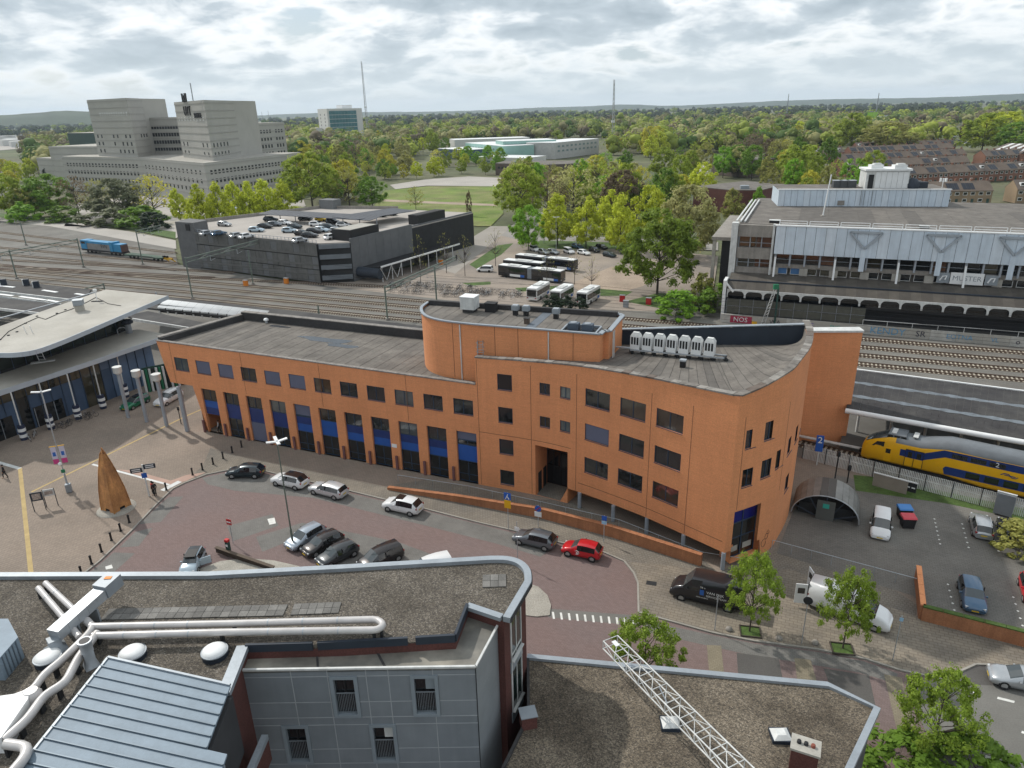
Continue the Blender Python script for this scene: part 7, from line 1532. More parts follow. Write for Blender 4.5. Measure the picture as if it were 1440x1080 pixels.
for k in range(16):
	x,y=(8+rr.random()*105,190+rr.random()*16)if k<13 else(970+rr.random()*25,182+rr.random()*10);p=G(x,y);o=thing('warehouse','low pale warehouse in the distant industrial estate' if k<13 else 'distant white shed among the trees','building',tuple(p),group='distant warehouses');b=MB();w_,d_,h_=20+rr.random()*40,15+rr.random()*20,5+rr.random()*5;b.box((0,0,h_/2),(w_,d_,h_),rr.random());b.build('wall',WC if rr.random()>.3 else GREYM,o,world=False);b=MB();b.box((0,0,h_+.1),(w_*.98,d_*.98,.25),0);b.build('roof',WHITEW,o,world=False)
for(x,y,ty,lab,w_)in((518,196,86,'tall lattice radio mast behind the teal tower',2.2),(861,212,112,'slim lattice radio mast above the green wood',1.6)):
	p=G(x,y);H=Zat(x-(4 if x<600 else-2),ty,p);o=thing('radio_mast',lab,'mast',tuple(p));
	for k in range(3):t=k*2.094;MB().tube((math.cos(t)*w_,math.sin(t)*w_,0),(math.cos(t)*w_*.35,math.sin(t)*w_*.35,H),.28,4).build('mast_leg',mat('mast_grey',(.34,.35,.36),.6),o,world=False)
	b=MB();n_=int(H/4)
	for i in range(n_):
		f=1-.65*i/n_
		for k in range(3):t,t2_=k*2.094,(k+1)*2.094;b.tube((math.cos(t)*w_*f,math.sin(t)*w_*f,i*4),(math.cos(t2_)*w_*f,math.sin(t2_)*w_*f,(i+1)*4),.15,3)
	tag(b.build('lattice_brace',MATS['mast_grey'],o,world=False),kind='stuff');b=MB();b.box((0,0,H*.42),(3,3,2));b.build('dish_platform',WHITEW,o,world=False)
for k,(x,ty)in enumerate(((331,142),(355,156),(363,158),(370,157),(379,155),(1105,132),(1230,131))):
	p=G(x,172);H=Zat(x-3,ty,p)if k else Zat(328,ty,p);o=thing('chimney_stack',('tall slim chimney right of the concrete towers','distant spire, first of the cluster on the horizon','distant spire, second of the cluster on the horizon','distant spire, third of the cluster on the horizon','distant spire, last of the cluster on the horizon','faint distant mast above the right horizon, left one','faint distant mast above the right horizon, right one')[k],'chimney',tuple(p));b=MB();b.tube((0,0,0),(0,0,H),3.0 if k==0 else 1.6,8,1.5 if k==0 else .6);b.build('shaft',mat('far_grey',(.25,.27,.30),.9),o,world=False)
	# ------------------------------------------------------------------ terraced houses
TILE=[mat('roof_tiles_'+str(i),c,.9,0,.15,.3,fine=.15,fs=3)for i,c in enumerate(((.155,.12,.095),(.13,.105,.09),(.175,.14,.11)))];SOL=mat('solar_black',(.02,.024,.034),.25,.2,.1)
hp_protos={}
def house(kind,wall):
	k=(kind,wall.name)
	if k in hp_protos:return hp_protos[k]
	r=thing('terraced_house','-','house',(0,0,0),1e-4,'terraced houses beyond the clad building');b=MB();b.box((0,0,2.75),(5.96,8.6,5.5));b.add([(-2.98,-4.3,5.5),(-2.98,4.3,5.5),(-2.98,0,8.6),(2.98,-4.3,5.5),(2.98,4.3,5.5),(2.98,0,8.6)],[(0,2,1),(3,4,5)]);b.build('wall',wall,r,world=False)
	b=MB();b.add([(-3,-4.7,5.3),(3,-4.7,5.3),(3,0,8.75),(-3,0,8.75),(-3,4.7,5.3),(3,4.7,5.3)],[(0,1,2,3),(3,2,5,4)]);b.add([(-3,-4.7,5.1),(3,-4.7,5.1),(3,-4.7,5.3),(-3,-4.7,5.3)],[(0,1,2,3)]);b.build('roof',TILE[kind%3],r,world=False)
	b=MB();b.box((2.3,.3,8.8),(.8,.8,1.6));o=b.build('chimney',HBRICK,r,world=False)
	for x,z in((-1.5,4.2),(1.4,4.2),(-1.4,1.6)):b=MB();b.box((x,-4.32,z),(1.7,.1,1.3));o=b.build('window',WHITE,r,world=False);b=MB();b.box((x,-4.38,z),(1.4,.04,1.0));b.build('pane',GLASS_D,o,world=False)
	b=MB();b.box((1.6,-4.33,1.1),(1.0,.1,2.1));b.build('door',DKGREEN,r,world=False)
	if kind in(0,2):
		for i in range(3):b=MB();b.add([(-2.4+i*1.55,-4.1,5.86),(-.95+i*1.55,-4.1,5.86),(-.95+i*1.55,-1.2,7.99),(-2.4+i*1.55,-1.2,7.99)],[(0,1,2,3)]);b.build('solar_panel',SOL,r,world=False)
	if kind==1:b=MB();b.box((-.6,-2.4,7.2),(1.8,1.4,1.3));o=b.build('dormer',WHITE,r,world=False);b=MB();b.box((-.6,-3.12,7.3),(1.4,.05,.8));b.build('pane',GLASS_D,o,world=False)
	hp_protos[k]=[r,False];return hp_protos[k]
ROWS=[((1200,217),(1345,212),HBRICK,'rearmost row'),((1190,224),(1342,218),HBRICK,'second rear row'),((1172,237),(1355,228),HBRICK,'third rear row'),((1182,248),(1365,240),HBRICK,'fourth rear row'),((1235,262),(1460,250),HBRICK,'second front row'),((1255,287),(1388,285),TBRICK,'front row'),((1418,284),(1500,283),TBRICK,'front right pair'),((1140,226),(1182,224),HBRICK,'short left row'),((1375,232),(1460,227),HBRICK,'right edge row')]
KW=('solar panelled','white dormered','solar panelled','plain roofed')
rh=random.Random(7)
for a_px,c_px,wl,nm in ROWS:
	a,c=G(*a_px),G(*c_px);d=(c-a);L=d.length;d=d/L;n_=max(1,int(L/6.0))
	for i in range(n_):
		kind=rh.choice((0,0,1,2,3,3));e=house(kind,wl);p=a+d*(i+.5)*6.0;lab=KW[kind]+' terraced house, '+(['leftmost']+[q+' from left' for q in 'second third fourth fifth sixth seventh eighth ninth tenth eleventh twelfth'.split()])[i]+', '+nm+' of the terraces' if i<12 else KW[kind]+' terraced house towards the right end, '+nm+' of the terraces';rz=math.atan2(d.y,d.x)
		if not e[1]:e[1]=True;e[0].location=p;e[0].rotation_euler=(0,0,rz);e[0]['label']=lab
		else:dup(e[0],p,rz,lab)
o=thing('brick_row_building','red brick building with a white striped tiled roof at the right','building',tuple(G(1385,232)));q,z=block(o,HBRICK,[(1386,226),(1432,230)],(0,213),26,'wall',0,TILE[0]);d=(q[1]-q[0]).normalized();n_=Vector((-d.y,d.x,0));L=(q[1]-q[0]).length
for i in range(9):a=q[0]+d*L*i/9;c=q[0]+d*L*(i+.95)/9;b=MB();b.add([Vector((p.x,p.y,zz_))for p,zz_ in((a,z+.3),(c,z+.3),(c+n_*14,z+5),(a+n_*14,z+5))],[(0,1,2,3)]);b.build('roof_sheet',WHITEW if i%2 else TILE[1],o)
# ------------------------------------------------------------------ trees
LM={k:leafmat('leaves_'+k,c)for k,c in dict(lime=(.58,.64,.06),green=(.17,.29,.035),mid=(.33,.41,.05),olive=(.36,.36,.10),pale=(.48,.47,.19),brown=(.22,.17,.10),dark=(.035,.06,.03),yellow=(.58,.55,.075),grey=(.20,.22,.12),fresh=(.24,.44,.04),sapling=(.27,.38,.05),hero=(.20,.28,.035),rust=(.12,.045,.04)).items()}
import bmesh
def _ico(n):
	bm=bmesh.new();bmesh.ops.create_icosphere(bm,subdivisions=n,radius=1);bm.verts.ensure_lookup_table();v=np.array([v.co[:]for v in bm.verts]);f=np.array([[q.index for q in f.verts]for f in bm.faces]);bm.free();return v,f
ICO_V,ICO_F=_ico(2)
def raw_mesh(name,quads,bv,bf):
	n,k=len(quads)//4,len(bf);V=np.concatenate([quads,bv]);me=bpy.data.meshes.new(name);me.vertices.add(len(V));me.vertices.foreach_set('co',V.ravel().astype('f4'));L=np.concatenate([np.arange(4*n),(bf+4*n).ravel()]);me.loops.add(len(L));me.loops.foreach_set('vertex_index',L.astype('i4'));me.polygons.add(n+k);me.polygons.foreach_set('loop_start',np.concatenate([np.arange(0,4*n,4),4*n+np.arange(0,3*k,3)]).astype('i4'));me.polygons.foreach_set('use_smooth',np.concatenate([np.zeros(n,bool),np.ones(k,bool)]));me.update(calc_edges=True);return me
def crown_mesh(seed,n,prof,ls,ncl,rc,zlo=.22,flat=.55,core=0):
	g=np.random.default_rng(seed);zc=zlo+(1-zlo)*g.random(ncl*4);rmax=np.interp(zc,*prof);keep=g.random(ncl*4)<rmax/.5+.12;zc,rmax=zc[keep][:ncl],rmax[keep][:ncl];ncl=len(zc)
	th=g.random(ncl)*6.283;rad=rmax*np.sqrt(.25+.75*g.random(ncl))*(.82+.36*g.random(ncl));C=np.stack([rad*np.cos(th),rad*np.sin(th),zc],1)
	idx=g.integers(0,ncl,n);off=g.normal(0,1,(n,3));off/=np.linalg.norm(off,axis=1)[:,None];off*=(rc*(.35+.65*g.random(n))*(.6+.8*(np.arange(ncl)%5/5.0))[idx])[:,None];P=C[idx]+off*np.array([1,1,.8])
	nr=off/(np.linalg.norm(off,axis=1)[:,None]+1e-9)+g.normal(0,.36,(n,3))+np.array([0,0,.4]);nr/=np.linalg.norm(nr,axis=1)[:,None]
	t=np.cross(nr,g.normal(0,1,(n,3)));t/=np.linalg.norm(t,axis=1)[:,None];bt=np.cross(nr,t);s=ls*(.6+.8*g.random(n))[:,None]
	V=np.stack([P-t*s,P-bt*s*flat,P+t*s,P+bt*s*flat],1).reshape(-1,3);V[:,2]=np.clip(V[:,2],.02,1.02)
	if core:bv=np.concatenate([c+ICO_V*(rc*core*(.75+.5*g.random((len(ICO_V),1))))*np.array([1,1,.8])for c in C]);bf=np.concatenate([ICO_F+k*len(ICO_V)for k in range(ncl)])
	else:bv=np.zeros((0,3));bf=np.zeros((0,3),int)
	me=raw_mesh('crown',V,bv,bf);return me,C
PROF=dict(oval=([.15,.3,.5,.75,.92,1],[.12,.36,.46,.36,.18,.03]),cone=([.15,.25,.4,.7,.9,1],[.2,.42,.46,.28,.12,.02]),round=([.1,.25,.45,.7,.9,1],[.2,.42,.5,.46,.28,.08]),poplar=([.08,.2,.5,.8,1],[.3,.44,.5,.38,.05]),bush=([0,.2,.5,.8,1],[.42,.5,.48,.34,.1]))
KIND=dict(oval=(5200,.024,90,.11,.2),cone=(5600,.024,90,.105,.14),round=(6000,.023,100,.115,.18),sparse=(1000,.024,90,.11,.2),poplar=(4200,.024,70,.10,.08),bush=(1600,.05,40,.16,.04),young=(10000,.0165,120,.085,.30),bare=(160,.016,60,.06,.35),hero=(14000,.018,170,.085,.2))
TP={}
def tree_proto(kind,var):
	if(kind,var)in TP:return TP[(kind,var)]
	n,ls,ncl,rc,zlo=KIND[kind];pf=PROF.get(kind)or PROF[dict(sparse='round',young='round',bare='round',hero='round')[kind]];me,C=crown_mesh(hash((kind,var))%1000 if False else 31*var+len(kind)*7+ord(kind[0]),n,pf,ls,ncl,rc,zlo,core=0 if kind in('sparse','bare','young')else .40)
	me.materials.append(LM['green']);b=MB();top=.82 if kind!='bush' else .3;tr_=.017 if kind!='bush' else .01;b.tube((0,0,-.01),(0,0,zlo+.06),tr_,7,tr_*.8,cap=False);b.tube((0,0,zlo+.06),(.01,.005,top),tr_*.8,6,.003,cap=False)
	for c in C[::(2 if kind in('bare','sparse')else 4)]:
		z0=max(zlo*.9,min(top*.8,c[2]-.12-.35*math.hypot(c[0],c[1])));b.tube((0,0,z0),tuple(c),tr_*.34,4,.002,cap=False)
	tm=b.build('trunk',BARK);bpy.data.objects.remove(tm)if False else None
	TP[(kind,var)]=(me,tm.data);bpy.data.objects.remove(tm);return TP[(kind,var)]
NT=[0]
def plant(kind,col,p,H,Wd,label,group=None,name=None):
	NT[0]+=1;me,tm=tree_proto(kind,NT[0]%(1 if kind in('hero',)else 3));nm=name or('bush' if kind=='bush' else 'tree')
	r=thing(nm,label,nm,(p[0],p[1],p[2]if len(p)>2 else 0),(NT[0]*2.399)%6.28 or .01,group);r.scale=(Wd,Wd,H)
	o=bpy.data.objects.new('crown',me);COL.objects.link(o);o.parent=r;setmat(o,LM[col]);o=bpy.data.objects.new('trunk',tm);COL.objects.link(o);o.parent=r;return r
def tpx(kind,col,x,by,ty,w,label,group=None,z=0,name=None):
	p=G(x,by,z);tx=x+(x-785)*(by-ty)/2590*1.0;H=Zat(tx,ty,p)-z;plant(kind,col,p,H,w/ppm(p+Vector((0,0,H*.6)))*1.06,label,group,name)
YT='young street trees in square pits'
tpx('young','sapling',1054,888,778,70,'young fresh green street tree beside the black delivery van',YT,.1);tpx('young','sapling',1185,912,800,70,'young fresh green street tree in front of the white delivery van',YT,.1);tpx('young','sapling',1308,1062,942,104,'young fresh green street tree at the bottom right by the road',YT);tpx('young','sapling',905,968,870,96,'young fresh green street tree behind the lattice boom',YT)
for x,y,w,ty,l_ in((1262,1075,95,1038,'left dark green hedge bush by the low building'),(1370,1092,110,1050,'right dark green hedge bush under the bottom right tree')):tpx('bush','green',x,y,ty,w,l_)
tpx('bush','olive',1432,778,735,60,'small yellow flowering bush over the black estate car',None,.1)
tpx('hero','hero',924,416,296,104,'big dense green tree standing alone at the edge of the bus yard')
for k,(x,by,ty,w)in enumerate(((255,312,264,34),(287,330,260,42),(312,324,256,44),(334,318,254,38),(356,316,256,40),(376,312,252,46),(400,312,253,44))):tpx('cone','lime',x,by,ty,w,'lime green tree in the row before the concrete offices, number '+'one two three four five six seven'.split()[k]+' from the left','lime green row')
for kind,col,x,by,ty,w,l_ in(('round','green',76,304,246,66,'dense dark green tree near the left end of the tree belt'),('sparse','brown',112,304,248,52,'brownish budding tree left of the two slim ones'),('sparse','olive',142,302,252,44,'slim olive budding tree in the belt'),('round','grey',166,308,252,70,'grey green tree behind the blue locomotive'),('sparse','grey',192,306,258,60,'thin grey green tree right of the locomotive'),('sparse','yellow',218,304,246,56,'thin yellow green tree before the concrete offices'),('round','mid',12,306,245,60,'mid green tree at the left frame edge'),('bush','fresh',34,312,284,40,'fresh green bush below the left tree belt'),('round','olive',50,306,262,46,'olive bushy tree at the left of the belt'),('bush','green',90,312,290,40,'dark bush at the foot of the belt'),('bush','grey',150,316,288,60,'grey undergrowth bush behind the locomotive'),('bush','green',200,318,290,60,'dark undergrowth bush beside the car park lane'),('bush','dark',218,322,298,40,'almost black bush at the right end of the belt'),('round','mid',440,294,216,78,'tall spreading green tree behind the car park roof'),('sparse','olive',492,292,238,58,'thin olive tree behind the car park cabin'),('round','green',524,293,249,42,'compact dark green tree at the meadow edge'),('sparse','olive',585,294,262,26,'small sparse tree alone in the meadow'),('poplar','brown',660,304,268,9,'narrow brown column tree at the meadow corner'),('round','fresh',743,352,290,46,'bright green round tree left of the tall floodlight'),('cone','lime',784,345,272,58,'lime green tree just right of the floodlight'),('cone','lime',824,348,275,54,'lime green conical tree, second right of the floodlight'),('cone','lime',858,340,268,48,'lime green tree behind the parked black car'),('cone','lime',872,354,272,50,'lime green tree beside the big green tree'),('round','pale',965,362,262,84,'pale broad tree behind the big green tree'),('round','lime',912,340,262,50,'lime green tree above the big green tree'),('cone','fresh',1064,304,262,24,'small bright conical tree beside the red brick hall'),('cone','olive',1028,312,264,38,'olive tree just left of the red brick hall'),('cone','dark',73,258,228,20,'dark conifer before the concrete complex'),('cone','dark',389,236,221,10,'small dark conifer on the right of the concrete complex'),('round','mid',732,312,232,66,'tall green tree at the bend of the path'),('sparse','brown',770,305,240,62,'brown budding tree in the middle wood'),('sparse','pale',806,305,232,74,'pale budding tree in the middle wood'),('round','fresh',852,296,248,50,'fresh green round tree in the middle wood'),('round','lime',1405,212,158,80,'large yellow green tree at the right above the terraces'),('round','mid',1380,214,160,60,'broad mid green tree above the terraces'),('round','green',1430,216,172,60,'dark green tree at the right frame edge'),('round','rust',1358,200,172,22,'dark red leaved tree beyond the terraces'),('round','mid',1196,212,160,56,'tall green tree left of the terraces'),('round','olive',1245,215,172,70,'olive tree mass behind the terraces'),('bush','fresh',950,446,408,56,'bright green bush at the end of the far track'),('bush','green',1005,440,400,50,'green bush beside the clad building'),('bush','olive',985,432,385,40,'olive shrub before the clad building'),('bush','dark',775,436,414,26,'dark green bush between the white buses'),('bush','dark',795,438,416,30,'dark green bush in front of the middle white bus'),('bush','dark',815,440,418,22,'dark green bush in front of the right white bus')):
	tpx(kind,col,x,by,ty,w,l_)
for k,(x,by,ty)in enumerate(((592,402,330),(628,384,326),(697,374,320),(769,399,350),(808,400,355),(832,412,358),(654,388,330))):tpx('bare','olive',x,by,ty,26,'thin nearly bare young tree in the bus yard, '+('by the lean-to roof','left of the white van','by the footpath','before the nearest bus','at the front of the nearest bus','on the sandy ground','beside the white van')[k],'bare young trees of the bus yard')
# scattered woods: base point regions in the picture, with kinds and colours
rt=random.Random(21)
def wood(poly,n,hpx,cols,label,group,kinds=('round','oval','round','sparse','poplar')):
	def ins(x,y):
		c=False;j=len(poly)-1
		for i in range(len(poly)):
			(a,b_),(c_,d_)=poly[i],poly[j]
			if(b_>y)!=(d_>y)and x<(c_-a)*(y-b_)/(d_-b_)+a:c=not c
			j=i
		return c
	xs,ys=[p[0]for p in poly],[p[1]for p in poly];k=0
	while k<n:
		x,y=rt.uniform(min(xs),max(xs)),rt.uniform(min(ys),max(ys))
		if not ins(x,y):continue
		p=G(x,y);H=hpx*(.75+.5*rt.random());col=rt.choice(cols);plant(rt.choice(kinds),col,p,H,H*(.62+.35*rt.random()),dict(lime='lime green',green='dark green',mid='mid green',olive='olive',pale='pale',brown='brown',dark='blackish',yellow='yellow green',grey='grey green',fresh='fresh green',rust='dark red')[col]+' '+label,group);k+=1
MIX=['mid','green','lime','olive','fresh','mid','pale','yellow','brown','green']
wood([(408,262),(420,232),(520,205),(620,232),(640,244),(560,246),(520,262),(500,285),(450,290)],46,15,MIX,'tree in the wood between offices and meadow','wood by the offices')
wood([(500,200),(640,190),(640,215),(560,226),(500,215)],24,17,MIX,'tree in the wood behind the meadow','wood behind the meadow')
wood([(705,262),(840,252),(900,262),(1000,270),(1010,300),(900,320),(780,295),(720,290)],40,15,MIX+['lime','pale'],'tree in the wood behind the bus yard','wood behind the bus yard')
wood([(840,235),(870,212),(980,215),(1170,235),(1160,262),(1000,262),(900,255)],34,16,MIX,'tree in the wood left of the terraces','wood left of the terraces')
wood([(0,268),(0,232),(60,222),(110,205),(118,228),(60,240),(45,270)],22,12,['lime','yellow','mid','green'],'tree at the far left behind the railway','far left wood')
wood([(1060,288),(1100,262),(1230,262),(1220,285),(1100,290)],12,14,['fresh','mid','yellow','olive'],'tree right behind the clad building','trees behind the clad building')
wood([(480,262),(560,240),(660,236),(640,240),(575,243),(520,264)],10,7,['lime','fresh','mid'],'small tree along the pale yard','trees along the pale yard',('cone','oval'))
wood([(880,208),(1190,196),(1190,212),(900,222)],22,19,MIX+['brown'],'tall tree in the far belt left of the terraces','far belt')
wood([(505,246),(600,228),(705,226),(705,246),(600,250),(545,256)],22,11,['lime','mid','fresh','yellow'],'tree between the pale yard and the teal building','trees before the teal building')
# distant forest as one mass of leaf clumps
g=np.random.default_rng(5);n=5200;az=np.radians(g.uniform(-43,43,n));ds=650*np.exp(g.random(n)*2.1);X,Y=np.sin(az)*ds,np.cos(az)*ds;H=14+11*g.random(n)**1.5;tone=g.random(n)
pxx=720+1000*np.tan(az)*.93;keep=~((pxx<125)&(ds<2100))&~((pxx>95)&(pxx<440)&(ds<620))&~((pxx>610)&(pxx<850)&(ds<900))&~((pxx>1130)&(ds<760))&~((pxx>1270)&(pxx<1380)&(ds<1250));X,Y,H,ds,tone=X[keep],Y[keep],H[keep],ds[keep],tone[keep];tone=np.where((ds>1900)&(tone>.25),.97+.03*tone,tone*.95);n=len(X);m=64
P=np.repeat(np.stack([X,Y,H*.55],1),m,0);off=g.normal(0,1,(n*m,3));off/=np.linalg.norm(off,axis=1)[:,None];Hm=np.repeat(H,m);P+=off*np.stack([Hm*.52,Hm*.52,Hm*.44],1)*(.6+.45*g.random(n*m))[:,None]
t=np.cross(off+g.normal(0,.14,off.shape)+np.array([0,0,.35]),g.normal(0,1,off.shape));t/=np.linalg.norm(t,axis=1)[:,None];bt=np.cross(off,t);sz=(1.25+.7*g.random(n*m))[:,None]*np.repeat(np.clip(ds/1200,.8,2.2),m)[:,None]
V=np.stack([P-t*sz,P-bt*sz*.8,P+t*sz,P+bt*sz*.8],1).reshape(-1,3);nb=3;bc=np.repeat(np.stack([X,Y,H*.52],1),nb,0);Hb=np.repeat(H,nb)[:,None];bc+=g.normal(0,1,bc.shape)*Hb*np.array([.17,.17,.12]);rb_=Hb*(.16+.11*g.random((n*nb,1)))
bv=(bc[:,None,:]+ICO_V[None]*(rb_[:,:,None]*(.78+.44*g.random((n*nb,len(ICO_V),1))))*np.array([1,1,.85])).reshape(-1,3);bf=(ICO_F[None]+(np.arange(n*nb)*len(ICO_V))[:,None,None]).reshape(-1,3)
me=raw_mesh('forest',V,bv,bf);me.attributes.new('tone','FLOAT','FACE').data.foreach_set('value',np.concatenate([np.repeat(tone,m),np.repeat(tone,nb*len(ICO_F))]).astype('f4'));fm=mat('forest_leaves',(.2,.2,.05),.8,0,.15,.3,transl=.3,bump=1,bs=.7);ft=fm.node_tree;at=ft.nodes.new('ShaderNodeAttribute');at.attribute_name='tone';cr_=ft.nodes.new('ShaderNodeValToRGB');cr_.color_ramp.interpolation='CONSTANT'
for i,(q,c)in enumerate(((0,(.27,.33,.05)),(.18,(.10,.17,.035)),(.36,(.23,.215,.09)),(.52,(.15,.20,.04)),(.66,(.37,.36,.15)),(.78,(.17,.14,.085)),(.88,(.36,.42,.06)),(.965,(.055,.075,.035)))):
	e=cr_.color_ramp.elements[i]if i<2 else cr_.color_ramp.elements.new(q);e.position=q;e.color=(*c,1)
ft.links.new(at.outputs['Fac'],cr_.inputs[0])
for l_ in[l for l in ft.links if l.to_socket.name in('Base Color','Color')and l.to_node.type in('BSDF_PRINCIPLED','BSDF_TRANSLUCENT')]:ft.links.new(cr_.outputs[0],l_.to_socket)
me.materials.append(fm)
o=bpy.data.objects.new('forest',me);COL.objects.link(o);tag(o,'far wooded plain reaching to the horizon','forest',kind='stuff')
# ------------------------------------------------------------------ haze over the plain
b=MB();b.box((0,0,94.2),(23500,23500,191.6));hz_=b.build('haze',[]);hm=bpy.data.materials.new('haze_air');hm.use_nodes=True;t_=hm.node_tree;t_.nodes.remove(t_.nodes['Principled BSDF']);pv=t_.nodes.new('ShaderNodeVolumePrincipled');pv.inputs['Color'].default_value=(.72,.85,1.0,1);pv.inputs['Density'].default_value=6e-5;pv.inputs['Anisotropy'].default_value=.2;t_.links.new(pv.outputs[0],t_.nodes['Material Output'].inputs['Volume']);hz_.data.materials.append(hm);tag(hz_,'thin pale air over the whole plain','haze',kind='stuff')
# ------------------------------------------------------------------ fence, bike shelter, bins, garden wall
PF_=thing('picket_fence','white picket fence on dark posts between the parking lot and the train','fence',tuple(G(1300,690)));fa,fb=G(1128,645),G(1500,745);d=(fb-fa);L=d.length;d=d/L;b=MB()
for i in range(int(L/.165)):
	p=fa+d*i*.165;b.box((p.x,p.y,1.05),(.10,.04,1.95),math.atan2(d.y,d.x))
tag(b.build('picket',WHITEW,PF_),kind='stuff');b=MB();b.bar(fa+Vector((0,0,1.3)),fb+Vector((0,0,1.3)),.06,.09);b.build('rail',WHITEW,PF_)
for i in range(int(L/2.6)):p=fa+d*i*2.6-Vector((-d.y,d.x,0))*.06;MB().box((p.x,p.y,1.05),(.07,.07,2.1),math.atan2(d.y,d.x)).build('post',BLACK,PF_)
for(x,y,w,h,m,nm,l_)in((1250,690,3.4,1.5,mat('beige_board',(.26,.23,.19),.9),'billboard','beige back of a low board on the picket fence'),(1276,692,1.6,1.1,DARK,'fence_sign','small dark sign board with white bars on the picket fence'),(1409,724,1.6,2.3,mat('ribbed_grey',(.17,.185,.20),.6),'utility_cabinet','tall ribbed grey cabinet at the picket fence')):
	p=G(x,y,.1);o=thing(nm,l_,'board' if nm!='utility_cabinet' else 'cabinet',tuple(p),math.atan2(d.y,d.x));MB().box((0,-.15,h/2+.2),(w,.1 if nm!='utility_cabinet' else .6,h)).build('panel',m,o,world=False);b=MB();b.box((0,-.16,h+.28),(w+.1,.2,.1));b.build('top_cap',WHITEW,o,world=False)
	if nm=='fence_sign':[MB().box((-.5+.5*k,-.22,.75),(.35,.03,.14)).build('print_bar',WHITE,o,world=False)for k in range(3)]
BSH=thing('bike_shelter','curved grey barrel roofed bicycle shelter behind the orange corner','shelter',tuple(G(1160,735)));a,c=G(1112,722,.1),G(1207,741,.1);d=(c-a);L=d.length;d=d/L;n_=Vector((-d.y,d.x,0));RIB=mat('ribbed_shelter_roof',(.22,.22,.21),.45,.3,.2,.8);rad=L/2;k=14;mid=(a+c)/2
def arc(t,off):return mid+d*(-math.cos(t)*rad)+n_*off+Vector((0,0,.25+math.sin(t)*2.5))
for i in range(k):
	t0,t1=math.pi*i/k,math.pi*(i+.96)/k;b=MB();b.add([arc(t0,0),arc(t1,0),arc(t1,4.2),arc(t0,4.2)]+[arc(t0,0)-Vector((0,0,.07)),arc(t1,0)-Vector((0,0,.07)),arc(t1,4.2)-Vector((0,0,.07)),arc(t0,4.2)-Vector((0,0,.07))],[(0,1,2,3),(7,6,5,4),(0,4,5,1),(2,6,7,3)]);b.build('roof_sheet',RIB if i not in(6,7)else mat('shelter_ridge',(.09,.085,.08),.7),BSH)
b=MB();[b.tube(arc(math.pi*i/14,-.02),arc(math.pi*(i+1)/14,-.02),.06,6)for i in range(14)];b.build('front_hoop',STEEL,BSH)
for t in(.12,.33,.5,.67,.88):q=mid+Vector((0,0,.1))+d*(.3 if t>.5 else-.3 if t<.5 else 0);b=MB();b.tube(q,arc(math.pi*t,0),.06,6);b.build('spoke',NAVYCLAD,BSH)
MB().box((mid.x,mid.y,1.2),(1.7,.12,2.2),math.atan2(d.y,d.x)).build('door',mat('shelter_door',(.10,.105,.10),.6),BSH);q=mid-n_*.08;MB().box((q.x,q.y,1.75),(.6,.03,.5),math.atan2(d.y,d.x)).build('door_sign',TEAL,BSH);q=mid+n_*2.2;MB().box((q.x,q.y,.8),(L*.8,3.2,1.2),math.atan2(d.y,d.x)).build('stored_bikes',DARK,BSH)
for(x,y,m,l_)in((1270,728,mat('bin_blue',(.05,.20,.50),.5),'dark wheeled bin with blue lid behind the red one'),(1275,741,mat('bin_red',(.55,.06,.08),.5),'dark wheeled bin with red lid beside the white minivan')):
	p=G(x,y,.1);o=thing('wheeled_bin',l_,'bin',tuple(p),-.12,'wheeled bins by the minivan');b=MB();tp=[(-.62,-.48),(.62,-.48),(.62,.48),(-.62,.48)];b.add([(u_*.86,v_*.86,.12)for u_,v_ in tp]+[(u_,v_,1.15)for u_,v_ in tp],[(3,2,1,0),(0,1,5,4),(1,2,6,5),(2,3,7,6),(3,0,4,7)]);b.build('tub',BLACK,o,world=False);b=MB();b.add([(-.68,-.54,1.15),(.68,-.54,1.15),(.68,.52,1.15),(-.68,.52,1.15),(-.64,-.4,1.26),(.64,-.4,1.26),(.64,.45,1.36),(-.64,.45,1.36)],[(0,1,5,4),(1,2,6,5),(2,3,7,6),(3,0,4,7),(4,5,6,7)]);b.build('lid',m,o,world=False)
	for u_ in(-.5,.5):MB().tube((u_,-.3,.09),(u_+.06,-.3,.09),.09,10).build('wheel',RUBBER,o,world=False)
GWL=thing('garden_wall','low orange brick wall with green top round the parking lot corner','wall',tuple(G(1300,870)));gp=[G(*q)for q in((1288,815),(1294,872),(1440,910),(1520,932))]
for q0,q1 in zip(gp,gp[1:]):b=MB();b.bar(q0+Vector((0,0,.7)),q1+Vector((0,0,.7)),.35,1.4);b.build('wall',BRICK2,GWL)
for q0,q1,m in((gp[0],gp[1],BRICK),(gp[1],gp[2],LAWN),(gp[2],gp[3],LAWN)):
	kk=max(1,int((q1-q0).length/1.2))
	for i in range(kk):b=MB();b.bar(q0.lerp(q1,i/kk)+Vector((0,0,1.45)),q0.lerp(q1,(i+.97)/kk)+Vector((0,0,1.45)),.42,.1);b.build('cap',m,GWL)
lr=thing('lot_railing','thin grey railing between the street pavement and the parking lot','railing',tuple(G(1190,785)));q0,q1=G(1085,772,.1),G(1290,828,.1);MB().tube(q0+Vector((0,0,1)),q1+Vector((0,0,1)),.035,6).build('rail',STEEL,lr)
for i in range(8):p=q0.lerp(q1,i/7);MB().tube((p.x,p.y,.1),(p.x,p.y,1.1),.03,6).build('post',STEEL,lr)
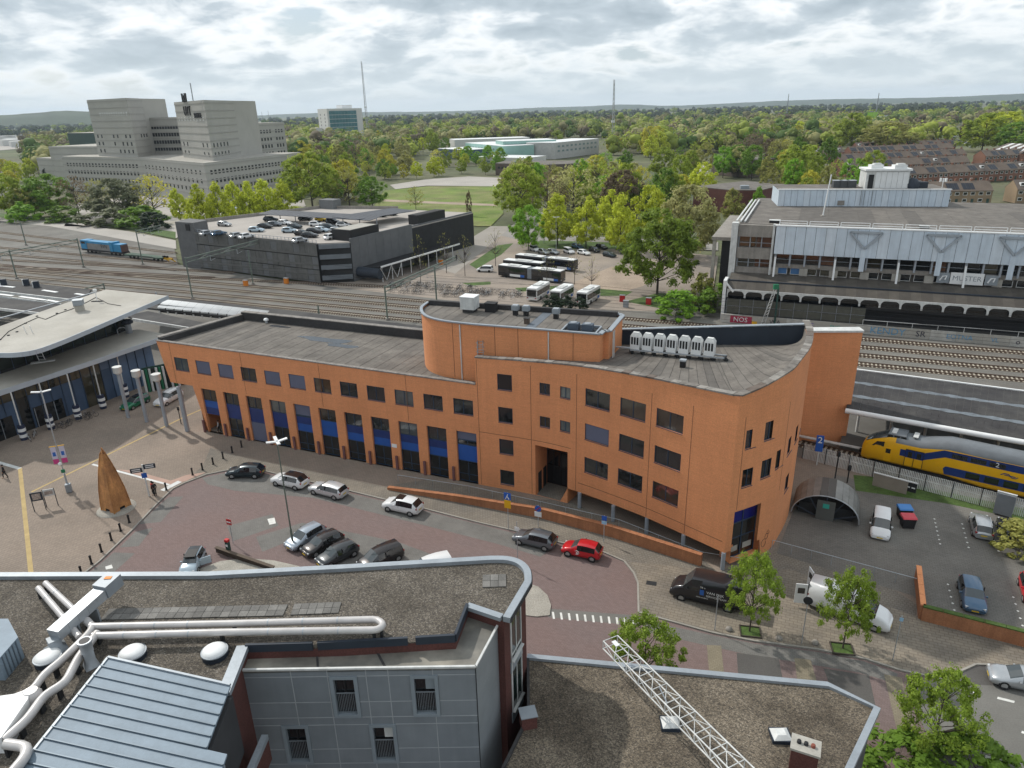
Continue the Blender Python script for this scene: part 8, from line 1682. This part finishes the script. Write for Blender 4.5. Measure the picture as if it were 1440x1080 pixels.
# tree pits, boulders, drain covers
for(x,y,l_)in((1055,889,'timber edged tree pit left of two on the street pavement'),(1184,913,'timber edged tree pit right of two on the street pavement')):
	p=G(x,y,.1);o=thing('tree_pit',l_,'planter',tuple(p),-.2);b=MB();b.box((0,0,.02),(1.5,1.2,.05));b.build('soil',LAWN,o,world=False)
	for u_,v_,w_,h_ in((0,.62,1.64,.08),(0,-.62,1.64,.08),(.78,0,.08,1.16),(-.78,0,.08,1.16)):MB().box((u_,v_,.06),(w_,h_,.14)).build('edge_board',mat('dark_timber',(.06,.05,.04),.9),o,world=False)
for k,(x,y)in enumerate(((1025,886),(1095,899),(1146,905))):
	p=G(x,y,.1);o=MB();o.lathe((p.x,p.y,.08),[(.26,0),(.3,.12),(.22,.27),(.08,.33)],9);o=o.build('boulder',CONC);tag(o,('grey boulder left of the left tree pit','grey boulder between the two tree pits','grey boulder just left of the right tree pit')[k],'boulder','boulders on the street pavement')
p=G(916,820,.12);tag(MB().box((p.x,p.y,.115),(.9,.6,.012),-.3).build('drain_cover',DARK),'dark rectangular drain cover on the pavement bend','drain cover')
# ------------------------------------------------------------------ plaza furniture
SC_=thing('sculpture','tall pointed rust brown steel sculpture with arched feet on the plaza','sculpture',tuple(G(164,715,.1)));H=7.2
def fin(pts,rz,par=SC_):
	co,si=math.cos(rz),math.sin(rz);b=MB();n_=len(pts);vs=[(x*co-t*si,x*si+t*co,z)for t in(-.09,.09)for x,z in pts];b.add(vs,[tuple(range(n_-1,-1,-1)),tuple(range(n_,2*n_))]+[(i,(i+1)%n_,n_+(i+1)%n_,n_+i)for i in range(n_)]);return b.build('plate',CORTEN,par,world=False)
b=MB();lev=[(0,1.45),(.9,1.40),(2.5,1.22),(4.4,.86),(5.8,.52),(6.7,.26)];ang=[R_(a)for a in(200,290,20,110)]
for k in range(4):
	t0,t1=ang[k],ang[(k+1)%4]
	for(z0,r0),(z1,r1)in zip(lev,lev[1:]):
		A0,A1,C1,C0=[(r*math.cos(t),r*math.sin(t),z)for r,z,t in((r0,z0,t0),(r0,z0,t1),(r1,z1,t1),(r1,z1,t0))]
		if z0==0:
			A0,A1=Vector(A0),Vector(A1);C0,C1=Vector(C0),Vector(C1);b.add([A0,A0.lerp(A1,.36),C0.lerp(C1,.36),C0],[(0,1,2,3)]);b.add([A0.lerp(A1,.66),A1,C1,C0.lerp(C1,.66)],[(0,1,2,3)]);b.add([A0.lerp(A1,.36).lerp(C0.lerp(C1,.36),.55),A0.lerp(A1,.66).lerp(C0.lerp(C1,.66),.55),C0.lerp(C1,.66),C0.lerp(C1,.36)],[(0,1,2,3)])
		else:b.add([A0,A1,C1,C0],[(0,1,2,3)])
b.build('shell',CORTEN,SC_,world=False)
for k in range(4):t=ang[k];b=MB();b.path([(r*1.01*math.cos(t),r*1.01*math.sin(t),z)for z,r in lev],.06,5);b.path([(.26*math.cos(t),.26*math.sin(t),6.7),(.05*math.cos(t),.05*math.sin(t),6.7+.3+.12*k)],.07,4);b.build('corner_rib',CORTEN,SC_,world=False)
b=MB();b.lathe((0,0,-.05),[(2.0,0),(1.95,.12),(1.2,.2)],26);b.build('cobbled_foot',COBBLE,SC_,world=False);b=MB();b.lathe((0,0,.1),[(.95,0),(.95,.8),(.2,1.0)],8);b.build('inner_core',DARK,SC_,world=False)
bol=None
for k,(x,y)in enumerate(((234,689),(271,668),(285,661),(300,653),(314,645),(327,637),(340,629),(182,735),(170,747),(157,760),(143,776),(129,793),(115,808))):
	p=G(x,y,.1);l_='black bollard, '+('alone by the pink paving','first of six leading to the orange building','second of six leading to the orange building','third of six leading to the orange building','fourth of six leading to the orange building','fifth of six leading to the orange building','sixth of six, nearest the orange building','beside the sculpture foot on the kerb line','second from the sculpture on the kerb line','third from the sculpture on the kerb line','fourth from the sculpture on the kerb line','fifth from the sculpture on the kerb line','last on the kerb line by the zinc roof edge')[k]
	if bol is None:bol=thing('bollard',l_,'bollard',tuple(p),1e-4,'black bollards along the plaza edge');MB().lathe((0,0,0),[(.10,0),(.10,.8),(.12,.82),(.12,.9),(.05,.97)],10).build('post',BLACK,bol,world=False);MB().lathe((0,0,0),[(.15,0),(.15,.05)],10).build('base',DARK,bol,world=False)
	else:dup(bol,p,0,l_)
def lamp(x,y,ty,label,arms,m,rz=0):
	p=G(x,y,.1);H=Zat(x+(x-785)*(y-ty)/2590,ty,p);o=thing('street_lamp',label,'street lamp',tuple(p),rz);MB().tube((0,0,0),(0,0,2.2),.11,10).build('base',m,o,world=False);MB().tube((0,0,2.2),(0,0,H-.1),.075,8,.05).build('pole',m,o,world=False)
	for k in range(arms):t=2*math.pi*k/arms;b=MB();b.bar((.1*math.cos(t),.1*math.sin(t),H),(.95*math.cos(t),.95*math.sin(t),H+.12),.30,.1);b.build('lamp_head',WHITE,o,world=False)
	MB().lathe((0,0,H-.15),[(.1,0),(.14,.1),(.1,.25)],8).build('hub',STEEL,o,world=False);return o,H
lamp(413,771,622,'tall green grey lamp post with four white arms before the angled cars',4,MASTGREEN,.5)
o,H=lamp(97,690,552,'tall lamp post with two colourful banners on the station plaza',2,STEEL,.35)
for sg in(-1,1):b=MB();b.box((sg*.42,0,4.6),(.55,.03,2.1));q=b.build('banner',mat('banner_pale',(.50,.48,.58),.7),o,world=False);b=MB();b.box((sg*.42,0,3.85),(.552,.036,.6));b.build('banner_print',mat('banner_magenta',(.50,.05,.20),.7),q,world=False);b=MB();b.box((sg*.42,0,4.75),(.3,.036,.5));b.build('banner_print',MBL,q,world=False)
MB().box((0,0,5.7),(1.5,.06,.08)).build('banner_arm',YELLOW,o,world=False);MB().box((0,-.12,2.6),(.4,.1,.4)).build('small_sign',GREENP,o,world=False);MB().box((.15,-.4,.55),(.55,.5,1.0)).build('litter_bin',GREYM,o,world=False);MB().lathe((-.1,-.1,3.3),[(.1,0),(.2,.1),(.2,.35),(.05,.45)],8).build('loudspeaker',WHITE,o,world=False)
for(x,y,ty,l_)in((782,357,306,'tall double floodlight mast behind the parked buses'),(765,342,320,'lower double street lamp left of the tall floodlight')):
	lamp(x,y,ty,l_,2,STEEL)
def sign(x,y,ty,label,plates,cat='road sign',pole=STEEL,rz=-.4):
	p=G(x,y,.1);H=Zat(x+(x-785)*(y-ty)/2590,ty,p);o=thing('road_sign',label,cat,tuple(p),rz);MB().tube((0,0,0),(0,0,H),.035,7).build('pole',pole,o,world=False)
	for shp,w_,h_,dz,m in plates:
		b=MB();(b.box((0,-.05,H-dz),(w_,.03,h_))if shp=='r' else b.tube((0,-.07,H-dz),(0,-.04,H-dz),w_/2,16));b.build('plate',m,o,world=False)
	return o,H
o,H=sign(715,745,694,'blue pedestrian sign above a yellow plate by the ramp wall',[('r',.75,.8,.4,SIGNBLUE),('r',.7,.9,1.3,YELLOW)]);b=MB();b.path([(-.18,-.08,H-.7),(0,-.08,H-.3),(.05,-.08,H-.15)],.05,4);b.path([(.2,-.08,H-.7),(0,-.08,H-.4)],.05,4);b.build('walker_symbol',WHITE,o,world=False)
o,H=sign(757,741,712,'round blue no parking sign with a white plate by the grey car',[('c',.7,0,.35,SIGNBLUE),('r',.75,.55,1.0,WHITE)]);b=MB();b.bar((-.22,-.09,H-.57),(.22,-.09,H-.13),.03,.07);b.build('red_slash',RED,o,world=False)
sign(849,762,726,'small blue sign with white lower plate behind the red car',[('r',.5,.5,.3,SIGNBLUE),('r',.5,.35,.8,mat('pale_blue_plate',(.3,.5,.68),.5))])
sign(728,790,735,'thin post with a white shield in front of the grey blue car',[('r',.45,.4,.75,WHITE)])
o,H=sign(328,764,730,'red and white no entry sign beside the green ticket machine',[('r',.62,.62,.4,RED)]);MB().box((0,-.075,H-.4),(.5,.03,.13)).build('white_bar',WHITE,o,world=False)
sign(1005,886,838,'thin grey post with a plate edge on before the black van',[('r',.1,.5,.4,STEEL)],pole=STEEL);sign(1127,905,840,'post with a dark diamond sign between the two tree pits',[('c',.7,0,.35,DARK)]);sign(1255,929,867,'tall thin grey post on the pavement right of the tree pits',[('r',.25,.3,.3,mat('pale_blue_plate',(.3,.5,.68),.5))])
p=G(323,781);o=thing('ticket_machine','dark green pillar with a red top beside the no entry sign','ticket machine',tuple(p),-.4);b=MB();b.box((0,0,.8),(.36,.3,1.6));b.build('cabinet',DKGREEN,o,world=False);MB().box((0,0,1.72),(.4,.34,.24)).build('top',RED,o,world=False);MB().box((.02,-.16,1.2),(.24,.03,.25)).build('screen',WHITE,o,world=False)
a,c=G(305,778),G(386,804);o=thing('steel_beam','long rusty steel beam lying in front of the cobbled island','beam',tuple(a));b=MB();b.bar(a+Vector((0,0,.4)),c+Vector((0,0,.2)),.12,.55);b.build('web',mat('old_timber_brown',(.06,.045,.035),.9),o);b=MB();b.bar(a+Vector((0,0,.72)),c+Vector((0,0,.52)),.35,.07);b.build('flange',mat('brown_flange',(.11,.085,.065),.9),o)
for(x,y,l_,m)in((57,718,'left dark blue map board on two legs',NAVYCLAD),(74,712,'right pale notice board on two legs',WHITEW)):
	p=G(x,y,.1);o=thing('notice_board',l_+' on the plaza','notice board',tuple(p),.35);[MB().tube((u_,0,0),(u_,0,2.2),.05,6).build('leg',NAVYCLAD,o,world=False)for u_ in(-.55,.55)];MB().box((0,0,1.75),(1.1,.08,1.0 if m is NAVYCLAD else .8)).build('panel',m,o,world=False);MB().box((0,-.05,1.75),(.8,.02,.7 if m is NAVYCLAD else .4)).build('map_print',mat('map_print',(.36,.30,.27),.7,0,.5,6),o,world=False)
p=G(210,698,.1);o=thing('wayfinding_sign','white post with two dark blue direction arms beside the red jacket','sign',tuple(p),.3);MB().tube((0,0,0),(0,0,4.0),.09,8).build('pole',WHITEW,o,world=False)
for u_,t in((-.7,.2),(.7,-.1)):b=MB();b.box((u_,0,3.6-t),(1.2,.08,.55));q=b.build('arm',NAVYCLAD,o,world=False);[MB().box((u_,-.06,3.72-t-.22*i),(.85,.03,.1)).build('print_bar',WHITE,q,world=False)for i in range(2)]
MB().box((0,-.08,2.7),(.55,.05,.6)).build('plate',SIGNBLUE,o,world=False)
p=G(1148,655);o=thing('platform_sign','blue platform sign with a white number two on a post by the rails','sign',tuple(p),-.3);MB().tube((0,0,0),(0,0,2.6),.07,6).build('pole',WHITEW,o,world=False);MB().box((0,0,2.9),(.8,.2,2.0)).build('panel',SIGNBLUE,o,world=False);text('2',1.1,WHITE,o,frame_mtx((0,-.13,3.35),(1,0,0)))
for(x,y,ty)in((1174,674,635),(1191,680,655)):p=G(x,y);o=thing('signal_post',('tall' if ty==635 else 'short')+' thin black signal post by the picket fence','signal',tuple(p));H=Zat(x+6,ty,p);MB().tube((0,0,0),(0,0,H),.07,6).build('pole',BLACK,o,world=False);MB().box((0,0,H-.3),(.3,.25,.6)).build('lamp_box',BLACK,o,world=False)
# ------------------------------------------------------------------ people
def skin_fig(name,E,rad,m,parent,sub=1):
	me=bpy.data.meshes.new(name);V=sorted({a for e in E for a in e});ix={a:i for i,a in enumerate(V)};me.from_pydata([JT[a]for a in V],[(ix[a],ix[c])for a,c in E],[]);o=bpy.data.objects.new(name,me);COL.objects.link(o);o.parent=parent;md=o.modifiers.new('skin','SKIN')
	for a in V:r_=rad.get(a,.05);me.skin_vertices[0].data[ix[a]].radius=(r_,r_*.85)
	me.skin_vertices[0].data[ix['pelvis' if 'pelvis' in ix else V[0]]].use_root=True;me.materials.append(m);md.use_smooth_shade=True;s_=o.modifiers.new('sub','SUBSURF');s_.levels=s_.render_levels=sub;return o
SKIN=mat('skin',(.42,.25,.18),.6);HAIR=mat('dark_hair',(.02,.016,.012),.8)
def person(px,rz,label,top,legs,stride=.2):
	global JT
	p=G(*px,.1);o=thing('person',label,'person',tuple(p),rz);s=stride
	JT=dict(pelvis=(0,0,.93),chest=(0,0,1.30),neck=(0,.0,1.50),head=(0,.02,1.62),crown=(0,.01,1.72),nose=(0,.125,1.61))
	E=[('pelvis','chest'),('chest','neck'),('neck','head'),('head','crown'),('head','nose')]
	for k,sg in(('l',-1),('r',1)):
		JT.update({k+'hip':(sg*.10,0,.88),k+'knee':(sg*.11,sg*s*.6+.03,.49),k+'ank':(sg*.11,sg*s-.03,.08),k+'toe':(sg*.12,sg*s+.16,.04),k+'sh':(sg*.19,0,1.42),k+'el':(sg*.25,-sg*s*.3,1.13),k+'wr':(sg*.24,-sg*s*.6+.08,.90),k+'palm':(sg*.24,-sg*s*.6+.11,.83)})
		E+=[('pelvis',k+'hip'),(k+'hip',k+'knee'),(k+'knee',k+'ank'),(k+'ank',k+'toe'),('chest',k+'sh'),(k+'sh',k+'el'),(k+'el',k+'wr'),(k+'wr',k+'palm')]
		for f in range(5):q=JT[k+'palm'];JT[k+'f%d'%f]=(q[0]-sg*.02,q[1]+.03*(f-2)+(.03 if f==4 else 0),q[2]-(.085,.10,.105,.095,.045)[f]);E.append((k+'palm',k+'f%d'%f))
	R=dict(pelvis=.13,chest=.13,neck=.055,head=.095,crown=.07,nose=.018)
	for k in 'lr':R.update({k+'hip':.085,k+'knee':.06,k+'ank':.042,k+'toe':.035,k+'sh':.06,k+'el':.042,k+'wr':.03,k+'palm':.036});R.update({k+'f%d'%f:.009 for f in range(5)})
	skin_fig('body',E,R,SKIN,o)
	skin_fig('jacket',[e for e in E if not any(q in a for a in e for q in('knee','ank','toe','head','crown','nose','palm','f0','f1','f2','f3','f4','neck'))],{a:r_+.028 for a,r_ in R.items()},top,o);skin_fig('trousers',[e for e in E if any('knee' in a or 'hip' in a for a in e)and not any('toe' in a for a in e)],{a:r_+.02 for a,r_ in R.items()},legs,o);skin_fig('shoes',[e for e in E if any('toe' in a for a in e)],{a:r_+.016 for a,r_ in R.items()},BLACK,o)
	b=MB();b.lathe((0,-.01,1.63),[(.112,0),(.116,.06),(.09,.13),(.03,.165)],12);b.build('hair',HAIR,o,world=False);return o
JK=mat('black_jacket',(.018,.018,.022),.9);person((8,672),2.4,'person in a black jacket walking at the left frame edge',JK,BLACK,.22);person((217,696),2.6,'person in a red jacket standing by the wayfinding post',RED,BLACK,.05);person((219,697),.8,'person in dark clothes beside the red jacket',JK,DARK,.05);person((309,608),2.0,'person in black and white walking behind the first brick pier',mat('grey_white_coat',(.30,.30,.31),.9),BLACK,.2);person((642,366),.5,'distant person in dark clothes on the footpath, left one',JK,DARK,.2);person((654,362),.7,'distant person in dark clothes on the footpath, right one',JK,NAVYCLAD,.2)
# ------------------------------------------------------------------ bicycles
def bike(m):
	o=thing('bicycle','-','bicycle',(0,0,0),1e-4)
	for x in(-.53,.53):b=MB();b.path([(x+.33*math.cos(t),0,.34+.33*math.sin(t))for t in np.linspace(0,6.283,15)],.022,4);q=b.build('wheel',RUBBER,o,world=False)
	b=MB();[b.tube(a,c,.024,5)for a,c in(((-.53,0,.34),(-.1,0,.32)),((-.1,0,.32),(-.2,0,.82)),((-.2,0,.75),(.36,0,.78)),((-.1,0,.32),(.38,0,.72)),((.53,0,.34),(.33,0,.98)),((-.53,0,.34),(-.2,0,.75)))];b.build('frame',m,o,world=False);MB().box((-.22,0,.9),(.24,.13,.07)).build('saddle',BLACK,o,world=False);MB().bar((.3,-.28,1.0),(.3,.28,1.0),.03,.03).build('handlebar',STEEL,o,world=False);MB().box((-.6,0,.72),(.4,.14,.04)).build('carrier',BLACK,o,world=False);return o
bk=[bike(m)for m in(BLACK,STEEL,NAVYCLAD,GREYM)];used=set();rb=random.Random(4)
def park_bike(p,rz,label,group):
	i=rb.randrange(4);q=bk[i]
	if i not in used:used.add(i);q.location=p;q.rotation_euler=(0,0,rz);q['label']=label;q['group']=group
	else:dup(q,p,rz,label,group)
for x0,y0,x1,y1,n_,l_ in((548,399,610,414,46,'the long rack by the lean-to roof'),(612,402,668,418,40,'the middle rack under the bare trees'),(670,408,694,418,16,'the small rack right of the bare tree'),(700,411,732,421,18,'the small rack beside the white buses')):
	for i in range(n_):p=G(x0+(x1-x0)*rb.random(),y0+(y1-y0)*rb.random());park_bike(p,R_(-22)+rb.choice((0,3.14))+rb.uniform(-.3,.3)+1.0,'parked bicycle among many in '+l_,'bicycles in the yard racks')
for k,(x,y)in enumerate(((42,620),(50,615),(84,604),(92,600),(98,598),(117,592),(124,588),(130,587))):park_bike(G(x,y,.1),rb.uniform(0,3),'bicycle leaning in front of the blue station wall','bicycles at the station front')
# ------------------------------------------------------------------ overhead line masts
def mast(x,y,ty,label,arm=None,lattice=False):
	p=G(x,y);H=Zat(x+(x-785)*(y-ty)/2590,ty,p);o=thing('catenary_mast',label,'mast',tuple(p),group='overhead line masts');b=MB();b.box((0,0,H/2),(.28,.28,H),.4);b.build('post',MASTGREEN,o,world=False);MB().box((0,0,.2),(.7,.7,.5),.4).build('footing',CONC,o,world=False)
	if arm:
		q=NDIR*arm;b=MB();b.bar((0,0,H-.3),(q.x,q.y,H-.1),.2,.22);b.bar((0,0,H-1.2),(q.x,q.y,H-.9),.16,.16);n_=8
		for i in range(n_):b.bar(tuple(q*(i/n_)+Vector((0,0,H-(1.2 if i%2 else .3)))),tuple(q*((i+1)/n_)+Vector((0,0,H-(.3 if i%2 else 1.2)))),.09,.09)
		b.build('beam',MASTGREEN,o,world=False)
		for f in(.25,.55,.85):b=MB();w_=q*f;b.bar(tuple(w_+Vector((0,0,H-1))),tuple(w_+Vector((0,0,H-2.2))),.09,.09);b.bar(tuple(w_+Vector((0,0,H-2.2))),tuple(w_+EDIR*1.6+Vector((0,0,H-1.5))),.07,.07);b.build('hanger',STEEL,o,world=False)
	return p,H
for x,y,ty,l_,ar in((37,345,313,'farthest left by the gravel road',None),(118,376,335,'before the blue locomotive',-26),(201,372,323,'right of the blue locomotive',9),(24,392,351,'at the left behind the platform roof',None),(271,420,362,'in front of the dark car park',30),(356,400,352,'at the foot of the dark car park',None),(545,450,402,'tall, left of the rounded roof block',32),(614,424,375,'behind the rounded roof block',None),(450,454,430,'behind the low orange roof',None),(148,410,398,'behind the pale station roof',-34)):mast(x,y,ty,'grey green overhead line mast '+l_,ar)
p=G(1092,455);o=thing('signal_gantry','leaning pale lattice ladder mast before the arches of the clad building','mast',tuple(p));q0,q1=Vector(G(1072,458)),Vector(RP(-4.5,139,7.8));d=(q1-q0);b=MB()
for k in(-.35,.35):b.tube(q0+EDIR*k,q1+EDIR*k*.5,.08,5);b.tube(q0+EDIR*k+NDIR*.6,q1+EDIR*k*.5+NDIR*.3,.06,5)
b.build('chord',WHITEW,o);b=MB();[b.tube(q0+d*(i/12)-EDIR*.35*(1-i/24),q0+d*((i+1)/12)+EDIR*.35*(1-i/24),.05,4)for i in range(12)];tag(b.build('lacing',WHITEW,o),kind='stuff');MB().box(tuple(q1),(.9,.6,.9)).build('head',GREENP,o);MB().tube((q1.x+.5,q1.y,0),(q1.x+.5,q1.y,7.6),.18,8).build('post',DKGREEN,o)
for x,y,m,l_ in((346,402,ORANGE,'left orange cabinet lamp at the track side'),(403,399,ORANGE,'right orange cabinet at the track side'),(620,372,ORANGE,'orange round board under the lean-to roof'),(875,424,RED,'small orange barrier left of the grey cabinets'),(912,428,RED,'small orange barrier right of the grey cabinets'),(880,432,GREYM,'pale grey cabinet by the end of the far track')):
	p=G(x,y);o=thing('trackside_cabinet',l_,'cabinet',tuple(p));MB().box((0,0,.7),(1.1,.6,1.4),-.4).build('box',m,o,world=False);MB().box((0,0,1.45),(1.2,.7,.1),-.4).build('lid',STEEL,o,world=False)
	# overhead contact wires above the main tracks
for t,l_ in((121.7,'contact wire over the track nearest the dark canopy'),(126.4,'contact wire over the second track from the canopy'),(131.1,'contact wire over the second track from the graffiti wall'),(136.0,'contact wire over the track nearest the graffiti wall')):
	o=thing('overhead_wire','thin dark '+l_,'wire',tuple(RP(-120,t,5.6)),group='overhead wires');b=MB();n_=12
	for i in range(n_):b.tube(RP(-200+25*i,t,5.6),RP(-175+25*i,t,5.6),.022,4)
	b.build('contact_wire',DARK,o);b=MB()
	for i in range(48):z0,z1=[6.9-.8*math.sin(math.pi*((q%8)/8))for q in(i,i+1)];b.tube(RP(-200+6.25*i,t,z0),RP(-193.75+6.25*i,t,z1),.022,4)
	b.build('catenary_wire',DARK,o)
